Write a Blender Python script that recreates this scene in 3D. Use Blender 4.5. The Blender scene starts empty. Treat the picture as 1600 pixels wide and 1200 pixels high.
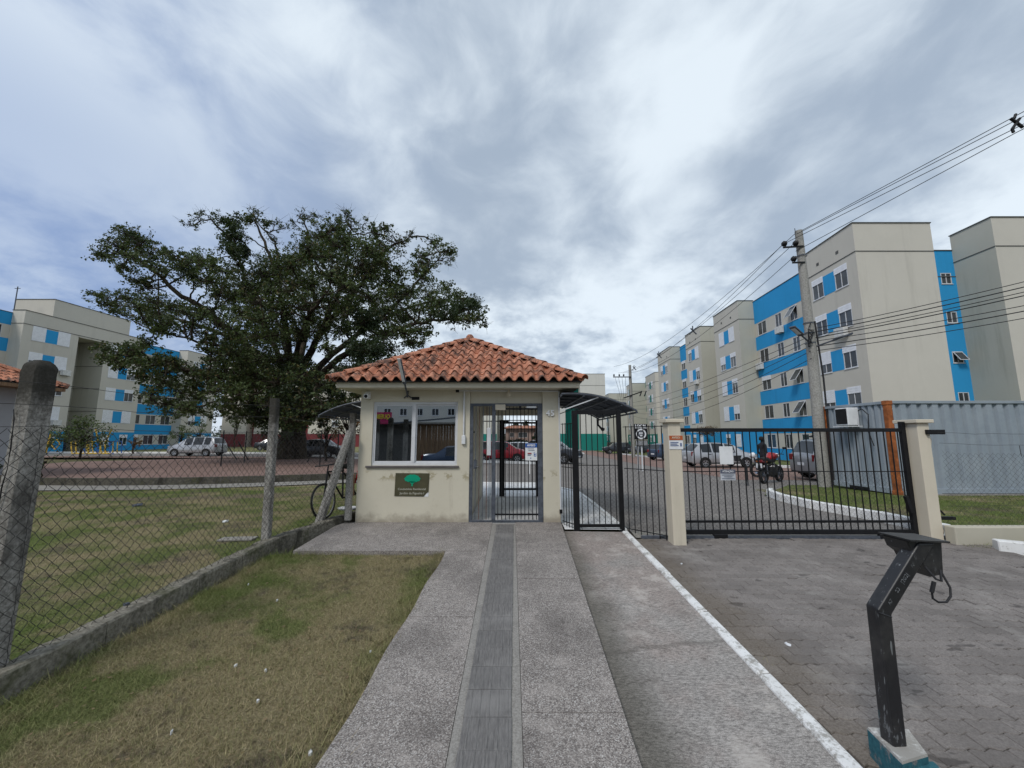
import bpy, bmesh, math, random
import numpy as np
from mathutils import Vector, Matrix, Euler

random.seed(7)
RNG = np.random.default_rng(7)
SC = bpy.context.scene
COL = SC.collection
R = math.radians

# ------------------------------------------------------------------ camera
EYE = 1.55
FPX, HOR = 625.0, 683.0
PITCH = math.atan((HOR - 600) / FPX)
CP, SP = math.cos(PITCH), math.sin(PITCH)
cam_data = bpy.data.cameras.new("camera")
cam_data.sensor_width = 36
cam_data.lens = FPX / 1600 * 36
cam_data.clip_start = 0.05
cam_data.clip_end = 3000
cam = bpy.data.objects.new("camera", cam_data)
cam.location = (0, 0, EYE)
cam.rotation_euler = (R(90) + PITCH, 0, 0)
COL.objects.link(cam)
SC.camera = cam
SC.view_settings.view_transform = 'Standard'
SC.view_settings.look = 'None'
SC.view_settings.exposure = 0.5
SC.view_settings.gamma = 1.0
SC.view_settings.use_curve_mapping = False
SC.cycles.max_bounces = 6
SC.cycles.transparent_max_bounces = 12
SC.cycles.sample_clamp_indirect = 6

# ------------------------------------------------------------------ sky
SUN_EL, SUN_AZ = R(48), R(215)          # azimuth: direction the light comes from, measured from +Y clockwise
W = bpy.data.worlds.new("World")
SC.world = W
W.use_nodes = True
wt = W.node_tree
wt.nodes.clear()
def wn(t, **k):
    n = wt.nodes.new(t)
    for a, b in k.items():
        if a in ('operation', 'sky_type', 'sun_disc', 'sun_elevation', 'sun_rotation', 'blend_type', 'data_type', 'noise_dimensions', 'interpolation_type'):
            setattr(n, a, b)
        else:
            n.inputs[int(a[1:]) if a[1:].isdigit() else a].default_value = b
    return n
def wl(a, b): wt.links.new(a, b)
tc = wn('ShaderNodeTexCoord')
sep = wn('ShaderNodeSeparateXYZ'); wl(tc.outputs['Generated'], sep.inputs[0])
zc = wn('ShaderNodeMath', operation='MAXIMUM', i1=0.0); wl(sep.outputs[2], zc.inputs[0])
za = wn('ShaderNodeMath', operation='ADD', i1=0.34); wl(zc.outputs[0], za.inputs[0])
ux = wn('ShaderNodeMath', operation='DIVIDE'); wl(sep.outputs[0], ux.inputs[0]); wl(za.outputs[0], ux.inputs[1])
uy = wn('ShaderNodeMath', operation='DIVIDE'); wl(sep.outputs[1], uy.inputs[0]); wl(za.outputs[0], uy.inputs[1])
uv = wn('ShaderNodeCombineXYZ'); wl(ux.outputs[0], uv.inputs[0]); wl(uy.outputs[0], uv.inputs[1])
def cloudnoise(sx, sy, off, scale, detail, rough, dist=0.0):
    mp = wn('ShaderNodeMapping'); wl(uv.outputs[0], mp.inputs[0])
    mp.inputs['Scale'].default_value = (sx, sy, 1)
    mp.inputs['Location'].default_value = off
    mp.inputs['Rotation'].default_value = (0, 0, R(-6))
    nz = wn('ShaderNodeTexNoise'); wl(mp.outputs[0], nz.inputs['Vector'])
    nz.inputs['Scale'].default_value = scale
    nz.inputs['Detail'].default_value = detail
    nz.inputs['Roughness'].default_value = rough
    nz.inputs['Distortion'].default_value = dist
    return nz.outputs['Fac']
def wmr(src, a, b, c, d):
    m = wn('ShaderNodeMapRange', interpolation_type='SMOOTHSTEP'); wl(src, m.inputs[0])
    for i, v in enumerate((a, b, c, d)): m.inputs[i + 1].default_value = v
    return m.outputs[0]
def wmath(op, a, b):
    m = wn('ShaderNodeMath', operation=op)
    for i, s in enumerate((a, b)):
        if isinstance(s, (int, float)): m.inputs[i].default_value = s
        else: wl(s, m.inputs[i])
    return m.outputs[0]
def wmix(f, a, b):
    m = wn('ShaderNodeMix', data_type='RGBA')
    if isinstance(f, (int, float)): m.inputs[0].default_value = f
    else: wl(f, m.inputs[0])
    for i, s in ((6, a), (7, b)):
        if isinstance(s, tuple): m.inputs[i].default_value = s
        else: wl(s, m.inputs[i])
    return m.outputs[2]
def dirnoise(off, scale, detail, rough, dist, rot):
    mp = wn('ShaderNodeMapping'); wl(tc.outputs['Generated'], mp.inputs[0])
    mp.inputs['Location'].default_value = off; mp.inputs['Rotation'].default_value = rot
    mp.inputs['Scale'].default_value = (1.0, .62, 1.5)
    nz = wn('ShaderNodeTexNoise'); wl(mp.outputs[0], nz.inputs['Vector'])
    nz.inputs['Scale'].default_value = scale; nz.inputs['Detail'].default_value = detail
    nz.inputs['Roughness'].default_value = rough; nz.inputs['Distortion'].default_value = dist
    return nz.outputs['Fac']
big = dirnoise((1.3, 5.1, 3.4), 2.3, 3.0, 0.42, 0.35, (0, R(24), 0))
streak = cloudnoise(1.0, 0.62, (7.3, 4.4, 0), 3.0, 5.0, 0.50, 0.7)
mid = wmath('ADD', wmath('MULTIPLY', dirnoise((3.1, 0.4, 7.7), 5.6, 8.0, 0.56, 0.35, (0, R(20), R(10))), 0.75), wmath('MULTIPLY', streak, 0.25))
fine = cloudnoise(1.0, 1.0, (1.3, 9.4, 0), 9.0, 6.0, 0.6, 0.2)
# the small puffs only show towards the horizon, overhead the cloud is soft
lowm = wmr(sep.outputs[2], 0.55, 0.08, 0.0, 1.0)
dens = wmath('ADD', wmath('MULTIPLY', big, 0.60), wmath('MULTIPLY', mid, 0.40))
dens = wmath('ADD', dens, wmath('MULTIPLY', wmath('MULTIPLY', wmath('SUBTRACT', fine, 0.5), 0.55), lowm))
lit = wmr(dens, 0.385, 0.60, 0.0, 1.0)
# the deck thins to the left of the view, where it is bluer
side = wmr(sep.outputs[0], -0.8, -0.05, 1.0, 0.0)
S = 10.0
def C3(r, g, b, s=S): return (r * s, g * s, b * s, 1)
hazeblue = C3(0.195, 0.272, 0.445)
darkcl = C3(0.285, 0.345, 0.425)
lightcl = C3(0.60, 0.665, 0.72)
lit = wmath('MULTIPLY', lit, wmath('SUBTRACT', 1.0, wmath('MULTIPLY', side, wmr(sep.outputs[2], 0.72, 0.45, 0.0, 0.62))))
shade = wmix(side, darkcl, hazeblue)
cl = wmix(lit, shade, lightcl)
horiz = wmr(sep.outputs[2], 0.24, 0.0, 0.0, 0.6)
cl = wmix(horiz, cl, C3(0.56, 0.625, 0.70))
below = wmr(sep.outputs[2], 0.0, -0.05, 0.0, 1.0)
cl = wmix(below, cl, C3(0.25, 0.26, 0.25))
sky = wn('ShaderNodeTexSky', sky_type='NISHITA', sun_disc=False)
sky.sun_elevation = SUN_EL
sky.sun_rotation = SUN_AZ
fin = wmix(0.92, sky.outputs[0], cl)
bg = wn('ShaderNodeBackground'); bg.inputs['Strength'].default_value = 0.1
wl(fin, bg.inputs['Color'])
wo = wn('ShaderNodeOutputWorld'); wl(bg.outputs[0], wo.inputs[0])

# ------------------------------------------------------------------ sun behind cloud
sd = bpy.data.lights.new("sun", 'SUN')
sd.energy = 1.3
sd.angle = R(14)
sd.color = (1.0, 0.965, 0.91)
sun = bpy.data.objects.new("sun", sd)
dvec = Vector((math.sin(SUN_AZ) * math.cos(SUN_EL), math.cos(SUN_AZ) * math.cos(SUN_EL), math.sin(SUN_EL)))
sun.rotation_euler = dvec.to_track_quat('Z', 'Y').to_euler()
sun.location = (0, 0, 60)
COL.objects.link(sun)

# ------------------------------------------------------------------ pixel rays and terrain
def ray(u, v):
    a = (u - 800) / FPX; b = (600 - v) / FPX
    return a, CP - SP * b, SP + CP * b
def PY(u, v, Y):
    r = ray(u, v); t = Y / r[1]
    return Vector((r[0] * t, Y, EYE + r[2] * t))
def PZ(u, v, z):
    r = ray(u, v); t = (z - EYE) / r[2]
    return Vector((r[0] * t, r[1] * t, z))
def sm(x, a, b):
    t = max(0.0, min(1.0, (x - a) / (b - a)))
    return t * t * (3 - 2 * t)
def G(x, y):
    """height of the terrain"""
    if y < 7.4: return -.041 * (7.4 - max(y, -8))
    return -.018 * (min(y, 75) - 7.4) * sm(y, 7.4, 16) * (.15 + .85 * sm(x, -9, 6))
def FX(y): return 20.77 + .058 * y      # line of the right-hand fronts
def FL(y): return -52.2 + .058 * y      # line of the left-hand fronts

# ------------------------------------------------------------------ object helpers
def tag(o, label=None, cat=None, group=None, kind=None):
    if label: o['label'] = label
    if cat: o['category'] = cat
    if group: o['group'] = group
    if kind: o['kind'] = kind
    return o
def thing(name, loc, label, cat, group=None, rz=0.0):
    o = bpy.data.objects.new(name, None)
    o.empty_display_size = 0.2
    o.location = loc; o.rotation_euler = (0, 0, rz)
    COL.objects.link(o)
    return tag(o, label, cat, group)
def attach(o, parent, keep=True):
    """parent o; keep=True: o was authored in world coordinates"""
    if parent is not None:
        o.parent = parent
        if keep:
            m = Matrix.Identity(4); p = parent
            while p is not None:
                m = p.matrix_parent_inverse @ p.matrix_basis @ m
                p = p.parent
            o.matrix_parent_inverse = m.inverted()
def copy_tree(o, parent=None, **kw):
    c = o.copy(); COL.objects.link(c)
    if parent is not None: c.parent = parent
    for ch in list(o.children): copy_tree(ch, c)
    for k, v in kw.items(): c[k] = v
    return c

class MB:
    """collects faces, then links them as one mesh object"""
    def __init__(s): s.v = []; s.f = []; s.m = []
    def add(s, vs, fs, mi=0):
        b = len(s.v); s.v += [tuple(v) for v in vs]
        s.f += [tuple(i + b for i in f) for f in fs]; s.m += [mi] * len(fs)
        return s
    def box(s, a, b, mi=0, M=None):
        x0, y0, z0 = a; x1, y1, z1 = b
        vs = [(x0,y0,z0),(x1,y0,z0),(x1,y1,z0),(x0,y1,z0),(x0,y0,z1),(x1,y0,z1),(x1,y1,z1),(x0,y1,z1)]
        if M: vs = [M @ Vector(v) for v in vs]
        return s.add(vs, [(0,3,2,1),(4,5,6,7),(0,1,5,4),(1,2,6,5),(2,3,7,6),(3,0,4,7)], mi)
    def cbox(s, c, sz, mi=0, M=None):
        return s.box([c[i]-sz[i]/2 for i in range(3)], [c[i]+sz[i]/2 for i in range(3)], mi, M)
    def quad(s, a, b, c, d, mi=0): return s.add([a,b,c,d], [(0,1,2,3)], mi)
    def bar(s, p, q, w, h=None, mi=0, up=(0,0,1)):
        """square bar from p to q"""
        h = w if h is None else h
        p = Vector(p); q = Vector(q); d = (q-p).normalized(); u = Vector(up)
        if abs(d.dot(u)) > .98: u = Vector((0,1,0))
        a = d.cross(u).normalized()*w/2; b = a.cross(d).normalized()*h/2
        vs = [p-a-b,p+a-b,p+a+b,p-a+b,q-a-b,q+a-b,q+a+b,q-a+b]
        return s.add(vs, [(0,3,2,1),(4,5,6,7),(0,1,5,4),(1,2,6,5),(2,3,7,6),(3,0,4,7)], mi)
    def tube(s, pts, r, n=6, mi=0, caps=True):
        pts = [Vector(p) for p in pts]; k = len(pts)
        rs = list(r) if isinstance(r, (list, tuple)) else [r]*k
        prev = None; vs = []
        for i, p in enumerate(pts):
            d = (pts[min(i+1,k-1)] - pts[max(i-1,0)])
            d = d.normalized() if d.length > 1e-9 else Vector((0,0,1))
            if prev is None:
                u = Vector((0,0,1)) if abs(d.z) < .9 else Vector((1,0,0))
                a = d.cross(u).normalized()
            else:
                a = (prev - d*prev.dot(d))
                a = a.normalized() if a.length > 1e-6 else d.orthogonal().normalized()
            prev = a; b = d.cross(a)
            for j in range(n):
                t = 2*math.pi*j/n
                vs.append(p + a*(math.cos(t)*rs[i]) + b*(math.sin(t)*rs[i]))
        fs = [(i*n+j, i*n+(j+1)%n, (i+1)*n+(j+1)%n, (i+1)*n+j) for i in range(k-1) for j in range(n)]
        if caps: fs += [tuple(range(n))[::-1], tuple((k-1)*n+j for j in range(n))]
        return s.add(vs, fs, mi)
    def lathe(s, prof, c=(0,0,0), axis='z', n=16, mi=0):
        """prof: (radius, height) list, revolved"""
        vs = []
        for r, h in prof:
            for j in range(n):
                t = 2*math.pi*j/n; a, b = math.cos(t)*r, math.sin(t)*r
                v = (a,b,h) if axis=='z' else ((h,a,b) if axis=='x' else (b,h,a))
                vs.append((v[0]+c[0], v[1]+c[1], v[2]+c[2]))
        k = len(prof)
        fs = [(i*n+j, i*n+(j+1)%n, (i+1)*n+(j+1)%n, (i+1)*n+j) for i in range(k-1) for j in range(n)]
        return s.add(vs, fs, mi)
    def prism(s, poly, z0, z1, mi=0, M=None):
        """2D polygon (ccw) extruded in z, then transformed"""
        n = len(poly)
        vs = [(x,y,z0) for x,y in poly] + [(x,y,z1) for x,y in poly]
        if M: vs = [M @ Vector(v) for v in vs]
        fs = [tuple(range(n))[::-1], tuple(range(n,2*n))] + [(i,(i+1)%n,n+(i+1)%n,n+i) for i in range(n)]
        return s.add(vs, fs, mi)
    def mesh(s, name, mats):
        me = bpy.data.meshes.new(name)
        me.from_pydata(s.v, [], s.f)
        for m in (mats if isinstance(mats, (list, tuple)) else [mats]): me.materials.append(m)
        if any(s.m): me.polygons.foreach_set('material_index', s.m)
        me.update()
        return me
    def build(s, name, mats, parent=None, smooth=False, bevel=0, kind=None, fix=True, keep=True, seg=1, label=None):
        me = s.mesh(name, mats)
        if fix:
            bm = bmesh.new(); bm.from_mesh(me)
            bmesh.ops.recalc_face_normals(bm, faces=bm.faces); bm.to_mesh(me); bm.free()
        if smooth:
            me.polygons.foreach_set('use_smooth', [True]*len(me.polygons))
            if smooth != 'all':
                try: me.set_sharp_from_angle(angle=R(38))
                except Exception: pass
        o = bpy.data.objects.new(name, me); COL.objects.link(o)
        attach(o, parent, keep)
        if bevel:
            bv = o.modifiers.new('bevel', 'BEVEL'); bv.width = bevel; bv.segments = seg
            bv.limit_method = 'ANGLE'; bv.angle_limit = R(35)
        if kind: o['kind'] = kind
        if label: o['label'] = label
        return o
def linkmesh(name, me, parent, loc=(0,0,0), rot=(0,0,0), keep=False):
    o = bpy.data.objects.new(name, me); COL.objects.link(o)
    o.location = loc; o.rotation_euler = rot
    if parent is not None: attach(o, parent, keep)
    return o
def text_mesh(name, body, size, mat, parent=None, loc=(0,0,0), rot=(R(90),0,0), ext=.001, bold=0.0, align='CENTER', keep=True, width=None):
    cu = bpy.data.curves.new(name, 'FONT'); cu.body = body; cu.size = size
    cu.extrude = ext; cu.offset = bold; cu.align_x = align; cu.align_y = 'CENTER'; cu.resolution_u = 2
    t = bpy.data.objects.new(name, cu); COL.objects.link(t)
    dg = bpy.context.evaluated_depsgraph_get(); dg.update()
    me = bpy.data.meshes.new_from_object(t.evaluated_get(dg))
    bpy.data.objects.remove(t); bpy.data.curves.remove(cu)
    me.name = name; me.materials.clear(); me.materials.append(mat)
    if width and len(me.vertices):
        xs = [v.co.x for v in me.vertices]; w = max(xs)-min(xs)
        me.transform(Matrix.Diagonal((width/w, 1, 1, 1)))
    o = bpy.data.objects.new(name, me); COL.objects.link(o)
    o.location = loc; o.rotation_euler = rot
    attach(o, parent, keep)
    return o
def fast_mesh(name, verts, faces_n, mat, smooth=False):
    """verts: (N*k,3) array of N separate faces with k corners"""
    me = bpy.data.meshes.new(name)
    n = len(verts)//faces_n
    me.vertices.add(len(verts)); me.vertices.foreach_set('co', np.asarray(verts, dtype=np.float32).ravel())
    me.loops.add(len(verts)); me.loops.foreach_set('vertex_index', np.arange(len(verts), dtype=np.int32))
    me.polygons.add(n); me.polygons.foreach_set('loop_start', np.arange(0, len(verts), faces_n, dtype=np.int32))
    try: me.polygons.foreach_set('loop_total', np.full(n, faces_n, dtype=np.int32))
    except Exception: pass
    me.materials.append(mat); me.update(calc_edges=True)
    return me

def sheet(name, poly, dz, mat, parent=None, step=1.0, skirt=0.0, kind='structure', seed=None, wob=0.0, build=True):
    """a piece of ground that follows the terrain; skirt gives it an edge that goes down"""
    bm = bmesh.new()
    vs = [bm.verts.new((x, y, 0)) for x, y in poly]
    bm.faces.new(vs)
    bmesh.ops.triangulate(bm, faces=bm.faces[:])
    xs = [p[0] for p in poly]; ys = [p[1] for p in poly]
    def cuts(a, b, st):
        r = []; t = math.floor(a/st)*st
        while t < b:
            if t > a: r.append(t)
            t += st
        return r
    for x in cuts(min(xs), max(xs), step):
        bmesh.ops.bisect_plane(bm, geom=bm.verts[:]+bm.edges[:]+bm.faces[:], plane_co=(x,0,0), plane_no=(1,0,0), dist=1e-5)
    yc = cuts(min(ys), max(ys), step)
    if min(ys) < 7.4 < max(ys): yc.append(7.4)
    for y in yc:
        bmesh.ops.bisect_plane(bm, geom=bm.verts[:]+bm.edges[:]+bm.faces[:], plane_co=(0,y,0), plane_no=(0,1,0), dist=1e-5)
    bmesh.ops.remove_doubles(bm, verts=bm.verts[:], dist=1e-5)
    for v in bm.verts: v.co.z = G(v.co.x, v.co.y) + dz + (wob*(math.sin(v.co.x*2.1+v.co.y*1.3)+math.sin(v.co.x*.7-v.co.y*1.9)) if wob else 0)
    if skirt:
        be = [e for e in bm.edges if len(e.link_faces) == 1]
        r = bmesh.ops.extrude_edge_only(bm, edges=be)
        for e in r['geom']:
            if isinstance(e, bmesh.types.BMVert): e.co.z -= skirt
    bmesh.ops.recalc_face_normals(bm, faces=bm.faces[:])
    up = sum(f.normal.z*f.calc_area() for f in bm.faces)
    if up < 0: bmesh.ops.reverse_faces(bm, faces=bm.faces[:])
    me = bpy.data.meshes.new(name); bm.to_mesh(me); bm.free()
    me.materials.append(mat)
    o = bpy.data.objects.new(name, me); COL.objects.link(o)
    attach(o, parent, True)
    if kind: o['kind'] = kind
    return o

# ------------------------------------------------------------------ materials
class NT:
    def __init__(s, name):
        s.m = bpy.data.materials.new(name); s.m.use_nodes = True
        s.t = s.m.node_tree; s.t.nodes.clear()
        s.out = s.n('ShaderNodeOutputMaterial'); s.b = s.n('ShaderNodeBsdfPrincipled')
        s.l(s.b.outputs[0], s.out.inputs[0])
        g = s.n('ShaderNodeNewGeometry'); s.pos = g.outputs['Position']; s.geo = g
        t = s.n('ShaderNodeTexCoord'); s.obj = t.outputs['Object']
    def n(s, t): return s.t.nodes.new(t)
    def l(s, a, b): s.t.links.new(a, b)
    def put(s, inp, v):
        if hasattr(v, 'is_output') or isinstance(v, bpy.types.NodeSocket): s.l(v, inp)
        elif isinstance(v, (tuple, list)) and len(v) == 3 and inp.type == 'RGBA': inp.default_value = (*v, 1)
        else: inp.default_value = v
    def mp(s, vec, scale=(1,1,1), rot=(0,0,0), loc=(0,0,0)):
        m = s.n('ShaderNodeMapping'); s.l(vec, m.inputs[0])
        m.inputs['Scale'].default_value = scale; m.inputs['Rotation'].default_value = rot; m.inputs['Location'].default_value = loc
        return m.outputs[0]
    def noise(s, scale, detail=4, rough=.55, vec=None, dist=0, sc3=None, out='Fac'):
        v = s.pos if vec is None else vec
        if sc3: v = s.mp(v, sc3)
        n = s.n('ShaderNodeTexNoise'); s.l(v, n.inputs['Vector'])
        n.inputs['Scale'].default_value = scale; n.inputs['Detail'].default_value = detail
        n.inputs['Roughness'].default_value = rough; n.inputs['Distortion'].default_value = dist
        return n.outputs[out]
    def voro(s, scale, feature='F1', vec=None, out='Distance'):
        n = s.n('ShaderNodeTexVoronoi'); n.feature = feature
        s.l(s.pos if vec is None else vec, n.inputs['Vector']); n.inputs['Scale'].default_value = scale
        return n.outputs[out]
    def ramp(s, f, a, b, lo=0., hi=1., smooth=True):
        m = s.n('ShaderNodeMapRange'); m.interpolation_type = 'SMOOTHSTEP' if smooth else 'LINEAR'
        s.l(f, m.inputs[0])
        for i, v in enumerate((a, b, lo, hi)): m.inputs[i+1].default_value = v
        return m.outputs[0]
    def mix(s, f, a, b, mode='MIX'):
        m = s.n('ShaderNodeMix'); m.data_type = 'RGBA'; m.blend_type = mode
        s.put(m.inputs[0], f); s.put(m.inputs[6], a); s.put(m.inputs[7], b)
        return m.outputs[2]
    def math(s, op, a, b=0.0):
        m = s.n('ShaderNodeMath'); m.operation = op
        s.put(m.inputs[0], a); s.put(m.inputs[1], b)
        return m.outputs[0]
    def bump(s, h, strength=.3, dist=.01, prev=None):
        b = s.n('ShaderNodeBump'); b.inputs['Strength'].default_value = strength; b.inputs['Distance'].default_value = dist
        s.l(h, b.inputs['Height'])
        if prev is not None: s.l(prev, b.inputs['Normal'])
        return b.outputs[0]
    def fin(s, col, rough=.8, normal=None, metal=0., spec=.3, **k):
        s.put(s.b.inputs['Base Color'], col); s.put(s.b.inputs['Roughness'], rough)
        s.b.inputs['Metallic'].default_value = metal
        s.b.inputs['Specular IOR Level'].default_value = spec
        if normal is not None: s.l(normal, s.b.inputs['Normal'])
        for a, b in k.items(): s.put(s.b.inputs[a.replace('_', ' ')], b)
        return s.m
def plain(name, col, rough=.6, var=.12, scale=6, metal=0., spec=.3, bump=0., bscale=60, **k):
    t = NT(name)
    f = t.noise(scale, 5, .6, vec=t.obj)
    dark = tuple(c*(1-var*1.6) for c in col); lite = tuple(min(1, c*(1+var)) for c in col)
    c = t.mix(t.ramp(f, .3, .7), dark, lite)
    nm = t.bump(t.noise(bscale, 4, .6, vec=t.obj), bump, .004) if bump else None
    return t.fin(c, rough, nm, metal, spec, **k)
def wallpaint(name, col, dirt=.35, dcol=None, streak=True, rough=.9, vs=1.0):
    """rendered, painted wall: blotches, vertical runs under edges, slight roughness"""
    t = NT(name)
    dcol = dcol or tuple(c*.55 for c in col)
    a = t.noise(.55*vs, 6, .6)
    b = t.noise(3.2*vs, 5, .65)
    c = t.mix(t.ramp(a, .35, .68, 0, .45), col, tuple(x*.88 for x in col))
    c = t.mix(t.ramp(b, .45, .75, 0, .25), c, tuple(min(1, x*1.08) for x in col))
    if streak:
        st = t.noise(3.0*vs, 6, .7, sc3=(1, 1, .06))
        st2 = t.noise(.35*vs, 3, .5)
        f = t.math('MULTIPLY', t.ramp(st, .50, .70), t.ramp(st2, .40, .62))
        c = t.mix(t.math('MULTIPLY', f, dirt*.7), c, dcol)
    n1 = t.bump(t.noise(140, 3, .6), .12, .003)
    return t.fin(c, rough, n1, 0, .15)
MT = {}
def m_booth():
    t = NT('cream_booth_render')
    sx = t.n('ShaderNodeSeparateXYZ'); t.l(t.pos, sx.inputs[0]); Z = sx.outputs[2]
    a = t.noise(1.1, 6, .62); b = t.noise(7, 6, .7); f = t.noise(40, 4, .7)
    c = t.mix(t.ramp(a, .35, .68, 0, .55), (.60, .56, .455), (.53, .49, .39))
    c = t.mix(t.ramp(b, .56, .72, 0, .3), c, (.44, .39, .29))
    st = t.math('MULTIPLY', t.ramp(t.noise(6, 6, .7, sc3=(1, 1, .05)), .55, .72), t.ramp(a, .4, .6))
    c = t.mix(t.math('MULTIPLY', st, .35), c, (.33, .29, .22))
    # splashed dirt low on the wall
    hh = t.math('SUBTRACT', Z, t.math('MULTIPLY', t.noise(5, 6, .7), .5))
    c = t.mix(t.ramp(hh, -.02, -.22, 0, .75), c, t.mix(f, (.20, .165, .12), (.34, .30, .24)))
    # brown blotches in a row below the window sill
    band = t.math('MULTIPLY', t.ramp(t.math('ABSOLUTE', t.math('SUBTRACT', Z, .86)), .13, .02), t.ramp(t.noise(5.5, 4, .6, vec=t.mp(t.pos, loc=(1.3, 0, .4))), .54, .63))
    c = t.mix(t.math('MULTIPLY', band, .65), c, (.27, .225, .12))
    c = t.mix(t.ramp(t.noise(90, 2, .5), .74, .80, 0, .5), c, (.22, .19, .15))
    n = t.bump(t.noise(130, 3, .6), .15, .003); n = t.bump(b, .12, .01, n)
    return t.fin(c, .88, n, 0, .15)
MT['cream'] = m_booth()
MT['cream2'] = wallpaint('pale_post_paint', (.62, .56, .45), .6, (.34, .30, .24), vs=2)
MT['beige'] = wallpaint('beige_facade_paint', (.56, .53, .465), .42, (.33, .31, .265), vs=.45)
MT['beige2'] = wallpaint('dull_and_shaded_facade_paint', (.46, .45, .385), .6, (.24, .24, .195), vs=.45)  # beige darkened, shade of return walls put into the colour; also the far block
MT['white_wall'] = wallpaint('off_white_facade_paint', (.60, .59, .54), .4, (.33, .33, .3), vs=.4)
MT['blue'] = wallpaint('blue_facade_paint', (.035, .31, .62), .5, (.03, .17, .35), vs=.6)
MT['green'] = wallpaint('green_facade_paint', (.02, .20, .165), .3, (.02, .1, .08), vs=.6)
MT['maroon'] = wallpaint('maroon_facade_paint', (.19, .045, .05), .3, (.1, .03, .03), vs=.6)
MT['navy'] = plain('navy_shutter_paint', (.03, .05, .12), .5)
MT['alu'] = plain('white_aluminium', (.62, .63, .65), .38, .05, spec=.5)
MT['white'] = plain('white_plastic', (.72, .73, .74), .5, .05)
MT['shutter'] = plain('white_roller_shutter', (.80, .81, .84), .5, .05, 3)
MT['trim'] = plain('dark_joint', (.10, .10, .095), .8)
MT['black'] = plain('black_enamel', (.008, .008, .0095), .5, .2, 8, spec=.28, bump=.05)
MT['steel'] = plain('grey_blue_steel_paint', (.078, .088, .108), .5, .22, 12, spec=.4)
MT['rubber'] = plain('rubber', (.018, .018, .018), .85)
MT['cable'] = plain('cable_sheath', (.02, .02, .022), .6)
MT['wire'] = plain('weathered_wire', (.055, .052, .05), .6, .3, 20, metal=.2)
MT['chrome'] = plain('alloy', (.42, .43, .45), .3, .1, metal=.8)
MT['red'] = plain('red_gloss', (.32, .01, .012), .3, .1, spec=.5)
MT['orange'] = plain('orange_container_paint', (.34, .105, .03), .6, .25, 5)
MT['yellow'] = plain('yellow_paint', (.62, .40, .05), .5)
MT['bluepaint'] = plain('play_blue_paint', (.03, .12, .40), .5)
MT['skin'] = plain('skin', (.32, .19, .13), .6)
MT['cloth'] = plain('dark_cloth', (.02, .021, .026), .9)
MT['hair'] = plain('dark_hair', (.012, .01, .009), .7)

def m_glass(name, base=(.02, .025, .03), rough=.06, var=.5):
    t = NT(name)
    c = t.mix(t.ramp(t.noise(.6, 2, .5), .35, .65), tuple(x*(1-var) for x in base), tuple(x*(1+var) for x in base))
    return t.fin(c, rough, None, 0, .6)
MT['pane'] = m_glass('window_pane', (.045, .05, .055))
MT['carglass'] = m_glass('car_glass', (.015, .018, .02), .05)
def m_tinted():
    t = NT('tinted_booth_glass')
    t.t.nodes.remove(t.b)
    tr = t.n('ShaderNodeBsdfTransparent'); tr.inputs[0].default_value = (.30, .33, .34, 1)
    gl = t.n('ShaderNodeBsdfGlossy'); gl.inputs['Roughness'].default_value = .015; gl.inputs[0].default_value = (.9, .94, .98, 1)
    mx = t.n('ShaderNodeMixShader'); mx.inputs[0].default_value = .58
    t.l(tr.outputs[0], mx.inputs[1]); t.l(gl.outputs[0], mx.inputs[2]); t.l(mx.outputs[0], t.out.inputs[0])
    return t.m
MT['tinted'] = m_tinted()

def lawn_colour(t):
    """straw, green and bare soil patches laid out by place"""
    a = t.noise(.55, 5, .6, out='Fac'); b = t.noise(2.6, 5, .65); c = t.noise(9, 4, .7); f = t.noise(55, 4, .7)
    straw = t.mix(t.ramp(f, .3, .7), (.195, .158, .088), (.44, .37, .22))
    green = t.mix(t.ramp(f, .3, .7), (.072, .105, .026), (.175, .225, .060))
    soil = t.mix(t.ramp(f, .3, .7), (.095, .075, .055), (.18, .15, .115))
    # greener beside walls and kerbs and in the fenced lawn, where it is cut less
    sx = t.n('ShaderNodeSeparateXYZ'); t.l(t.pos, sx.inputs[0])
    X, Y = sx.outputs[0], sx.outputs[1]
    inner = t.ramp(X, -3.3, -3.8, 0, .12)
    edge = t.ramp(t.math('ABSOLUTE', t.math('ADD', X, 3.2)), 1.0, .1, 0, .14)
    edge2 = t.ramp(t.math('ABSOLUTE', t.math('ADD', X, 1.05)), .35, .02, 0, .15)
    right = t.ramp(X, 4.0, 6.0, 0, .24)
    g = t.math('ADD', t.math('ADD', a, t.math('MULTIPLY', b, .35)), t.math('ADD', t.math('ADD', inner, edge), t.math('ADD', edge2, right)))
    col = t.mix(t.ramp(g, .70, .94), straw, green)
    s = t.math('ADD', t.math('MULTIPLY', t.noise(.9, 4, .6, vec=t.mp(t.pos, loc=(5, 3, 0))), .6), t.math('MULTIPLY', c, .4))
    col = t.mix(t.ramp(s, .51, .62, 0, .85), col, soil)
    trail = t.math('ABSOLUTE', t.math('SUBTRACT', Y, t.math('ADD', t.math('MULTIPLY', X, .22), t.math('ADD', 11.9, t.math('MULTIPLY', t.noise(.8, 4, .6), 1.4)))))
    col = t.mix(t.math('MULTIPLY', t.ramp(trail, .7, .15, 0, .9), t.ramp(X, -3.3, -3.8, 0, 1)), col, t.mix(f, (.16, .125, .09), (.30, .24, .18)))
    lush = t.noise(1.0, 5, .6, vec=t.mp(t.pos, loc=(7.7, 1.2, 0)))
    col = t.mix(t.ramp(t.math('ADD', lush, t.ramp(X, -1.6, -2.9, -.04, .07)), .56, .66, 0, .75), col, green)
    return col
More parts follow.
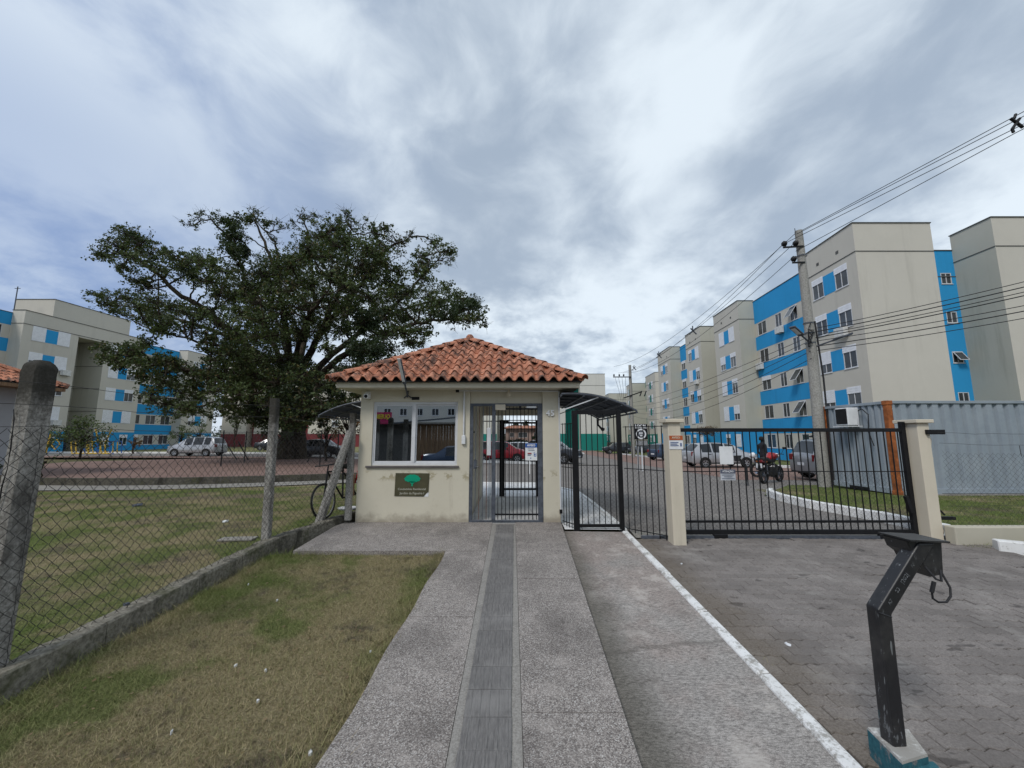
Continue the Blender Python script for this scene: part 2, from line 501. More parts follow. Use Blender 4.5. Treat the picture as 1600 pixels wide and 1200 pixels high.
def m_lawn():
    t = NT('lawn_soil_and_turf')
    col = lawn_colour(t)
    col = t.mix(t.ramp(t.noise(110, 3, .7), .35, .7, 0, .5), col, (.045, .042, .024))
    n = t.bump(t.noise(70, 5, .75), .9, .03); n = t.bump(t.noise(9, 4, .6), .5, .05, n)
    return t.fin(col, .95, n, 0, .1)
def m_blade():
    t = NT('grass_blades')
    col = lawn_colour(t)
    r = t.geo.outputs['Random Per Island']
    col = t.mix(t.ramp(r, 0, 1, 0, .55, False), col, t.mix(t.ramp(r, .4, .6), (.44, .36, .20), (.13, .17, .045)))
    return t.fin(col, .8, None, 0, .2)
MT['lawn'] = m_lawn(); MT['blade'] = m_blade()

def m_aggregate(name, lo, hi, warm=0, stain=.35, sc=95, s1=(.7,)):
    """washed concrete with the stones showing"""
    t = NT(name)
    v = t.voro(sc, out='Color'); sv = t.n('ShaderNodeSeparateColor'); t.l(v, sv.inputs[0])
    g = t.noise(sc*1.7, 3, .7)
    k = t.math('ADD', t.math('MULTIPLY', sv.outputs[0], .50), t.math('ADD', t.math('MULTIPLY', g, .3), t.math('MULTIPLY', t.noise(11, 5, .7), .24)))
    col = t.mix(t.ramp(k, .28, .85), lo, hi)
    col = t.mix(t.ramp(sv.outputs[1], .86, .97, 0, .55), col, (.62, .60, .57))
    big = t.noise(.75, 5, .62); med = t.noise(3.5, 6, .65)
    col = t.mix(t.ramp(big, .42, .70, 0, stain), col, tuple(x*.45 for x in lo))
    col = t.mix(t.ramp(med, .50, .72, 0, stain*.8), col, tuple(min(1, x*1.12) for x in hi))
    n = t.bump(t.voro(sc), .35, .004); n = t.bump(g, .3, .003, n)
    return t.fin(col, .88, n, 0, .2)
MT['path'] = m_aggregate('washed_aggregate_concrete', (.125, .110, .102), (.375, .340, .312), stain=.5, sc=150)
MT['redwalk'] = None
def m_redwalk():
    t = NT('worn_red_painted_concrete')
    f = t.noise(60, 5, .75, sc3=(.5, 1.3, 1)); g = t.noise(160, 3, .7)
    k = t.math('ADD', t.math('MULTIPLY', f, .6), t.math('MULTIPLY', g, .4))
    grey = t.mix(t.ramp(k, .35, .68), (.115, .105, .098), (.47, .44, .41))
    red = t.mix(t.ramp(k, .35, .68), (.125, .102, .090), (.45, .385, .35))
    wear = t.noise(1.1, 6, .68, sc3=(1, .8, 1))
    sx = t.n('ShaderNodeSeparateXYZ'); t.l(t.pos, sx.inputs[0])
    wy = t.math('ADD', wear, t.ramp(sx.outputs[1], 2.0, 6.5, -.10, .12))
    col = t.mix(t.ramp(wy, .42, .64, 0, .8), grey, red)
    col = t.mix(t.ramp(t.noise(2.6, 6, .72, vec=t.mp(t.pos, loc=(1, 4, 0))), .50, .66, 0, .55), col, (.50, .46, .42))
    moss = t.ramp(t.math('ADD', sx.outputs[0], t.math('MULTIPLY', t.noise(2.2, 5, .65), .5)), 1.42, 1.02, 0, .8)
    col = t.mix(moss, col, t.mix(t.ramp(k, .35, .68), (.055, .05, .042), (.15, .14, .118)))
    col = t.mix(t.ramp(t.noise(1.7, 5, .7, vec=t.mp(t.pos, loc=(4, 8, 0))), .55, .72, 0, .45), col, (.075, .062, .055))
    # one wandering crack
    cx = t.math('ADD', t.math('MULTIPLY', sx.outputs[0], -.18), t.math('ADD', sx.outputs[1], t.math('MULTIPLY', t.noise(2.4, 5, .7), .35)))
    col = t.mix(t.ramp(t.math('ABSOLUTE', t.math('SUBTRACT', cx, 3.52)), .05, .004, 0, .45), col, (.09, .082, .072))
    n = t.bump(k, .5, .005)
    return t.fin(col, .9, n, 0, .2)
MT['redwalk'] = m_redwalk()
def m_concrete(name, lo, hi, green=0., stain=.4, sc=1., bump=.4, top=False):
    t = NT(name)
    k = t.noise(35*sc, 6, .7, vec=t.pos)
    c = t.mix(t.ramp(k, .32, .68), lo, hi)
    r = t.noise(3.2*sc, 6, .7, sc3=(1, 1, .35))
    c = t.mix(t.ramp(r, .48, .68, 0, stain), c, tuple(x*.28 for x in lo))
    if green:
        g = t.noise(2.1, 5, .7, vec=t.mp(t.pos, loc=(2, 5, 1)))
        c = t.mix(t.ramp(g, .48, .66, 0, green), c, (.055, .06, .022))
    p = t.ramp(t.voro(90*sc), .0, .22, .0, 1.)
    c = t.mix(t.math('MULTIPLY', t.math('SUBTRACT', 1.0, p), t.ramp(t.noise(6, 3, .6), .5, .6)), c, tuple(x*.3 for x in lo))
    if top:
        sz = t.n('ShaderNodeSeparateXYZ'); t.l(t.pos, sz.inputs[0])
        hh = t.math('ADD', sz.outputs[2], t.math('MULTIPLY', t.noise(7, 5, .7), .55))
        c = t.mix(t.ramp(hh, 1.85, 2.2, 0, .92), c, (.028, .026, .021))
    n = t.bump(k, bump, .006); n = t.bump(t.noise(6*sc, 4, .6), bump*.6, .02, n)
    return t.fin(c, .92, n, 0, .15)
MT['post'] = m_concrete('weathered_post_concrete', (.17, .16, .145), (.40, .385, .36), stain=.75, sc=1.3, bump=.8, top=True)
MT['plinth'] = m_concrete('mossy_plinth_concrete', (.115, .105, .085), (.27, .25, .205), .6, .85, .8, .6)
MT['darkplinth'] = m_concrete('dark_mossy_wall_concrete', (.05, .046, .038), (.14, .13, .105), .5, .7, .8, .6)
MT['pole'] = m_concrete('pole_concrete', (.24, .23, .21), (.38, .37, .34), stain=.25, sc=.6)
MT['kerb_grey'] = m_concrete('grey_kerb_concrete', (.19, .18, .16), (.33, .31, .28), .15, .4)
MT['mortar'] = m_concrete('mortar_strip', (.20, .187, .172), (.31, .295, .272), stain=.2, sc=2)
def m_whitepaint(name, wear=.3):
    t = NT(name)
    f = t.noise(7, 6, .72); g = t.noise(45, 4, .7)
    k = t.math('ADD', t.math('MULTIPLY', f, .6), t.math('MULTIPLY', g, .4))
    c = t.mix(t.ramp(k, .62-wear*.35, .70-wear*.2, 0, .9), (.72, .72, .71), (.26, .245, .22))
    c = t.mix(t.ramp(t.noise(1.5, 5, .6), .45, .7, 0, .3), c, (.40, .38, .34))
    return t.fin(c, .75, t.bump(g, .3, .004), 0, .25)
MT['wpaint'] = m_whitepaint('white_kerb_paint', .2)
MT['wpaint2'] = m_whitepaint('worn_white_kerb_paint', .45)
def m_paver(name, lo, hi, sc=1.):
    t = NT(name)
    r = t.geo.outputs['Random Per Island']; oi = t.n('ShaderNodeObjectInfo').outputs['Random']
    rr = t.math('FRACT', t.math('ADD', r, oi))
    f = t.noise(75*sc, 5, .75); m = t.noise(1.3, 5, .65)
    c = t.mix(t.ramp(f, .3, .7), lo, hi)
    c = t.mix(t.ramp(rr, 0, 1, 0, .38, False), c, tuple(x*.62 for x in lo))
    c = t.mix(t.ramp(m, .42, .68, 0, .45), c, tuple(x*.72 for x in lo))
    oil = t.noise(3.4, 3, .5, vec=t.mp(t.pos, loc=(2.2, 7.7, 0), scale=(1, 1.6, 1)))
    c = t.mix(t.ramp(oil, .665, .70, 0, .7), c, (.06, .053, .05))
    eff = t.noise(1.2, 6, .75, vec=t.mp(t.pos, loc=(9, 3, 0)))
    c = t.mix(t.ramp(eff, .52, .68, 0, .4), c, (.36, .34, .315))
    sx = t.n('ShaderNodeSeparateXYZ'); t.l(t.pos, sx.inputs[0])
    nearkerb = t.ramp(t.math('ADD', sx.outputs[0], t.math('MULTIPLY', t.noise(1.6, 5, .7), .9)), 2.95, 2.4, 0, .6)
    c = t.mix(nearkerb, c, t.mix(t.ramp(f, .3, .7), (.085, .066, .048), (.17, .14, .105)))
    n = t.bump(f, .55, .005)
    return t.fin(c, .85, n, 0, .22)
MT['paver'] = m_paver('worn_grey_paver', (.150, .134, .124), (.285, .258, .240))
def m_joint():
    t = NT('sand_joint_bed')
    c = t.mix(t.ramp(t.noise(3, 5, .7), .4, .7), (.045, .040, .035), (.17, .155, .13))
    return t.fin(c, .95, t.bump(t.noise(120, 3, .7), .5, .004), 0, .1)
MT['joint'] = m_joint()
def m_brickfield(name, c1, c2, cm, bw=.22, bh=.11, rot=0., msz=.008):
    """block paving far off, where single blocks are below a pixel or two"""
    t = NT(name)
    b = t.n('ShaderNodeTexBrick'); t.l(t.mp(t.pos, rot=(0, 0, rot)), b.inputs['Vector'])
    b.inputs['Scale'].default_value = 1; b.inputs['Brick Width'].default_value = bw; b.inputs['Row Height'].default_value = bh
    b.inputs['Mortar Size'].default_value = msz; b.inputs['Color1'].default_value = (*c1, 1); b.inputs['Color2'].default_value = (*c2, 1)
    b.inputs['Mortar'].default_value = (*cm, 1); b.inputs['Bias'].default_value = -.2
    c = t.mix(t.ramp(t.noise(.5, 6, .65), .4, .7, 0, .5), b.outputs['Color'], tuple(x*.65 for x in c1))
    c = t.mix(t.ramp(t.noise(30, 4, .7), .4, .7, 0, .3), c, tuple(x*1.35 for x in c2))
    return t.fin(c, .88, t.bump(b.outputs['Fac'], -.4, .008), 0, .2)
MT['road'] = m_brickfield('cobbled_road_blocks', (.175, .16, .15), (.245, .228, .21), (.075, .068, .06))
MT['brickpave'] = m_brickfield('red_brick_paving', (.20, .125, .105), (.28, .185, .155), (.13, .11, .09))
MT['asphalt'] = m_aggregate('asphalt', (.05, .05, .05), (.13, .125, .12), stain=.25, sc=60)
MT['walktile'] = m_brickfield('pale_walk_tiles', (.60, .60, .60), (.68, .68, .68), (.36, .36, .36), .4, .4, 0, .012)
def m_far():
    t = NT('far_ground')
    c = t.mix(t.ramp(t.noise(.05, 5, .6), .35, .65), (.07, .08, .035), (.16, .14, .08))
    c = t.mix(t.ramp(t.noise(1.5, 5, .7), .4, .7, 0, .5), c, (.10, .09, .05))
    return t.fin(c, .95, t.bump(t.noise(8, 5, .7), .5, .05), 0, .1)
MT['far'] = m_far()
def m_roof(name='clay_roof_tile', k=1.):
    t = NT(name)
    r = t.geo.outputs['Random Per Island']; oi = t.n('ShaderNodeObjectInfo').outputs['Random']
    rr = t.math('FRACT', t.math('ADD', r, oi))
    c = t.mix(t.ramp(rr, 0, 1, 0, 1, False), (.38*k, .15*k, .088*k), (.56*k, .26*k, .165*k))
    c = t.mix(t.ramp(rr, .82, .9, 0, .6), c, (.30*k, .12*k, .07*k))
    f = t.noise(22, 6, .72); g = t.noise(3.0, 5, .65)
    dark = t.math('ADD', t.math('MULTIPLY', f, .5), t.math('MULTIPLY', g, .5))
    c = t.mix(t.ramp(dark, .475, .565, 0, .85), c, (.055, .046, .042))
    c = t.mix(t.ramp(t.noise(60, 4, .7), .6, .75, 0, .5), c, (.32, .27, .2))
    return t.fin(c, .85, t.bump(f, .35, .006), 0, .2)
MT['tile'] = m_roof()
def m_corr():
    t = NT('grey_container_paint')
    a = t.noise(1.4, 6, .65); b = t.noise(12, 5, .7)
    c = t.mix(t.ramp(a, .35, .7), (.245, .285, .325), (.30, .34, .375))
    c = t.mix(t.ramp(b, .60, .72, 0, .35), c, (.16, .18, .21))
    st = t.ramp(t.noise(3, 6, .7, sc3=(1, 1, .08)), .62, .74, 0, .5)
    c = t.mix(st, c, (.13, .10, .08))
    return t.fin(c, .6, None, 0, .35)
MT['container'] = m_corr()
def m_bark():
    t = NT('bark')
    f = t.noise(9, 6, .72, sc3=(1, 1, .35)); m = t.noise(.8, 4, .6)
    c = t.mix(t.ramp(f, .35, .68), (.018, .014, .011), (.082, .068, .050))
    c = t.mix(t.ramp(m, .5, .7, 0, .5), c, (.05, .055, .028))
    return t.fin(c, .95, t.bump(f, .8, .05), 0, .1)
MT['bark'] = m_bark()
def m_leaf(name, c1, c2, c3=(.12, .085, .03), amt=.12):
    t = NT(name)
    r = t.geo.outputs['Random Per Island']
    c = t.mix(t.ramp(r, 0, 1, 0, 1, False), c1, c2)
    c = t.mix(t.ramp(r, 1-amt, 1-amt+.02, 0, .85), c, c3)
    cl = t.noise(.33, 3, .6)
    c = t.mix(t.ramp(cl, .40, .62, 0, .6), c, tuple(x*1.5 for x in c2))
    t.fin(c, .6, None, 0, .3)
    tr = t.n('ShaderNodeBsdfTranslucent'); t.put(tr.inputs[0], t.mix(.5, c, (.10, .16, .02)))
    mx = t.n('ShaderNodeMixShader'); mx.inputs[0].default_value = .22
    t.l(t.b.outputs[0], mx.inputs[1]); t.l(tr.outputs[0], mx.inputs[2]); t.l(mx.outputs[0], t.out.inputs[0])
    return t.m
MT['leaf'] = m_leaf('fig_leaves', (.020, .032, .011), (.062, .085, .028))
MT['leaf2'] = m_leaf('shrub_leaves', (.025, .045, .014), (.07, .10, .03))
MT['leaf3'] = m_leaf('dark_conifer_leaves', (.012, .022, .012), (.03, .045, .02), amt=.02)
MT['leafred'] = m_leaf('rusty_leaves', (.07, .03, .012), (.13, .06, .025))
def m_wood():
    t = NT('brown_boards')
    w = t.noise(14, 6, .7, sc3=(1, 1, .05))
    return t.fin(t.mix(t.ramp(w, .35, .65), (.16, .10, .06), (.30, .19, .11)), .8)
MT['wood'] = m_wood()
def m_poly():
    t = NT('smoked_polycarbonate')
    t.fin((.05, .05, .055), .55, None, 0, .2)
    tr = t.n('ShaderNodeBsdfTranslucent'); tr.inputs[0].default_value = (.13, .135, .145, 1)
    mx = t.n('ShaderNodeMixShader'); mx.inputs[0].default_value = .6
    t.l(t.b.outputs[0], mx.inputs[1]); t.l(tr.outputs[0], mx.inputs[2]); t.l(mx.outputs[0], t.out.inputs[0])
    return t.m
MT['poly'] = m_poly()
def m_teal():
    t = NT('peeling_teal_paint')
    f = t.noise(9, 6, .75, sc3=(1, 1, .6)); g = t.noise(40, 4, .7)
    c = t.mix(t.ramp(g, .3, .7), (.02, .085, .11), (.035, .14, .17))
    c = t.mix(t.ramp(f, .50, .60), c, t.mix(t.ramp(g, .3, .7), (.13, .115, .11), (.26, .24, .235)))
    return t.fin(c, .8, t.bump(f, .6, .006), 0, .25)
MT['teal'] = m_teal()
MT['blocktop'] = m_whitepaint('scuffed_block_top', .95)
def m_scratched():
    t = NT('scratched_black_paint')
    g = t.noise(26, 5, .8, vec=t.pos, sc3=(1, 1, .28)); g2 = t.noise(5, 3, .6)
    sx = t.n('ShaderNodeSeparateXYZ'); t.l(t.pos, sx.inputs[0])
    low = t.ramp(sx.outputs[2], .16, -.04, 0, .16)
    f = t.math('ADD', g, low)
    c = t.mix(t.ramp(f, .63, .67, 0, .8), (.013, .013, .015), (.15, .16, .17))
    dust = t.noise(4, 6, .75); c = t.mix(t.ramp(dust, .45, .7, 0, .35), c, (.075, .072, .068))
    ln = t.noise(60, 2, .5, sc3=(1, 1, .12)); c = t.mix(t.ramp(ln, .70, .73, 0, .7), c, (.22, .235, .24))
    c = t.mix(t.math('MULTIPLY', t.ramp(g2, .56, .62), t.ramp(f, .60, .63)), c, (.02, .09, .11))
    return t.fin(c, .42, t.bump(g, .2, .003), 0, .5)
MT['scratch'] = m_scratched()
def m_tac():
    t = NT('worn_tactile_tile')
    oi = t.n('ShaderNodeObjectInfo').outputs['Random']
    f = t.noise(40, 5, .75, sc3=(2.5, .25, 1)); m = t.noise(2.4, 5, .65)
    c = t.mix(t.ramp(f, .3, .7), (.105, .100, .097), (.20, .19, .182))
    c = t.mix(t.ramp(m, .45, .68, 0, .5), c, (.25, .24, .23))
    c = t.mix(t.ramp(oi, 0, 1, 0, .3, False), c, (.10, .097, .095))
    return t.fin(c, .8, t.bump(f, .3, .003), 0, .25)
MT['tactile'] = m_tac()
def m_carpaint(name, col, metal=.35):
    t = NT(name)
    c = t.mix(t.ramp(t.noise(2.5, 4, .6, vec=t.obj), .4, .7, 0, .3), col, tuple(x*.8 for x in col))
    t.fin(c, .32, None, metal, .5)
    t.b.inputs['Coat Weight'].default_value = .35; t.b.inputs['Coat Roughness'].default_value = .08
    return t.m
# ------------------------------------------------------------------ ground
def base_ground():
    xs = sorted(set([-900, -400, -200, -120] + list(range(-80, -20, 6)) + list(np.arange(-20, 20.1, 1.0)) + list(range(24, 84, 6)) + [120, 200, 400, 900]))
    ys = sorted(set([-300, -60, -30, -8] + list(np.arange(-7, 24, 1.0)) + [7.4] + list(range(24, 76, 3)) + [75, 100, 150, 300, 600, 1200]))
    nx, ny = len(xs), len(ys)
    vs = [(x, y, G(x, y) - (.16 if y < 120 else .16)) for y in ys for x in xs]
    fs = [(j*nx+i, j*nx+i+1, (j+1)*nx+i+1, (j+1)*nx+i) for j in range(ny-1) for i in range(nx-1)]
    mb = MB(); mb.add(vs, fs)
    return mb.build('ground', MT['far'], kind='structure')
base_ground()
# lawns
lawn_f = sheet('front_lawn', [(-3.35,1.2),(-1.0,1.2),(-.93,5.78),(-2.9,5.84),(-3.35,5.84)], -.012, MT['lawn'], step=.5)
lawn_i = sheet('fenced_lawn', [(-60,-3),(-3.5,-3),(-3.5,6),(-2.95,7.5),(-2.95,9.0),(-2.5,18),(-6,19),(-14,16.5),(-24,21),(-60,24)], -.02, MT['lawn'], step=1.5)
lawn_r = sheet('right_lawn', [(6.75,9.0),(7.08,6.45),(30,6.45),(30,14.2),(9.75,14.15),(9.5,14.1),(6.93,11.3),(6.9,11.0)], .02, MT['lawn'], step=1.5)
lawn_v = sheet('verge_lawn', [(6.9,5.2),(7.6,6.0),(7.0,6.3),(30,6.3),(30,4.8),(9,4.8)], -.015, MT['lawn'], step=1.0)
# washed-concrete walk, cast in slabs, raised a little above the red walk
path = bpy.data.objects.new('path', None); COL.objects.link(path); path['kind'] = 'structure'
jy = [.9, 2.73, 3.95, 4.85, 5.82]
for a, b in zip(jy, jy[1:]):
    dz = random.uniform(-.003, .003)
    wl_ = lambda y: -1.09 + .03*y + .012*math.sin(y*5)
    wr_ = lambda y: .59 + .038*y
    sheet('slab', [(wl_(a),a+.002),(-.352,a+.002),(-.352,b-.002)] + [(wl_(q), q) for q in [b-.002-(b-a-.004)*k/5. for k in range(5)]], .045+dz, MT['path'], path, step=.5, skirt=.1, kind=None)
    sheet('slab', [(.062,a+.002),(wr_(a),a+.002),(wr_(b),b-.002),(.062,b-.002)], .045-dz, MT['path'], path, step=.5, skirt=.1, kind=None)
sheet('slab', [(-3.05,5.83),(-.352,5.83),(-.352,7.395),(-3.05,7.395)], .045, MT['path'], path, step=.5, skirt=.1, kind=None)
sheet('slab', [(.062,5.83),(wr_(5.83),5.83),(.875,7.395),(.062,7.395)], .045, MT['path'], path, step=.5, skirt=.1, kind=None)
sheet('mortar_strip', [(-.349,.9),(.059,.9),(.059,7.35),(-.349,7.35)], .040, MT['mortar'], path, step=.5, kind=None)
# tactile guide tiles with raised bars
def tactile_mesh(L=.2485, Wd=.292, bars=5):
    mb = MB(); mb.box((-Wd/2, -L/2, 0), (Wd/2, L/2, .010))
    for i in range(bars):
        x = (i-(bars-1)/2)*Wd/bars
        h, w = .0035, .024
        vs = [(x-w/2,-L/2+.008,.010),(x+w/2,-L/2+.008,.010),(x+w/2,L/2-.008,.010),(x-w/2,L/2-.008,.010),
              (x-w/3,-L/2+.014,.010+h),(x+w/3,-L/2+.014,.010+h),(x+w/3,L/2-.014,.010+h),(x-w/3,L/2-.014,.010+h)]
        mb.add(vs, [(4,5,6,7),(0,1,5,4),(1,2,6,5),(2,3,7,6),(3,0,4,7)])
    return mb.mesh('tactile_tile', MT['tactile'])
tme = tactile_mesh()
slope = math.atan(.041)
y = 1.05
while y < 7.25:
    linkmesh('tactile_tile', tme, path, (-.148 + random.uniform(-.003,.003) + (y-3)*.006, y, G(0,y)+.0405+random.uniform(-.001,.0015)), (slope, 0, random.uniform(-.008,.008)))
    y += .2518
# worn red walk between the slabs and the white kerb
sheet('red_walk', [(.5,.9),(1.78,.9),(1.86,7.0),(.86,7.05)], -.015, MT['redwalk'], step=.5)
# inner walk of pale tiles behind the black gate, and under the booth passage
sheet('tiled_walk', [(.90,7.06),(1.86,7.04),(1.88,12.0),(.95,14.5),(.90,9)], .012, MT['walktile'], step=1)
sheet('inner_walk', [(-1.8,10.9),(.9,10.9),(.95,14.5),(-1.2,14.5)], .012, MT['walktile'], step=1)
# driveway: bed, then pavers
sheet('paver_bed', [(1.90,.8),(12,.8),(12,4.7),(9,5.0),(7.05,5.6),(7.0,6.6),(1.95,9.0)], -.030, MT['joint'], step=.5)
sheet('road', [(1.97,8.98),(2.0,6.95),(6.95,6.7),(6.62,9.1),(6.9,11.2),(9.6,14.1),(14,14.6),(30,16),(30,16.5),(9.2,16.6),(9.2,30),(11,62),(13,120),(7,120),(1.9,40),(-3,30.5),(-12,27.5),(-12,26),(-2.6,22),(-1.2,14.5),(.95,14.5),(1.9,12.0)], -.010, MT['road'], step=2)
sheet('parking_bay', [(9.21,16.62),(30,16.52),(18.2,22),(14.5,30),(16,62),(18,110),(13,110),(11.02,62),(9.22,30)], -.004, MT['brickpave'], step=2)
sheet('left_road', [(-75,36.2),(-30,35.2),(-12,33.0),(-3,30.6),(2,40),(4,60),(-2,60),(-8,41),(-14,38.8),(-30,41),(-75,43)], -.004, MT['road'], step=3)
sheet('parking_bay', [(-75,33.5),(-30,32.5),(-12,30.5),(-3.1,30.4),(-12,32.9),(-30,35.1),(-75,36.1)], -.002, MT['brickpave'], step=3)
sheet('grass_strip', [(14.6,30),(18.3,22.1),(24,20),(30,20),(30,24),(22,24.6),(24,60),(26,110),(18.1,110),(16.1,62)], .02, MT['lawn'], step=3)
sheet('grass_strip', [(-75,43.1),(-30,41.1),(-14,38.9),(-8,41.1),(-2,60),(4,60),(5,84),(-60,84),(-75,60)], .01, MT['lawn'], step=4)
# round brick terrace round the big tree
cx0, cy0, rr0 = -13.5, 27.0, 13.6
arc = [(cx0+rr0*math.cos(t), cy0+rr0*math.sin(t)*1.0) for t in np.linspace(R(195), R(325), 40)]
sheet('brick_terrace', arc + [(-2.2,23.5),(-8,28),(-22,29),(-27,25)], .10, MT['brickpave'], step=1.5)
mbk = MB()
for i in range(len(arc)-1):
    (x0,y0),(x1,y1) = arc[i], arc[i+1]
    dx, dy = (x0-cx0)/rr0, (y0-cy0)/rr0; ex, ey = (x1-cx0)/rr0, (y1-cy0)/rr0
    a0, a1 = G(x0,y0), G(x1,y1)
    pts = []
    for (px,py,qx,qy,g) in ((x0,y0,dx,dy,a0),(x1,y1,ex,ey,a1)):
        pts.append([(px-qx*.02,py-qy*.02,g-.1),(px+qx*.16,py+qy*.16,g-.1),(px+qx*.16,py+qy*.16,g+.235),(px-qx*.02,py-qy*.02,g+.235)])
    mbk.add(pts[0]+pts[1], [(0,1,5,4),(1,2,6,5),(2,3,7,6)])
tw = mbk.build('terrace_wall', MT['darkplinth'])
tag(tw, 'low mossy concrete wall curving round the brick terrace under the big tree', 'wall')
# gutter strip in front of that wall
mbk = MB()
for i in range(len(arc)-1):
    (x0,y0),(x1,y1) = arc[i], arc[i+1]
    q = [((x-cx0)/rr0, (y-cy0)/rr0) for x,y in (arc[i],arc[i+1])]
    mbk.quad((x0+q[0][0]*.17,y0+q[0][1]*.17,G(x0,y0)+.012),(x0+q[0][0]*1.35,y0+q[0][1]*1.35,G(x0,y0)+.012),(x1+q[1][0]*1.35,y1+q[1][1]*1.35,G(x1,y1)+.012),(x1+q[1][0]*.17,y1+q[1][1]*.17,G(x1,y1)+.012))
mbk.build('gutter', MT['kerb_grey'], kind='structure')

def kerb(name, pts, w, h, mat, label=None, base=-.05, joint=1.0, lift=0.0):
    """a run of kerbstones, each with a small gap"""
    root = bpy.data.objects.new(name, None); COL.objects.link(root); root['kind'] = 'structure'
    mb = MB()
    for (x0,y0),(x1,y1) in zip(pts, pts[1:]):
        L = math.hypot(x1-x0,y1-y0); n = max(1, int(round(L/joint)))
        ux_, uy_ = (x1-x0)/L, (y1-y0)/L; nx_, ny_ = -uy_*w/2, ux_*w/2
        for k in range(n):
            a = k/n; b = (k+1)/n - .008/L*1.0
            A = (x0+(x1-x0)*a, y0+(y1-y0)*a); B = (x0+(x1-x0)*b, y0+(y1-y0)*b)
            j = random.uniform(-.006,.006)
            za, zb = G(*A)+lift, G(*B)+lift; c = .8
            vs = [(A[0]-nx_,A[1]-ny_,za+base),(A[0]+nx_,A[1]+ny_,za+base),(A[0]+nx_*c,A[1]+ny_*c,za+h+j),(A[0]-nx_*c,A[1]-ny_*c,za+h+j),
                  (B[0]-nx_,B[1]-ny_,zb+base),(B[0]+nx_,B[1]+ny_,zb+base),(B[0]+nx_*c,B[1]+ny_*c,zb+h+j),(B[0]-nx_*c,B[1]-ny_*c,zb+h+j)]
            one = MB().add(vs, [(0,1,2,3),(7,6,5,4),(0,4,5,1),(1,5,6,2),(2,6,7,3),(3,7,4,0)])
            one.build('kerbstone', mat, root, bevel=.012)
    return root
kerb('white_edge_strip', [(1.80,.9),(1.855,3.2),(1.90,7.0)], .115, .012, MT['wpaint2'], joint=1.0)
kerb('white_edge_strip', [(1.91,7.06),(1.93,12.1),(1.0,14.6),(-1.2,14.65)], .12, .03, MT['wpaint'], joint=1.2)
kerb('white_kerb', [(7.10,6.75),(6.92,7.8),(6.66,9.1),(6.72,10.2),(7.02,11.2),(7.3,11.6)], .17, .16, MT['wpaint'], joint=1.1)
kerb('white_kerb', [(7.0,6.05),(7.6,5.72),(9.0,5.3),(12,4.9)], .2, .13, MT['wpaint'], joint=1.6)
kerb('white_kerb', [(-3.0,28.3),(2.2,28.4)], .25, .15, MT['wpaint'], joint=1.5)
kerb('white_kerb', [(-13,29.9),(-4.2,29.6)], .25, .15, MT['wpaint'], joint=1.5)
kerb('white_kerb', [(14.5,30),(18.2,22),(24,19.9),(30,19.9)], .16, .15, MT['wpaint2'], joint=1.5)
kerb('white_kerb', [(-75,43.0),(-30,41.0),(-14,38.8)], .16, .16, MT['wpaint'], joint=2.5)
kerb('white_kerb', [(11.0,62),(13,90)], .16, .15, MT['wpaint'], joint=3)
kerb('white_kerb', [(16.0,62),(14.45,31)], .16, .15, MT['wpaint2'], joint=3)

# interlocking pavers with waved edges
PL, PW = .225, .1125
def paver_outline(inset):
    a = .011
    def wv(t): return a*math.sin(t*2*math.pi*2/1.0)
    pts = []
    n = 8
    lo = [(PL*i/n, wv(i/n)) for i in range(n)]
    rt = [(PL + wv(i/4.)*.8, PW*i/4.) for i in range(4)]
    up = [(PL*(n-i)/n, PW + wv((n-i)/n)) for i in range(n)]
    lf = [(0 + wv((4-i)/4.)*.8, PW*(4-i)/4.) for i in range(4)]
    pts = lo + rt + up + lf
    cx, cy = PL/2, PW/2
    sx, sy = 1-2*inset/PL, 1-2*inset/PW
    return [((x-cx)*sx, (y-cy)*sy) for x, y in pts]
def paver_mesh(hgt=.03):
    o1 = paver_outline(.0014); o2 = paver_outline(.0014); o3 = paver_outline(.0052)
    n = len(o1)
    vs = [(x,y,-hgt) for x,y in o1] + [(x,y,-.005) for x,y in o2] + [(x,y,0) for x,y in o3]
    fs = [tuple(range(2*n,3*n))]
    fs += [(i,(i+1)%n,n+(i+1)%n,n+i) for i in range(n)] + [(n+i,n+(i+1)%n,2*n+(i+1)%n,2*n+i) for i in range(n)]
    return vs, fs
pvv, pvf = paver_mesh()
pme = bpy.data.meshes.new('paver'); pme.from_pydata(pvv, [], pvf); pme.materials.append(MT['paver']); pme.update()
driveway = bpy.data.objects.new('driveway', None); COL.objects.link(driveway); driveway['kind'] = 'structure'
def drive_ok(x, y):
    if x < 1.83 - PL/2 or y < 1.0: return False
    if y > 6.6: return False
    if x < 7.0: return True
    return y < 5.75 - (x-7.0)*.22 and x < 10.5
allp = []
row = 0; y = 1.0
while y < 6.62:
    x = 1.9 + (PL/2 if row % 2 else 0)
    while x < 10.6:
        if drive_ok(x-PL/2, y): allp.append((x, y))
        x += PL
    y += PW; row += 1
def screen(x, y):
    z = G(x,y)-EYE; d = y*CP+z*SP
    return 800+FPX*x/d, 600-FPX*(-y*SP+z*CP)/d
vis = sorted([p for p in allp if -20 < screen(*p)[0] < 1620 and screen(*p)[1] < 1215], key=lambda p: math.hypot(p[0], p[1]))
near = set(vis[:245])
sink = {}
def paver_z(x, y):
    return -.002 + random.gauss(0, .0016) - (.008 if random.random() < .012 else 0) + .006*math.sin(x*1.7+1)*math.sin(y*1.1)
rest_v, rest_f = [], []
pbase = np.array(pvv)
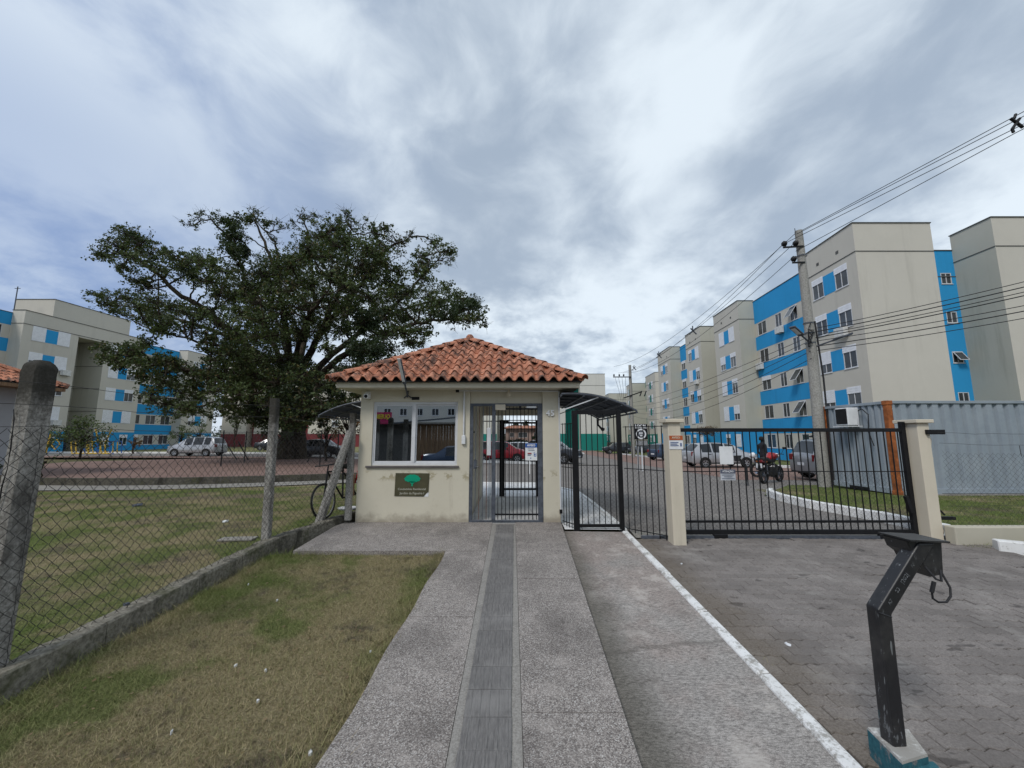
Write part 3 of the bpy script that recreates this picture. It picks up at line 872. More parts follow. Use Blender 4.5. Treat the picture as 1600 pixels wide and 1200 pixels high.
for (x, y) in allp:
    z = G(x,y) + paver_z(x,y); rz = random.gauss(0, .006); rx = slope + random.gauss(0,.006); ry = random.gauss(0,.004)
    xk = 1.80 + .02*(y-.9)
    if x - PL/2 < xk:       # cut against the white kerb
        if x + PL/2 < xk + .03: continue
        bm = bmesh.new(); bm.from_mesh(pme); bm.transform(Matrix.Translation((x,y,z)) @ Euler((rx,ry,rz)).to_matrix().to_4x4())
        bmesh.ops.bisect_plane(bm, geom=bm.verts[:]+bm.edges[:]+bm.faces[:], plane_co=(xk,y,0), plane_no=(1,0,0), clear_inner=True)
        me = bpy.data.meshes.new('paver'); bm.to_mesh(me); bm.free()
        if not me.materials: me.materials.append(MT['paver'])
        linkmesh('paver', me, driveway); continue
    if (x, y) in near:
        linkmesh('paver', pme, driveway, (x,y,z), (rx,ry,rz))
    else:
        m = Euler((rx,ry,rz)).to_matrix()
        v = pbase @ np.array(m).T + np.array([x,y,z])
        k = len(rest_v)*len(pvv); rest_v.append(v); rest_f += [tuple(i+k for i in f) for f in pvf]
rme = bpy.data.meshes.new('paver_field'); rme.from_pydata(np.concatenate(rest_v).tolist(), [], rest_f); rme.materials.append(MT['paver']); rme.update()
linkmesh('paver_field', rme, driveway)['kind'] = 'stuff'
# threshold strip with the gate rail
sheet('gate_threshold', [(1.97,6.62),(6.98,6.62),(6.95,6.98),(2.0,6.98)], -.004, MT['kerb_grey'], step=1)

# ------------------------------------------------------------------ grass blades
def blades(name, n, xr, yr, inside, hmin, hmax, wmin, wmax, dz=0., lean=.8, clump=0.0):
    P = np.column_stack([RNG.uniform(*xr, n), RNG.uniform(*yr, n)])
    if clump:
        c = RNG.uniform((xr[0], yr[0]), (xr[1], yr[1]), (n//14, 2)); idx = RNG.integers(0, len(c), n)
        P2 = c[idx] + RNG.normal(0, clump, (n, 2)); sel = RNG.random(n) < .6; P[sel] = P2[sel]
    keep = inside(P[:,0], P[:,1]); P = P[keep]; n = len(P)
    Z = np.array([G(a, b) for a, b in P]) + dz
    h = RNG.uniform(hmin, hmax, n)*RNG.uniform(.6, 1.2, n); w = RNG.uniform(wmin, wmax, n); th = RNG.uniform(0, 2*np.pi, n)
    le = RNG.normal(0, lean, (n, 2))*h[:,None]
    d = np.column_stack([np.cos(th), np.sin(th)])*w[:,None]/2
    A = np.column_stack([P-d, Z-.004]); B = np.column_stack([P+d, Z-.004]); C = np.column_stack([P+le, Z+h])
    V = np.stack([A,B,C], 1).reshape(-1, 3)
    me = fast_mesh(name, V, 3, MT['blade'])
    o = bpy.data.objects.new(name, me); COL.objects.link(o); o['kind'] = 'stuff'
    return o
tag(blades('grass', 120000, (-3.36,-.9), (1.9,5.85), lambda x,y: (x < -1.06+.03*y) & (y < 5.83), .012, .042, .0022, .0048, -.012, .9, .03), 'short dry grass on the front lawn', 'grass')
tag(blades('grass', 34000, (-3.36,-.9), (1.9,5.85), lambda x,y: ((x > -1.28+.03*y+.05*np.sin(y*7)) & (x < -1.03+.03*y)) | (x < -3.12+.08*np.sin(y*5)) | ((y>5.7)&(x<-2.2)), .035, .105, .003, .006, -.012, .8, .03), 'longer green grass along the plinth and the path edge', 'grass')
tag(blades('grass', 110000, (-13,-3.5), (3.0,13.0), lambda x,y: (x < -3.6) & (np.abs(x) < 1.35*y+1.2), .015, .045, .004, .009, -.02, 1.0), 'short mown grass on the lawn behind the wire fence', 'grass')
tag(blades('grass', 36000, (6.9,15), (6.5,12.5), lambda x,y: (x > 7.3+.0*y) & ((y<11.0)|(x<10.2)), .02, .05, .006, .011, .02, .9), 'green grass between the kerb and the container', 'grass')
tag(blades('grass', 5000, (6.7,9), (5.3,6.35), lambda x,y: (y > 6.05-(x-7)*.28), .02, .07, .004, .008, -.02, .8), 'weedy grass at the foot of the right-hand wall', 'grass')

tag(blades('weeds', 2600, (.55,2.75), (1.8,7.3), lambda x,y: ((np.abs(x-(1.915+.02*(y-.9))) < .012+.02*np.abs(np.sin(y*3.3))) & (np.sin(y*2.1)+np.sin(y*5.7) > .1)) | ((np.abs(x-(.60+.038*y)) < .02) & (np.sin(y*3.7)+np.sin(y*9.1) > .6)) | ((np.abs(y-6.2) < .06) & (x > 2.38) & (x < 2.7)), .01, .035, .002, .004, .0, .9, 0), 'small weeds in the seams beside the white strip and the walk', 'weeds')
# ------------------------------------------------------------------ gatehouse
BX0, BX1, BY0, BY1, BH = -2.80, .875, 7.40, 10.75, 2.42
booth = thing('gatehouse', ((BX0+BX1)/2, BY0, 0), 'small cream gatehouse with a clay tile hip roof, a sliding window and a barred passage', 'gatehouse')
WX0, WX1, WZ0, WZ1 = -2.565, -1.00, 1.035, 2.20
PX0, PX1 = -.775, .565         # passage
PTOP = 2.17
def slabwall(name, a, b, mat=None, bevel=.006):
    return MB().box(a, b).build(name, mat or MT['cream'], booth, bevel=bevel)
T = .15
# front wall round the window: one mesh with the opening cut out
def wall_open(name, x0, x1, z0, z1, ox0, ox1, oz0, oz1, y0, y1, mat):
    mb = MB()
    xs = [x0, ox0, ox1, x1]; zs = [z0, oz0, oz1, z1]
    for i in range(3):
        for k in range(3):
            if i == 1 and k == 1: continue
            for yy, fl in ((y0, 0), (y1, 1)):
                mb.quad((xs[i],yy,zs[k]),(xs[i+1],yy,zs[k]),(xs[i+1],yy,zs[k+1]),(xs[i],yy,zs[k+1]))
    mb.quad((ox0,y0,oz0),(ox0,y1,oz0),(ox0,y1,oz1),(ox0,y0,oz1)); mb.quad((ox1,y0,oz0),(ox1,y1,oz0),(ox1,y1,oz1),(ox1,y0,oz1))
    mb.quad((ox0,y0,oz0),(ox1,y0,oz0),(ox1,y1,oz0),(ox0,y1,oz0)); mb.quad((ox0,y0,oz1),(ox1,y0,oz1),(ox1,y1,oz1),(ox0,y1,oz1))
    mb.quad((x0,y0,z0),(x0,y1,z0),(x0,y1,z1),(x0,y0,z1)); mb.quad((x1,y0,z0),(x1,y1,z0),(x1,y1,z1),(x1,y0,z1))
    o = mb.build(name, mat, booth)
    bm = bmesh.new(); bm.from_mesh(o.data); bmesh.ops.remove_doubles(bm, verts=bm.verts[:], dist=1e-4)
    bmesh.ops.recalc_face_normals(bm, faces=bm.faces[:]); bm.to_mesh(o.data); bm.free()
    return o
wall_open('wall', BX0, PX0-.002, .0, BH, WX0, WX1, WZ0, WZ1, BY0, BY0+T, MT['cream'])
slabwall('wall', (BX0, BY0+T, 0), (BX0+T, BY1, BH))
slabwall('wall', (BX0+T, BY1-T, 0), (PX0-T, BY1, BH))
slabwall('wall', (PX0-T, BY0+T, 0), (PX0-.002, BY1, BH))
slabwall('pillar', (PX1, BY0-.004, 0), (BX1, BY0+.30, BH))
slabwall('pillar', (PX1+.12, BY1-.25, 0), (BX1, BY1, BH))
slabwall('lintel', (PX0, BY0+.045, PTOP), (PX1, BY0+.19, BH), bevel=.003)
slabwall('lintel', (PX0, BY1-.2, 2.12), (PX1+.12, BY1-.03, BH), bevel=.003)
MB().box((PX0, BY0+.002, -.05), (BX1-.002, BY1, .032)).build('floor', MT['walktile'], booth)
MB().box((BX0+T, BY0+T, -.05), (PX0-T, BY1-T, .034)).build('floor', MT['kerb_grey'], booth)
MB().box((BX0-.33, BY0-.34, BH), (BX1+.33, BY1+.33, BH+.10)).build('roof_slab', MT['cream'], booth, bevel=.006)
MB().box((BX0-.012, BY0-.012, 0), (PX0-.001, BY0-.001, .045)).build('base_band', MT['kerb_grey'], booth)
# desk and a monitor seen dimly in the booth
MB().box((-2.5, BY0+.35, .72), (-1.1, BY0+.9, .76)).build('desk', MT['wood'], booth)
# roof
EX0, EX1, EY0, EY1 = BX0-.40, BX1+.37, BY0-.42, BY1+.42
ZE, ZA = BH+.115, 3.76
CX, CY = (EX0+EX1)/2, (EY0+EY1)/2
TP, TL = .197, .30
def tile_profile(n=10):
    pr = []
    for i in range(n+1):
        x = TP*1.10*i/n - TP*.05
        q = (x % TP)/TP
        if q < .36: z = -.012*math.sin(math.pi*q/.36)
        else: z = .074*math.sin(math.pi*(q-.36)/.64)**.75
        pr.append((x, z))
    return pr
def tile_geo(length=.345):
    pr = tile_profile(); n = len(pr); vs = []
    for (x,z) in pr: vs.append((x, -.02, z+.006))          # lower lip underside
    for (x,z) in pr: vs.append((x, -.02, z+.024))
    for (x,z) in pr: vs.append((TP/2+(x-TP/2)*.93, length-.02, z*.86+.002))
    fs = []
    for r in range(2):
        for i in range(n-1): fs.append((r*n+i, r*n+i+1, (r+1)*n+i+1, (r+1)*n+i))
    return vs, fs
tv, tf = tile_geo()
tile_me = bpy.data.meshes.new('roof_tile'); tile_me.from_pydata(tv, [], tf); tile_me.materials.append(MT['tile'])
tile_me.polygons.foreach_set('use_smooth', [True]*len(tile_me.polygons)); tile_me.set_sharp_from_angle(angle=R(40)); tile_me.update()
faces_roof = [ # corner left, corner right as seen from outside
    ((EX0,EY0), (EX1,EY0)), ((EX1,EY0), (EX1,EY1)), ((EX0,EY1), (EX0,EY0)), ((EX1,EY1), (EX0,EY1))]
apex = Vector((CX, CY, ZA))
hid_v, hid_f = [], []
mbd = MB()
for fi, (a, b) in enumerate(faces_roof):
    A = Vector((*a, ZE)); B = Vector((*b, ZE)); u = (B-A).normalized(); L = (B-A).length
    mid = (A+B)/2; up = (apex-mid); H = up.length; up.normalize(); nrm = u.cross(up).normalized()
    if nrm.z < 0: nrm = -nrm
    mbd.add([A-nrm*.02, B-nrm*.02, apex-nrm*.02], [(0,1,2)])
    Mx = Matrix((u, up, nrm)).transposed().to_4x4(); Mx.translation = A
    rows = int(H/TL)+1; ncol = int(L/TP)+2
    s0 = L/2 - ncol*TP/2
    for r in range(rows):
        v = r*TL
        for c in range(ncol):
            s = s0 + c*TP
            # width of the face at this height
            def inside(ss, vv): return min(ss/(L/2)*H, (L-ss)/(L/2)*H) - vv
            cs = [inside(s+x, v+y_) for x in (0,TP) for y_ in (-.02,TL)]
            if max(cs) <= 0: continue
            jit = Matrix.Translation((random.gauss(0,.0025), random.gauss(0,.006), random.uniform(0,.004))) @ Matrix.Rotation(random.gauss(0,.012), 4, 'Z')
            Tm = Mx @ Matrix.Translation((s, v, 0)) @ jit
            if min(cs) > .03 and fi != 3:
                o = linkmesh('roof_tile', tile_me, booth, keep=True); o.matrix_basis = Tm
                continue
            bm = bmesh.new(); bm.from_mesh(tile_me); bm.transform(Matrix.Translation((s, v, 0)) @ jit)
            for sg, px in ((1, 0), (-1, L)):
                # keep the side towards the middle of the face
                no = Vector((H*sg, -L/2, 0)).normalized()
                bmesh.ops.bisect_plane(bm, geom=bm.verts[:]+bm.edges[:]+bm.faces[:], plane_co=(px, 0, 0), plane_no=no, clear_inner=True)
            if not bm.faces: bm.free(); continue
            bm.transform(Mx)
            if fi == 3:
                k = len(hid_v); bm.verts.index_update()
                hid_v += [tuple(q.co) for q in bm.verts]; hid_f += [tuple(q.index+k for q in f.verts) for f in bm.faces]
                bm.free(); continue
            me = bpy.data.meshes.new('roof_tile'); bm.to_mesh(me); bm.free()
            if not me.materials: me.materials.append(MT['tile'])
            linkmesh('roof_tile', me, booth, keep=True)
hm = bpy.data.meshes.new('rear_tiles'); hm.from_pydata(hid_v, [], hid_f); hm.materials.append(MT['tile']); hm.update()
linkmesh('rear_tiles', hm, booth, keep=True)['kind'] = 'stuff'
mbd.build('roof_deck', MT['trim'], booth)
# hip tiles
def hip_mesh(L=.36, r0=.088, r1=.070):
    vs = []; n = 9
    for (y_, r, dz) in ((0, r0, 0), (0, r0+.014, 0), (L, r1+.012, -.012)):
        for i in range(n):
            t = math.pi*(i/(n-1)); vs.append((r*math.cos(t)*1.05, y_, r*math.sin(t)*.80+dz-.01))
    fs = [(k*n+i, k*n+i+1, (k+1)*n+i+1, (k+1)*n+i) for k in range(2) for i in range(n-1)]
    me = bpy.data.meshes.new('hip_tile'); me.from_pydata(vs, [], fs); me.materials.append(MT['tile'])
    me.polygons.foreach_set('use_smooth', [True]*len(me.polygons)); me.set_sharp_from_angle(angle=R(40)); me.update(); return me
hme = hip_mesh()
for c in ((EX0,EY0),(EX1,EY0),(EX1,EY1),(EX0,EY1)):
    A = Vector((*c, ZE+.045)); d = (apex+Vector((0,0,.045))-A); L = d.length; d.normalize()
    side_ = d.cross(Vector((0,0,1))).normalized(); n_ = side_.cross(d)
    Mx = Matrix((side_, d, n_)).transposed().to_4x4()
    k = int(L/.305)
    for i in range(k):
        Mx2 = Mx.copy(); Mx2.translation = A + d*(-.05 + (L-.06)/k*i) + n_*.012
        o = linkmesh('hip_tile', hme, booth, keep=True); o.matrix_basis = Mx2 @ Matrix.Rotation(random.gauss(0,.015),4,'Z')
o = MB().lathe([(.001,.13),(.05,.12),(.085,.08),(.10,.02),(.11,-.03)], tuple(apex+Vector((0,0,.03))), n=12).build('apex_cap', MT['tile'], booth, smooth=True)
# window
WXM = (WX0+WX1)/2 - .02
wroot = MB()
f = .030; yf = BY0+.025
for a, b in (((WX0,yf,WZ0),(WX0+f,yf+.06,WZ1)), ((WX1-f,yf,WZ0),(WX1,yf+.06,WZ1)), ((WX0+f,yf,WZ1-.045),(WX1-f,yf+.06,WZ1)), ((WX0+f,yf,WZ0),(WX1-f,yf+.06,WZ0+.05)), ((WXM-.03,yf-.004,WZ0+.05),(WXM+.022,yf+.05,WZ1-.045))):
    wroot.box(a, b)
for (xa, xb, yy) in ((WX0+f, WXM-.03, yf+.012), (WXM+.022, WX1-f, yf+.028)):
    for a, b in (((xa,yy,WZ0+.05),(xb,yy+.02,WZ0+.08)), ((xa,yy,WZ1-.075),(xb,yy+.02,WZ1-.045)), ((xa,yy,WZ0+.08),(xa+.022,yy+.02,WZ1-.075)), ((xb-.022,yy,WZ0+.08),(xb,yy+.02,WZ1-.075))):
        wroot.box(a, b)
win = wroot.build('window', MT['alu'], booth, bevel=.004)
MB().box((WX0+f+.023,yf+.020,WZ0+.081),(WXM-.053,yf+.023,WZ1-.076)).build('pane', MT['tinted'], win)
MB().box((WXM+.045,yf+.036,WZ0+.081),(WX1-f-.023,yf+.039,WZ1-.076)).build('pane', MT['tinted'], win)
MB().box((WX0-.09, BY0-.035, WZ0-.035), (WX1+.035, BY0+.10, WZ0-.001)).build('sill', plain('slate_sill', (.11,.10,.10), .6), booth, bevel=.004)
# name board: green tree emblem and two lines of lettering
sx0, sx1, sz0, sz1 = -2.125, -1.495, .50, .905
board_m = plain('olive_board', (.072, .066, .035), .6, .1)
nb = thing('name_board', ((sx0+sx1)/2, BY0-.012, sz0), 'olive green name board with a green tree emblem, one corner torn, under the booth window', 'sign')
MB().prism([(sx0+.01,sz0),(sx1-.09,sz0-.006),(sx1-.045,sz0+.05),(sx1-.01,sz0+.075),(sx1,sz1-.005),(sx0+.018,sz1)], 0, .006, M=Matrix(((1,0,0,0),(0,0,-1,BY0-.004),(0,1,0,0),(0,0,0,1)))).build('board', board_m, nb)
MB().prism([(sx1-.095,sz0-.012),(sx1-.01,sz0-.012),(sx1-.004,sz0+.06),(sx1-.04,sz0+.045)], 0, .003, M=Matrix(((1,0,0,0),(0,0,-1,BY0-.002),(0,1,0,0),(0,0,0,1)))).build('glue_patch', MT['white'], nb)
emg = plain('emblem_green', (.0, .30, .17), .5, .05)
ecx, ecz = -1.80, .80
def emb(pts): return MB().prism(pts, 0, .004, M=Matrix(((1,0,0,ecx),(0,0,-1,BY0-.0105),(0,1,0,ecz),(0,0,0,1))))
crown = [(.142*math.cos(t)*(1+.06*math.sin(t*9)), (.085 if math.sin(t)>0 else .055)*math.sin(t)*(1+.05*math.sin(t*11))-.005) for t in np.linspace(0, 2*math.pi, 40)[:-1]]
emb(crown).build('emblem', emg, nb)
emb([(-.018,-.125),(.012,-.125),(.016,-.085),(.06,-.045),(-.06,-.045),(-.012,-.09)]).build('emblem', emg, nb)
let = plain('pale_lettering', (.42, .41, .34), .5, .05)
text_mesh('lettering', 'Condomínio Residencial', .05, let, nb, (-1.805, BY0-.0112, .622), width=.50, bold=.0006)
text_mesh('lettering', 'Jardim da Figueira I', .056, let, nb, (-1.80, BY0-.0112, .548), width=.44, bold=.0006)
# house number
hn = thing('house_number', (.70, BY0-.02, 1.95), 'white metal numerals 45 on the pillar right of the passage', 'house number')
text_mesh('numeral', '4', .145, MT['white'], hn, (.665, BY0-.018, 1.985), ext=.012, bold=.004)
text_mesh('numeral', '5', .145, MT['white'], hn, (.745, BY0-.018, 1.985), ext=.012, bold=.004)
# conduit and switch box between window and passage
cd = thing('conduit', (-.86, BY0-.02, 1.55), 'white conduit with a small box running down the wall beside the booth window', 'conduit')
MB().tube([(-.885,BY0-.022,2.40),(-.885,BY0-.022,1.55)], .016, 8).build('pipe', MT['alu'], cd, smooth=True)
MB().tube([(-1.0,BY0-.022,2.405),(.86,BY0-.026,2.395)], .014, 8).tube([(.868,BY0-.02,2.395),(.872,BY0-.02,.25)], .013, 8).build('pipe', MT['alu'], cd, smooth=True)
MB().box((-.92,BY0-.05,1.42),(-.85,BY0-.001,1.58)).build('switch_box', MT['white'], cd, bevel=.008)
MB().box((-1.04,BY0-.055,2.375),(-.98,BY0-.001,2.42)).build('clip', MT['black'], cd)
MB().box((.85,BY0-.04,.20),(.90,BY0-.006,.27)).build('clip', MT['black'], cd)
# small things on the wall
cm = thing('security_camera', (-2.66, BY0-.1, 2.25), 'small white security camera at the left top corner of the booth', 'camera')
MB().box((-2.72,BY0-.03,2.29),(-2.62,BY0-.001,2.39)).build('mount', MT['white'], cm, bevel=.01)
MB().cbox((-2.655,BY0-.10,2.29), (.085,.16,.085)).build('housing', MT['white'], cm, bevel=.015, seg=2)
MB().lathe([(0,-.005),(.03,-.005),(.03,.01)], (-2.65,BY0-.185,2.285), 'y', 12).build('lens', MT['black'], cm)
vt = MB().box((-1.86,BY0-.012,2.235),(-1.72,BY0+.002,2.29)).build('wall_vent', MT['black'], None, bevel=.003)
tag(vt, 'small dark vent block in the wall above the booth window', 'vent')
fl = thing('lamp_arm', (-1.90, BY0, 2.29), 'slim lamp on an angled arm reaching up over the booth eave', 'lamp')
MB().tube([(-2.0,BY0-.01,2.27),(-1.93,BY0-.05,2.32),(-1.86,BY0-.01,2.27)], .012, 6).tube([(-1.93,BY0-.02,2.40),(-1.93,BY0-.06,2.28)], .016, 6).build('bracket', MT['steel'], fl)
MB().bar((-1.93,BY0-.05,2.31), (-1.85,6.80,2.50), .024, .024).build('arm', MT['steel'], fl)
MB().bar((-1.845,6.82,2.46), (-1.86,6.50,2.83), .062, .03).build('lamp_head', MT['steel'], fl, bevel=.006)
MB().bar((-1.852,6.76,2.49), (-1.868,6.47,2.83), .044, .01).build('lens', MT['white'], fl)
bb = thing('ceiling_bulb', (-.06, BY0-.02, 2.3), 'small pale bulb under the lintel over the passage', 'lamp')
MB().lathe([(.0,-.10),(.03,-.09),(.042,-.055),(.028,-.02),(.018,.0),(.018,.03)], (-.06,BY0-.05,2.385), n=12).build('bulb', MT['cream2'], bb, smooth='all')

# barred screen and door across the passage
bs = thing('barred_door', ((PX0+PX1)/2, BY0+.03, 0), 'grey blue steel door of upright bars closing the booth passage', 'gate')
dy0, dy1 = BY0+.004, BY0+.045
fr = MB()
for a, b in (((PX0,dy0,.035),(PX0+.06,dy1,PTOP)), ((PX1-.095,dy0,.035),(PX1-.001,dy1,PTOP)), ((PX0+.06,dy0,PTOP-.05),(PX1-.095,dy1,PTOP)), ((PX0+.06,dy0,.035),(PX1-.095,dy1,.075)), ((-.37,dy0-.004,.075),(-.30,dy1,PTOP-.05))):
    fr.box(a, b)
fr.build('frame', MT['steel'], bs, bevel=.004)
rs = plain('rusty_steel', (.12,.065,.05), .8, .4, 20)
for i, x in enumerate((-.665, -.60, -.53, -.465, -.415)):
    MB().cbox((x, dy0+.02, 1.10), (.012,.012,2.03)).build('bar', rs if i in (1,3) else MT['steel'], bs)
for i in range(11):
    x = -.255 + i*.0695
    MB().cbox((x, dy0+.02, 1.10), (.013,.013,2.03)).build('bar', MT['black'], bs)
MB().box((-.30,dy0+.010,2.055),(PX1-.095,dy0+.03,2.085)).box((-.30,dy0+.010,.16),(PX1-.095,dy0+.03,.19)).build('cross_bar', MT['black'], bs)
MB().box((-.31,dy0-.02,2.045),(-.12,dy1+.02,2.15)).build('closer_box', MT['cream2'], bs, bevel=.006)
MB().box((.27,dy0-.015,2.085),(.45,dy0+.01,2.115)).build('strip_lamp', MT['white'], bs)
MB().box((-.46,dy0-.015,1.22),(-.385,dy0-.002,1.72)).build('mail_slot', MT['alu'], bs, bevel=.004)
MB().box((-.70,dy0-.012,.98),(-.64,dy0-.002,1.14)).tube([(-.66,dy0-.01,1.02),(-.66,dy0-.05,1.02),(-.60,dy0-.055,1.02)], .008, 6).build('lock', MT['steel'], bs)
MB().lathe([(0,-.03),(.014,-.03),(.014,0)], (-.695,dy0,1.64), 'y', 10).build('knob', MT['black'], bs)
# inner gate at the back of the passage
ig = thing('inner_gate', (.1, BY1-.1, 0), 'black barred gate at the back end of the passage', 'gate')
gy = BY1-.14
g2 = MB()
for a, b in (((-.33,gy,.035),(-.19,gy+.06,1.98)), ((.62,gy,.035),(.70,gy+.06,1.98)), ((-.19,gy,1.90),(.62,gy+.05,1.95)), ((-.19,gy,.19),(.62,gy+.05,.24)), ((PX0,gy+.01,1.955),(-.33,gy+.04,1.98)), ((-.33,gy+.005,1.98),(.70,gy+.045,2.0))):
    g2.box(a, b)
g2.build('frame', MT['black'], ig, bevel=.003)
for i in range(9): MB().cbox((-.10+i*.088, gy+.025, 1.07), (.012,.012,1.66)).build('bar', MT['black'], ig)
for i in range(3): MB().cbox((-.66+i*.11, gy+.025, 1.02), (.012,.012,1.94)).build('bar', MT['black'], ig)
MB().box((-.20,gy-.03,1.90),(-.08,gy-.001,1.99)).build('closer', MT['black'], ig)
MB().tube([(.20,gy-.9,2.42),(.20,gy-.9,2.2)], .03, 8).build('sensor', MT['black'], ig)
# notice in the passage
ns = thing('notice', (.49, 7.390, .4), 'white notice with a blue header hung on the bars of the booth door', 'notice')
nw = MB().box((.34,7.390,.96),(.645,7.396,1.395)).build('board', MT['white'], ns)
nblue = plain('notice_blue', (.02,.09,.33), .5, .05); ngrey = plain('print_grey', (.13,.15,.2), .6, .05)
MB().box((.342,7.3870,1.285),(.643,7.3899,1.39)).build('header', nblue, ns)
text_mesh('lettering', 'AVISO', .075, MT['white'], ns, (.492,7.3855,1.338), bold=.003)
mbp = MB()
for k, (a, b, z) in enumerate(((.40,.56,1.245),(.42,.58,1.205),(.40,.50,1.10),(.40,.48,1.08))): mbp.box((a,7.3870,z),(b,7.3899,z+.013))
mbp.build('print', ngrey, ns)
MB().box((.40,7.3870,1.125),(.50,7.3899,1.15)).build('print', MT['red'], ns)
for (a,b,c,d) in ((.56,.62,1.06,1.075),(.56,.575,1.075,1.17),(.61,.622,1.075,1.15),(.575,.60,1.10,1.12),(.47,.49,1.00,1.03)):
    MB().box((a,7.3870,c),(b,7.3899,d)).build('print', nblue, ns)
MB().box((.44,7.396,.62),(.46,7.402,.97)).build('stake', MT['white'], ns)


for o_ in [ns] + list(ns.children_recursive):
    if o_.type == 'MESH' and not o_.name.startswith('lettering'):
        for v_ in o_.data.vertices: v_.co.x *= .711; v_.co.z = EYE + (v_.co.z-EYE)*.711 
    elif o_.name.startswith('lettering'):
        o_.location.x *= .711; o_.location.z = EYE + (o_.location.z-EYE)*.711; o_.data.transform(Matrix.Diagonal((.711, .711, 1, 1)))
# ------------------------------------------------------------------ arched awnings on both sides
def awning(x0, x1, y0, y1, label):
    aw = thing('awning', (x0, y0, 1.9), label, 'awning')
    sgn = 1 if x1 > x0 else -1; Wd = abs(x1-x0)
    prof = []
    for i in range(11):
        t = i/10; prof.append((x0+sgn*Wd*t, 2.335 + .03*math.sin(t*1.6) - .34*t**2.3))
    mb = MB(); n = len(prof)
    nb_ = int((y1-y0)/.62)
    for k in range(nb_):
        ya = y0+(y1-y0)*k/nb_+.012; yb = y0+(y1-y0)*(k+1)/nb_-.012
        p = MB()
        vs = [(x,yy,z+dz) for yy in (ya,yb) for dz in (0,.008) for x,z in prof]
        fs = [(i,i+1,2*n+i+1,2*n+i) for i in range(n-1)] + [(n+i,n+i+1,3*n+i+1,3*n+i) for i in range(n-1)] + [(i,i+1,n+i+1,n+i) for i in range(n-1)] + [(2*n+i,2*n+i+1,3*n+i+1,3*n+i) for i in range(n-1)]
        p.add(vs, fs); p.build('roof_panel', MT['poly'], aw, smooth=True)
    for k in range(nb_+1):
        yy = y0+(y1-y0)*k/nb_
        MB().tube([(x,yy,z-.018) for x,z in prof], .017, 6).build('rib', MT['steel'], aw)
    for i in (0, 3, 6, 8, 10):
        x, z = prof[i]; MB().bar((x,y0,z-.04),(x,y1,z-.04), .03, .03).build('purlin', MT['steel'], aw)
    # hanging braces
    for yy in (y0+.05, y1-.05):
        MB().bar((x0,yy,2.02),(prof[5][0],yy,prof[5][1]-.03), .02, .02).build('brace', MT['alu'] if yy < y0+.1 else MT['steel'], aw)
    return aw, prof
awning(.88, 2.22, 7.10, 10.25, 'dark arched polycarbonate awning fixed to the right side of the booth')
awning(-2.81, -4.15, 8.6, 10.9, 'dark arched polycarbonate awning on the left side of the booth')
dl = thing('dome_camera', (2.15, 10.2, 1.8), 'dark camera hanging from the back corner of the right awning', 'camera')
MB().tube([(2.18,10.2,2.0),(2.18,10.2,1.86),(2.26,10.15,1.76)], .028, 8).build('stem', MT['black'], dl)
MB().lathe([(0,-.06),(.045,-.03),(.055,.02),(0,.05)], (2.28,10.12,1.75), n=12).build('housing', MT['black'], dl, smooth='all')

# ------------------------------------------------------------------ black pedestrian gate and the bar fence beside it
pg = thing('pedestrian_gate', (1.5, 7.05, 0), 'tall black barred gate in a thick frame between the booth and the bar fence', 'gate')
P0, P1, yg = 1.055, 1.915, 7.045
zt = 2.02
MB().box((P0,yg,G(0,7)-.02),(P0+.10,yg+.07,zt)).build('frame', MT['black'], pg, bevel=.004)
MB().box((P1-.075,yg,G(0,7)-.02),(P1,yg+.07,zt)).build('frame', MT['black'], pg, bevel=.004)
MB().box((P0+.10,yg+.004,zt-.07),(P1-.075,yg+.066,zt)).build('frame', MT['black'], pg, bevel=.004)
MB().box((P0+.10,yg+.01,.03),(P1-.075,yg+.055,.08)).build('frame', MT['black'], pg, bevel=.004)
for i in range(7):
    MB().cbox((P0+.10+(P1-P0-.175)*(i+.5)/7, yg+.03, (zt+.05)/2), (.013,.013,zt-.12)).build('bar', MT['black'], pg)
MB().box((P0+.10,yg+.02,1.06),(P1-.075,yg+.038,1.072)).build('cross_bar', MT['black'], pg)

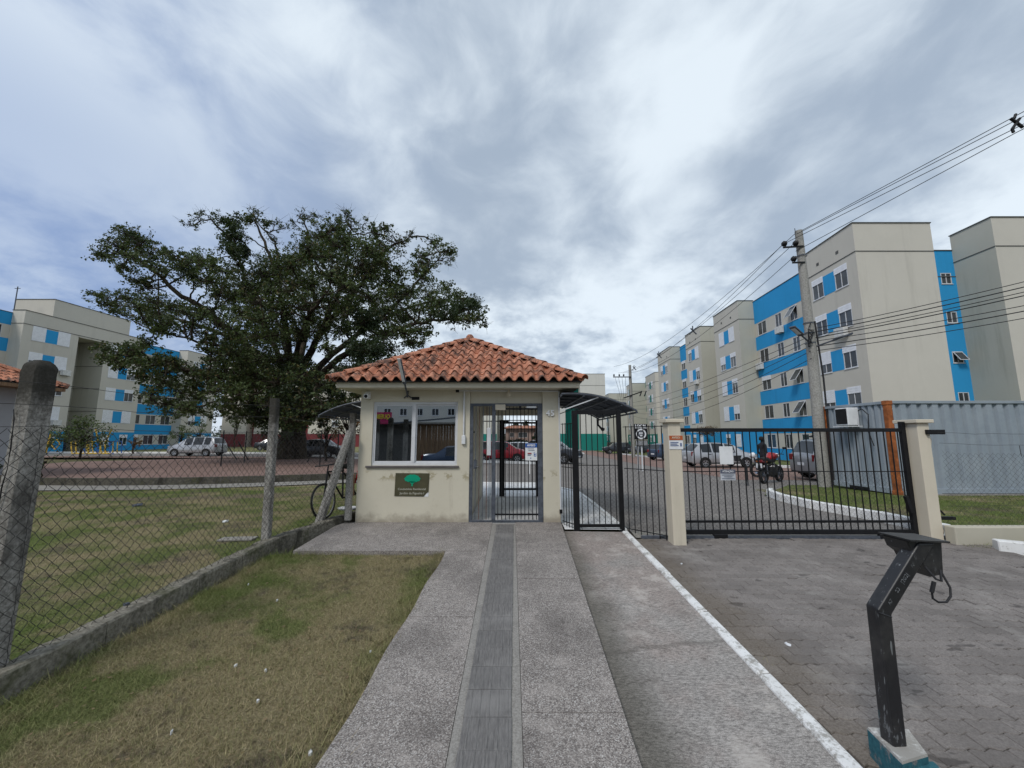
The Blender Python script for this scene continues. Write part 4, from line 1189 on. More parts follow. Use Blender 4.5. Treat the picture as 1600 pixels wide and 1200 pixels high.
def chainlink(name, A, B, z0, z1, parent, cell=.075, r=.0016, zfun=None, mat='wire', sag=0.0, jit=.004):
    """woven diagonal wire: zigzag strands that hook round their neighbours"""
    A = Vector((A[0],A[1],0)); B = Vector((B[0],B[1],0)); d = B-A; L = d.length; d.normalize(); nrm = Vector((-d.y,d.x,0))
    H = z1-z0; px = cell*math.sqrt(2)      # horizontal pitch of the diamonds
    V = []; ns_ = int(L/px*2)+1
    rows = int(H/(px/2))
    for k in range(-0, ns_):
        pts = []
        for j in range(rows+1):
            s = k*px/2 + (px/4 if (j % 2) else -px/4)*(1 if k % 2 else -1) + px/4
            if s < 0 or s > L: s = min(max(s, 0), L)
            q = A + d*(s + random.gauss(0, jit)) + nrm*((.003 if j % 2 else -.003))
            zz = z0 + H*j/rows + (zfun(s/L) if zfun else 0) + random.gauss(0, jit) - sag*math.sin(math.pi*s/L*2)**2*(j/rows)
            pts.append(Vector((q.x, q.y, zz)))
        for a, b in zip(pts, pts[1:]):
            V.append((a, b))
    a = np.array([list(p[0]) for p in V]); b = np.array([list(p[1]) for p in V])
    dd = b-a; dd /= np.linalg.norm(dd, axis=1)[:,None]+1e-9
    s1 = np.cross(dd, np.array([nrm.x,nrm.y,0])); s1 /= np.linalg.norm(s1, axis=1)[:,None]+1e-9
    s2 = np.tile(np.array([nrm.x,nrm.y,0]), (len(a),1))
    quads = []
    offs = [s1*r + s2*(-r*.6), s1*(-r) + s2*(-r*.6), s2*r]
    for i in range(3):
        o0, o1 = offs[i], offs[(i+1)%3]
        quads.append(np.stack([a+o0, a+o1, b+o1, b+o0], 1))
    Q = np.concatenate(quads).reshape(-1,3)
    me = fast_mesh(name, Q, 4, MT[mat])
    o = bpy.data.objects.new(name, me); COL.objects.link(o); attach(o, parent, True); o['kind'] = 'stuff'
    return o

def bar_run(label, pts, ztop, zbot, step, mats='black', mesh_to=None):
    f_ = thing('bar_fence', (pts[0][0], pts[0][1], 0), label, 'fence')
    for (x0,y0),(x1,y1) in zip(pts, pts[1:]):
        L = math.hypot(x1-x0,y1-y0); n = max(2, int(L/step))
        for i in range(n):
            t = (i+.5)/n; x, y = x0+(x1-x0)*t, y0+(y1-y0)*t
            MB().cbox((x,y,(ztop+zbot)/2), (.012,.012,ztop-zbot)).build('bar', MT[mats], f_)
        for z in (ztop-.015, 1.02, zbot+.08): MB().bar((x0,y0,z),(x1,y1,z), .016, .012).build('rail', MT[mats], f_)
        if mesh_to: chainlink('wire_mesh', (x0,y0+.012), (x1,y1+.012), zbot+.05, mesh_to, f_, .05, .0011)
    return f_
bar_run('thin black bars with wire mesh between the black gate and left pillar', [(1.93,7.0),(2.44,6.44)], 1.74, -.05, .095, mesh_to=1.02)
bar_run('narrow black bars between the booth pillar and the black gate', [(.90,7.36),(1.05,7.08)], 1.80, .0, .07)
chainlink('wire_mesh', (P0+.1,yg+.045), (P1-.08,yg+.045), .08, 1.06, pg, .05, .0010)

# gate pillars
def gate_pillar(x0, x1, y0, y1, h, label, z0=-.1):
    p_ = thing('gate_pillar', ((x0+x1)/2, y0, z0), label, 'pillar')
    MB().box((x0,y0,z0),(x1,y1,h-.055)).build('shaft', MT['cream2'], p_, bevel=.008)
    MB().box((x0-.045,y0-.045,h-.055),(x1+.045,y1+.045,h)).build('cap', MT['cream2'], p_, bevel=.006)
    return p_
gate_pillar(2.42, 2.615, 6.24, 6.47, 1.83, 'cream gate pillar carrying a small orange notice, left of the sliding gate')
gp2 = gate_pillar(6.47, 6.66, 6.42, 6.74, 1.83, 'cream gate pillar at the right end of the sliding gate beside the low wall')
# sticker notice on first pillar
st = thing('notice', (2.5, 6.23, 1.4), 'small notice with an orange header stuck on the left gate pillar', 'notice')
MB().box((2.425,6.232,1.365),(2.635,6.2385,1.575)).build('board', MT['white'], st)
MB().box((2.426,6.2275,1.505),(2.634,6.2315,1.574)).build('header', plain('notice_orange', (.42,.10,.03), .6, .1), st)
text_mesh('lettering', 'AVISO', .045, MT['cream2'], st, (2.53,6.2265,1.541), bold=.001)
mbp = MB()
for k in range(3): mbp.box((2.44,6.2275,1.415+k*.024),(2.565-.02*(k%2),6.2315,1.427+k*.024))
mbp.box((2.59,6.2275,1.41),(2.615,6.2315,1.46)); mbp.build('print', plain('notice_print_blue', (.10,.14,.26), .6, .05), st)

# ------------------------------------------------------------------ sliding gate
sg = thing('sliding_gate', (4.5, 6.62, 0), 'wide black sliding gate of thin upright bars across the driveway', 'gate')
gx0, gx1, gy = 2.66, 6.36, 6.60
zt, zb, zm = 1.665, .015, .20
MB().bar((gx0,gy,zt),(gx1,gy,zt), .05, .06).build('top_rail', MT['black'], sg, bevel=.003)
MB().bar((gx0,gy,zb+.045),(gx1,gy,zb+.045), .05, .07).build('bottom_rail', MT['black'], sg, bevel=.003)
MB().bar((gx0,gy,zm+.02),(gx1,gy,zm+.02), .035, .035).build('lower_rail', MT['black'], sg)
MB().bar((gx0,gy,1.0),(gx1,gy,1.0), .012, .014).build('cross_bar', MT['black'], sg)
MB().box((gx1,gy-.03,zb),(gx1+.07,gy+.03,1.80)).build('stile', MT['black'], sg, bevel=.003)
MB().box((gx0-.03,gy-.022,zb),(gx0,gy+.022,zt+.03)).build('stile', MT['black'], sg, bevel=.003)
nbar = 32
for i in range(nbar):
    x = gx0+(gx1-gx0)*(i+.6)/nbar + random.gauss(0,.003)
    MB().cbox((x,gy,(zt+zb)/2), (.013,.013,zt-zb-.04)).build('bar', MT['black'], sg)
for x in (3.30, 5.92):
    MB().box((x-.11,gy-.035,-.035),(x+.11,gy+.035,.03)).build('wheel_box', MT['black'], sg, bevel=.01)
    MB().lathe([(0,-.015),(.05,-.015),(.05,.015),(0,.015)], (x,gy,-.028+.02), 'y', 14).build('wheel', MT['steel'], sg)
chainlink('wire_mesh', (gx0,gy+.02), (gx1,gy+.02), .08, 1.0, sg, .05, .0010)
MB().bar((6.28,gy-.04,.62),(6.34,gy-.04,.36), .05, .05).build('latch', MT['black'], sg)
rl = MB().box((2.05,6.575,-.04),(6.95,6.625,.002)).build('gate_rail', MT['steel'], None)
tag(rl, 'steel floor rail under the sliding gate', 'rail')
# boards on the gate
bd = MB().box((3.352,gy-.05,1.115),(3.57,gy-.04,1.40)).build('blank_board', MT['white'], None, bevel=.02)
bd.modifiers['bevel'].segments = 3
tag(bd, 'blank white board with rounded corners hung on the sliding gate', 'sign')
b2 = thing('notice', (3.47, gy-.05, .85), 'grey notice with a dark header hung under the blank board on the sliding gate', 'notice')
MB().box((3.345,gy-.048,.865),(3.585,gy-.04,1.035)).build('board', plain('grey_notice', (.48,.50,.54), .6), b2)
MB().box((3.346,gy-.054,.975),(3.584,gy-.0485,1.034)).build('header', plain('notice_header', (.09,.10,.14), .6), b2)
text_mesh('lettering', 'ATENÇÃO', .038, MT['white'], b2, (3.465,gy-.0545,1.004), bold=.0008)
mbp = MB()
for k, (a, b) in enumerate(((3.37,3.56),(3.40,3.53),(3.365,3.565))): mbp.box((a,gy-.053,.945-k*.028),(b,gy-.0485,.954-k*.028))
mbp.build('print', ngrey, b2)

# motor arm and cables on the right pillar
pc = thing('cable_bundle', (6.67, 6.5, .1), 'messy cables and sealant running down the right gate pillar', 'cable')
pts = [(6.655+random.uniform(-.012,.012), 6.55+random.uniform(-.01,.01), z) for z in np.linspace(1.80, .28, 16)]
MB().tube(pts, [.012+random.uniform(0,.014) for _ in pts], 6).build('cable', MT['cable'], pc, smooth=True)
pts = [(6.685+random.uniform(-.012,.012), 6.50+random.uniform(-.02,.02), z) for z in np.linspace(1.78, .02, 20)]
MB().tube(pts, [.018+random.uniform(0,.02) for _ in pts], 6).build('cable', MT['cream2'], pc, smooth=True)
MB().bar((6.58,6.40,1.63),(6.84,6.38,1.63), .055, .075).build('bracket', MT['black'], pc, bevel=.006)
MB().bar((6.70,6.62,.27),(7.05,6.60,.27), .05, .05).bar((6.71,6.62,.55),(6.90,6.60,.32), .02, .02).build('bracket', MT['black'], pc)
# low cream wall with wire fence to the right
lw = MB().box((6.67,6.26,-.12),(14.0,6.42,.205)).build('low_wall', wallpaint('stained_wall_paint', (.47,.44,.36), .9, (.10,.09,.06), vs=2.6), None, bevel=.015, seg=2)
tag(lw, 'low stained cream wall running right from the gate pillar under a wire fence', 'wall')
rf = thing('wire_fence', (7, 6.34, .2), 'wire mesh fence on the low cream wall in front of the grey container', 'fence')
chainlink('wire_mesh', (6.72,6.34), (14,6.34), .20, 1.30, rf, .062, .0013, zfun=lambda s: .05*math.exp(-s*60))
for i, (za, zb_, sg_) in enumerate(((1.62,1.60,.02),(1.46,1.40,.03),(.50,.50,.0))):
    MB().tube([(6.7+7.3*t, 6.34, za+(zb_-za)*t - sg_*math.sin(math.pi*min(1,t*3)) + random.gauss(0,.006)) for t in np.linspace(0,1,26)], .0022, 4).build('wire', MT['wire'], rf)
MB().tube([(7.95,6.34,1.42),(7.955,6.34,1.25)], .004, 5).build('tie', MT['wire'], rf)
for x in (8.9, 11.0, 13.1):
    MB().box((x-.05,6.37,.1),(x+.05,6.47,1.75)).build('post', MT['post'], rf, bevel=.01)

# ------------------------------------------------------------------ left fence: plinth, posts, woven wire, strands
pl = MB()
# the plinth steps with the ground; cast in lengths with rough edges
plr = thing('plinth_wall', (-3.5, 3, -.3), 'low mossy concrete plinth under the left wire fence', 'wall')
def plinth_x(y): return -3.40 if y < 6.0 else -3.40 + (y-6.0)*.30
ys_ = [.6,1.6,2.6,3.6,4.6,5.3,6.05,6.8,7.5,8.0]
for a, b in zip(ys_, ys_[1:]):
    w = .17; n = 6; vs = []
    for i in range(n+1):
        y_ = a+(b-a)*i/n - (.004 if i == n else 0); x = plinth_x(y_); g = G(0,y_)
        j = random.gauss(0,.004); j2 = random.gauss(0,.005)
        vs += [(x+j,y_,g-.2),(x+j2*.6,y_,g+.145+j),(x-.012,y_,g+.162+j2),(x-w+.012+j,y_,g+.162-j),(x-w+j2,y_,g+.145),(x-w,y_,g-.2)]
    fs = [(i*6+k, i*6+k+1, (i+1)*6+k+1, (i+1)*6+k) for i in range(n) for k in range(5)] + [(0,1,2,3,4,5), tuple(n*6+k for k in range(6))[::-1]]
    MB().add(vs, fs).build('plinth_length', MT['plinth'], plr)
lf = thing('wire_fence', (-3.5, 5, 0), 'sagging woven wire fence on concrete posts along the left lawn', 'fence')
def fence_post(x, y, z0, z1, w, d, lean=(0,0), round_top=False, label=None):
    mb = MB(); tl = list(np.linspace(0,.955,13)) + ([.965,.974,.982,.989,.995,.999] if round_top else [1.0]); n = len(tl)-1; vs = []
    for i in range(n+1):
        t = float(tl[i]); z = z0+(z1-z0)*t; k = 1.0
        if round_top and t > .955: k = max(.45, math.sqrt(max(0, 1-(max(0,t-.955)/.045)**3.2)))
        jx, jy_ = random.gauss(0,.0022), random.gauss(0,.0022)
        X, Y = x+lean[0]*t+jx, y+lean[1]*t+jy_
        c = .2
        for (sx_, sy_) in ((-1,-1+c),(-1+c,-1),(1-c,-1),(1,-1+c),(1,1-c),(1-c,1),(-1+c,1),(-1,1-c)):
            vs.append((X+sx_*w/2*k, Y+sy_*d/2*k, z))
    fs = [(i*8+k,i*8+(k+1)%8,(i+1)*8+(k+1)%8,(i+1)*8+k) for i in range(n) for k in range(8)] + [tuple(n*8+k for k in range(8)), tuple(range(8))[::-1]]
    return mb.add(vs, fs).build('concrete_post', MT['post'], lf, smooth=True, label=label)
fence_post(-3.60, 2.98, -.05, 2.13, .132, .15, (.015,.02), True, 'thick cracked concrete post, nearest in the fence')
fence_post(-3.55, 6.02, .05, 2.13, .105, .10, (-.03,0))
fence_post(-2.905, 7.33, .1, 1.98, .10, .10, (0,0))
# leaning brace
MB().tube([(-3.30,7.10,.10),(-3.06,7.12,.95),(-2.90,7.22,1.66)], [.080,.076,.066], 8).build('brace_post', MT['post'], lf, smooth=True)
# crack on the first post: a thin irregular groove line of dark filler
cr = []
for i in range(26):
    t = i/25; cr.append((-3.58-.075+.045+.022*math.sin(t*9)+random.gauss(0,.004), 2.895+random.gauss(0,.001)+.02*t, 1.75-1.75*t))
MB().tube(cr, [.0025+random.uniform(0,.003) for _ in cr], 4).build('crack', MT['black'], lf)
FN = [(-3.52,.7),(-3.50,3.0),(-3.475,6.02),(-2.93,7.36)]
tops = [1.50,1.50,1.62,1.62]
for k in range(3):
    (xa,ya),(xb,yb) = FN[k], FN[k+1]
    za, zb_ = G(0,ya)+.16, G(0,yb)+.16
    chainlink('wire_mesh', (xa,ya), (xb,yb), za, 1.62, lf, .068 if k else .072, .0021, zfun=(lambda s, a=za, b=zb_: 0), sag=.05)
for z_, jj in ((1.63,.008),(1.79,.004),(1.95,.004)):
    pts = []
    for k in range(3):
        (xa,ya),(xb,yb) = FN[k], FN[k+1]
        for t in np.linspace(0,1,14)[:-1]:
            pts.append((xa+(xb-xa)*t+.006, ya+(yb-ya)*t, z_ - .03*math.sin(math.pi*t) + random.gauss(0,jj*.5) + (.06 if k == 1 else .0)*t*(z_ > 1.7) + (.06 if k == 2 and z_ > 1.7 else 0)*(1-t)))
    MB().tube(pts, .0021, 4).build('strand', MT['wire'], lf)
# ------------------------------------------------------------------ apartment blocks
WCACHE = {}
def win_meshes(w, h, state):
    key = (round(w,2), round(h,2), state)
    if key in WCACHE: return WCACHE[key]
    fr = MB(); e = .045
    # local: x along the wall, y outward is negative, z up from the sill
    for a, b in (((-w/2,-.035,0),(-w/2+e,.03,h)), ((w/2-e,-.035,0),(w/2,.03,h)), ((-w/2+e,-.035,h-e),(w/2-e,.03,h)), ((-w/2+e,-.035,0),(w/2-e,.03,e)), ((-.022,-.03,e),(.022,.02,h-e))):
        fr.box(a, b)
    fr.box((-w/2-.04,-.075,-.045),(w/2+.04,.03,-.001))      # sill
    frm = fr.mesh('window', MT['alu'])
    pane = MB().box((-w/2+e,.0,e),(w/2-e,.012,h-e)).mesh('pane', MT['pane'])
    sh = None
    lift = {'closed': 0.03, 'half': .45*h, 'low': .32*h, 'box': h*.76}.get(state)
    if lift is not None:
        s = MB()
        n = max(2, int((h-lift)/.055)); z = lift
        stp = (h+.10-lift)/n
        for i in range(n): s.box((-w/2-.02,-.055 + (.006 if i % 2 else 0),lift+i*stp),(w/2+.02,-.034,lift+(i+1)*stp-.004))
        sh = s.mesh('shutter', MT['shutter'])
    sash = None
    if state == 'tilt':
        s = MB(); hh = h*.92; ang = R(33)
        for (a, b) in (((-w/2+.05,0,0),(-w/2+.09,.03,-hh)), ((w/2-.09,0,0),(w/2-.05,.03,-hh)), ((-w/2+.09,0,0),(w/2-.09,.03,-.04)), ((-w/2+.09,0,-hh),(w/2-.09,.03,-hh+.04))):
            s.box((a[0],0,min(a[2],b[2])),(b[0],.03,max(a[2],b[2])), 0)
        s.box((-w/2+.09,.01,-hh+.04),(w/2-.09,.018,-.04), 1)
        M_ = Matrix.Translation((0,-.06,h-.03)) @ Matrix.Rotation(-ang, 4, 'X')
        s.v = [tuple(M_ @ Vector(v)) for v in s.v]
        sash = s.mesh('open_sash', [MT['alu'], MT['pane']])
    WCACHE[key] = (frm, pane, sh, sash)
    return WCACHE[key]
def place_window(root, P, rz, w, h, state, far=False):
    frm, pane, sh, sash = win_meshes(w, h, state)
    o = linkmesh('window', frm, root, P, (0,0,rz), keep=True)
    linkmesh('pane', pane, o)
    if sh: linkmesh('shutter', sh, o)
    if sash: linkmesh('open_sash', sash, o)
    return o
def ac_unit(P, rz, label, root=None):
    P = tuple(P)
    a = thing('air_conditioner', P, label, 'air conditioner', rz=rz)
    MB().box((-.43,-.38,0),(.43,-.06,.60)).build('casing', MT['accase'], a, bevel=.012, keep=False)
    MB().lathe([(.20,-.37),(.21,-.361)], (-.06,0,.26), 'y', 20).lathe([(0,-.372),(.06,-.372),(.06,-.365)], (-.06,0,.26), 'y', 10).build('fan_grille', MT['trim'], a, keep=False)
    MB().bar((-.3,0,-.02),(-.3,-.38,-.02), .03, .03).bar((.3,0,-.02),(.3,-.38,-.02), .03, .03).build('bracket', MT['steel'], a, keep=False)
    return a
REV = .16
MT['accase'] = plain('weathered_ac_casing', (.62,.62,.60), .6, .12)
def facade(root, p0, p1, z0, z1, opens=(), mat='beige', bands=(), trims=(), flip=False, name='wall'):
    """p0->p1 seen from outside: outward normal is to the right of the direction unless flip"""
    p0 = Vector((*p0,0)); p1 = Vector((*p1,0)); d = (p1-p0); L = d.length; d.normalize()
    n = Vector((d.y,-d.x,0)) * (-1 if flip else 1)
    rz = math.atan2(n.x, -n.y)       # local -Y points outward
    xl = Vector((math.cos(rz), math.sin(rz), 0))
    rect = []
    for (s, z, w, h, state) in opens:
        rect.append((s-w/2, s+w/2, z, z+h))
    xs = sorted(set([0, L] + [round(q,4) for r in rect for q in r[:2]])); zs = sorted(set([z0, z1] + [round(q,4) for r in rect for q in r[2:]]))
    mb = MB()
    P = lambda s, z, dep=0: p0 + d*s - n*dep + Vector((0,0,z))
    for a, b in zip(xs, xs[1:]):
        for c, e in zip(zs, zs[1:]):
            mx, mz = (a+b)/2, (c+e)/2
            if any(r[0] < mx < r[1] and r[2] < mz < r[3] for r in rect): continue
            mb.quad(P(a,c),P(b,c),P(b,e),P(a,e))
    for r in rect:
        mb.quad(P(r[0],r[2]),P(r[0],r[2],REV),P(r[0],r[3],REV),P(r[0],r[3])); mb.quad(P(r[1],r[2]),P(r[1],r[2],REV),P(r[1],r[3],REV),P(r[1],r[3]))
        mb.quad(P(r[0],r[2]),P(r[1],r[2]),P(r[1],r[2],REV),P(r[0],r[2],REV)); mb.quad(P(r[0],r[3]),P(r[1],r[3]),P(r[1],r[3],REV),P(r[0],r[3],REV))
        mb.quad(P(r[0],r[2],REV+.01),P(r[1],r[2],REV+.01),P(r[1],r[3],REV+.01),P(r[0],r[3],REV+.01))
    mb.build(name, MT[mat], root, fix=False)
    for (s, z, w, h, state) in opens:
        place_window(root, P(s, z, .03), rz, w, h, state)
    for (a, b, c, e, m_) in bands:       # coloured render, 12 mm proud
        q = MB(); o_ = n*.012
        vs = [P(a,c)+o_,P(b,c)+o_,P(b,e)+o_,P(a,e)+o_, P(a,c)-n*.01,P(b,c)-n*.01,P(b,e)-n*.01,P(a,e)-n*.01]
        q.add(vs, [(0,1,2,3),(0,1,5,4),(1,2,6,5),(2,3,7,6),(3,0,4,7)]).build('colour_band', MT[m_], root)
    for z in trims:
        q = MB(); q.bar(P(0,z)+n*.016, P(L,z)+n*.016, .03, .045, up=(0,0,1)); q.build('drip_line', MT['trim'], root)
    q = MB(); q.bar(P(-.03,z1)+n*.01, P(L+.03,z1)+n*.01, .09, .05); q.build('parapet_cap', MT['trim'], root)
    return P, n, rz
SILL = [.6+2.75*k for k in range(5)]
def states(seed, n, opts):
    r = random.Random(seed); return [r.choice(opts) for _ in range(n)]
def bay_opens(L, seed, near_first=True, fl=range(1,5), w=1.12, opts=('closed','box','closed','half','box')):
    op = []; bd = []
    r = random.Random(seed)
    c1, c2 = L*.5-1.12, L*.5+1.12
    for k in fl:
        for c in (c1, c2): op.append((c, SILL[k]-.05, w, 1.42, r.choice(opts)))
        bd.append((c1+w/2+.0, c2-w/2, SILL[k]-.05, SILL[k]+1.37, None))
    return op, bd
def bay(root, p0, p1, ztop, zb, seed, color='blue', wall='beige', flip=False, ground=True, opts=('closed','box','closed','half','box'), trim=True):
    L = math.hypot(p1[0]-p0[0], p1[1]-p0[1])
    op, bd = bay_opens(L, seed, opts=opts)
    bands = [(a+.01,b-.01,c,e,color) for a,b,c,e,_ in bd]
    if ground:
        op += [(L*.5-1.1, SILL[0], .95, 1.15, 'closed'), (L*.5+1.1, SILL[0], .95, 1.15, 'box')]
        g0, g1 = zb, 2.15
        xs = [0.0, L*.5-1.1-.475, L*.5-1.1+.475, L*.5+1.1-.475, L*.5+1.1+.475, L]
        bands += [(xs[0],xs[-1],g0,SILL[0]-.06,color),(xs[0],xs[-1],SILL[0]+1.27,g1,color)]
        for a, b in ((0,1),(2,3),(4,5)): bands.append((xs[a],xs[b],SILL[0]-.058,SILL[0]+1.268,color))
    return facade(root, p0, p1, zb, ztop, op, wall, bands, (ztop-1.95,) if trim else (), flip)
def recess(root, p0, p1, ztop, zb, seed, color='blue', wall='beige', flip=False, cols=4, parap=True):
    L = math.hypot(p1[0]-p0[0], p1[1]-p0[1]); r = random.Random(seed)
    op = []
    cs = [L*(i+.5)/cols for i in range(cols)]
    for k in range(5):
        for i, c in enumerate(cs):
            big = i in (0, cols-1) or cols < 4
            op.append((c + (0 if big else (.15 if i < cols/2 else -.15)), SILL[k]-.04, 1.45 if big else .95, 1.26, r.choice(('plain','plain','open','box')) if big else r.choice(('tilt','plain','plain'))))
    bands = [(0, L, zb, SILL[0]-.08, color)]
    for k in range(4): bands.append((0, L, SILL[k]+1.30, SILL[k+1]-.10, color))
    bands.append((0, L, SILL[4]+1.30, ztop-.03, color))
    return facade(root, p0, p1, zb, ztop, op, wall, bands, (), flip)
def flat_roof(root, poly, z):
    mb = MB(); mb.add([(x,y,z) for x,y in poly], [tuple(range(len(poly)))]); mb.build('flat_roof', MT['trim'], root)
def little_vents(root, P, n, pts):
    mb = MB()
    for s, z in pts:
        c = P(s, z); t = Vector((-n.y, n.x, 0))
        vs = [c+n*.02-t*.12,c+n*.02+t*.12,c+n*.02+t*.12+Vector((0,0,.2)),c+n*.02-t*.12+Vector((0,0,.2))]
        mb.add(vs, [(0,1,2,3)])
        o_ = [v - n*.05 for v in vs]
        mb.add(vs+o_, [(0,1,5,4),(1,2,6,5),(2,3,7,6),(3,0,4,7)])
    mb.build('vent', MT['trim'], root)

def right_building():
    ZT, ZB = 15.42, -1.2
    b = thing('apartment_building', (FX(35), 35, -.4), 'nearest blue and beige five storey block on the right, behind the container', 'building')
    P, n, rz = bay(b, (FX(24.5),24.5), (FX(29.5),29.5), ZT, ZB, 31, flip=True, opts=('box','box','box','half','closed'))
    little_vents(b, P, n, [(1.5,14.0),(3.4,14.0)])
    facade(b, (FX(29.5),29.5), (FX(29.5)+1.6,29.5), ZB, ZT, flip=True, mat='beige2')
    recess(b, (FX(29.5)+1.6,29.5), (FX(39.5)+1.6,39.5), ZT-.15, ZB, 5, flip=True)
    facade(b, (FX(39.5),39.5), (FX(39.5)+1.6,39.5), ZB, ZT, mat='beige2', trims=(ZT-1.95,), bands=((0,1.6,ZB,2.15,'blue'),))
    P, n, rz = bay(b, (FX(39.5),39.5), (FX(45.1),45.1), ZT, ZB, 12, flip=True)
    little_vents(b, P, n, [(1.6,14.0),(3.7,14.0)])
    facade(b, (FX(45.1),45.1), (FX(45.1)+6,45.1), ZB, ZT, flip=True, mat='beige2')
    # end face
    x0 = FX(24.5)
    facade(b, (x0,24.5), (27.27,24.5), ZB, ZT, trims=(ZT-1.95,))
    facade(b, (27.27,24.5), (27.27,26.25), ZB, ZT, mat='beige2')
    op = [(2.52, SILL[k]+.35, .72, .78, 'tilt' if k == 2 else 'plain') for k in range(5)]
    facade(b, (27.27,26.25), (30.45,26.25), ZB, ZT-1.05, op, 'blue', trims=(ZT-1.95-1.0,))
    facade(b, (30.4,23.8), (30.45,26.25), ZB, ZT, mat='beige2', trims=(ZT-1.95,), flip=True)
    facade(b, (30.4,23.8), (37,23.8), ZB, ZT, trims=(ZT-1.95,))
    facade(b, (37,23.8), (38,45.1), ZB, ZT)
    flat_roof(b, [(x0,24.5),(27.27,24.5),(27.27,26.25),(30.45,26.25),(30.42,23.85),(37,23.85),(38,45.1),(FX(45.1),45.1),(FX(39.5),39.5),(FX(39.5)+1.6,39.5),(FX(29.5)+1.6,29.5),(FX(29.5),29.5)], 14.3)
    ac_unit((FX(26.9)-.03, 26.15, SILL[3]-.62), rz, 'air conditioner under the shuttered window of the third upper floor, nearest block on the right')
    ac_unit((FX(35.0)+1.6-.03, 35.2, SILL[4]-.75), rz, 'air conditioner high on the blue band of the nearest block on the right')
    ac_unit((FX(39.0)+1.6-.03, 38.8, SILL[3]-.7), rz, 'air conditioner on the blue band beside the second projecting bay on the right')
def right_building2():
    ZT, ZB = 15.4, -1.6
    b = thing('apartment_building', (FX(58), 58, -.8), 'second blue and beige apartment block along the right side of the street', 'building')
    facade(b, (FX(48.96),48.96), (FX(48.96)+6,48.96), ZB, ZT, mat='beige2', trims=(ZT-1.95,), bands=((0,6,ZB,2.15,'blue'),))
    P, n, rz = bay(b, (FX(48.96),48.96), (FX(53.9),53.9), ZT, ZB, 8, flip=True); little_vents(b, P, n, [(1.5,14.0),(3.4,14.0)])
    facade(b, (FX(53.9),53.9), (FX(53.9)+1.6,53.9), ZB, ZT, flip=True)
    recess(b, (FX(53.9)+1.6,53.9), (FX(60.4)+1.6,60.4), ZT-.15, ZB, 9, flip=True, cols=3)
    facade(b, (FX(60.4),60.4), (FX(60.4)+1.6,60.4), ZB, ZT, mat='beige2', trims=(ZT-1.95,))
    P, n, rz = bay(b, (FX(60.4),60.4), (FX(66.5),66.5), ZT, ZB, 10, flip=True); little_vents(b, P, n, [(1.5,14.0)])
    facade(b, (FX(66.5),66.5), (FX(66.5)+12,66.5), ZB, ZT, flip=True)
    facade(b, (38,49), (39,66.5), ZB, ZT)
    flat_roof(b, [(FX(49),49),(38,49),(39,66.5),(FX(66.5),66.5),(FX(60.4),60.4),(FX(60.4)+1.6,60.4),(FX(53.9)+1.6,53.9),(FX(53.9),53.9)], 14.3)
    ac_unit((FX(52)-.03, 50.6, SILL[3]-.65), rz, 'air conditioner on the first bay of the second block on the right')
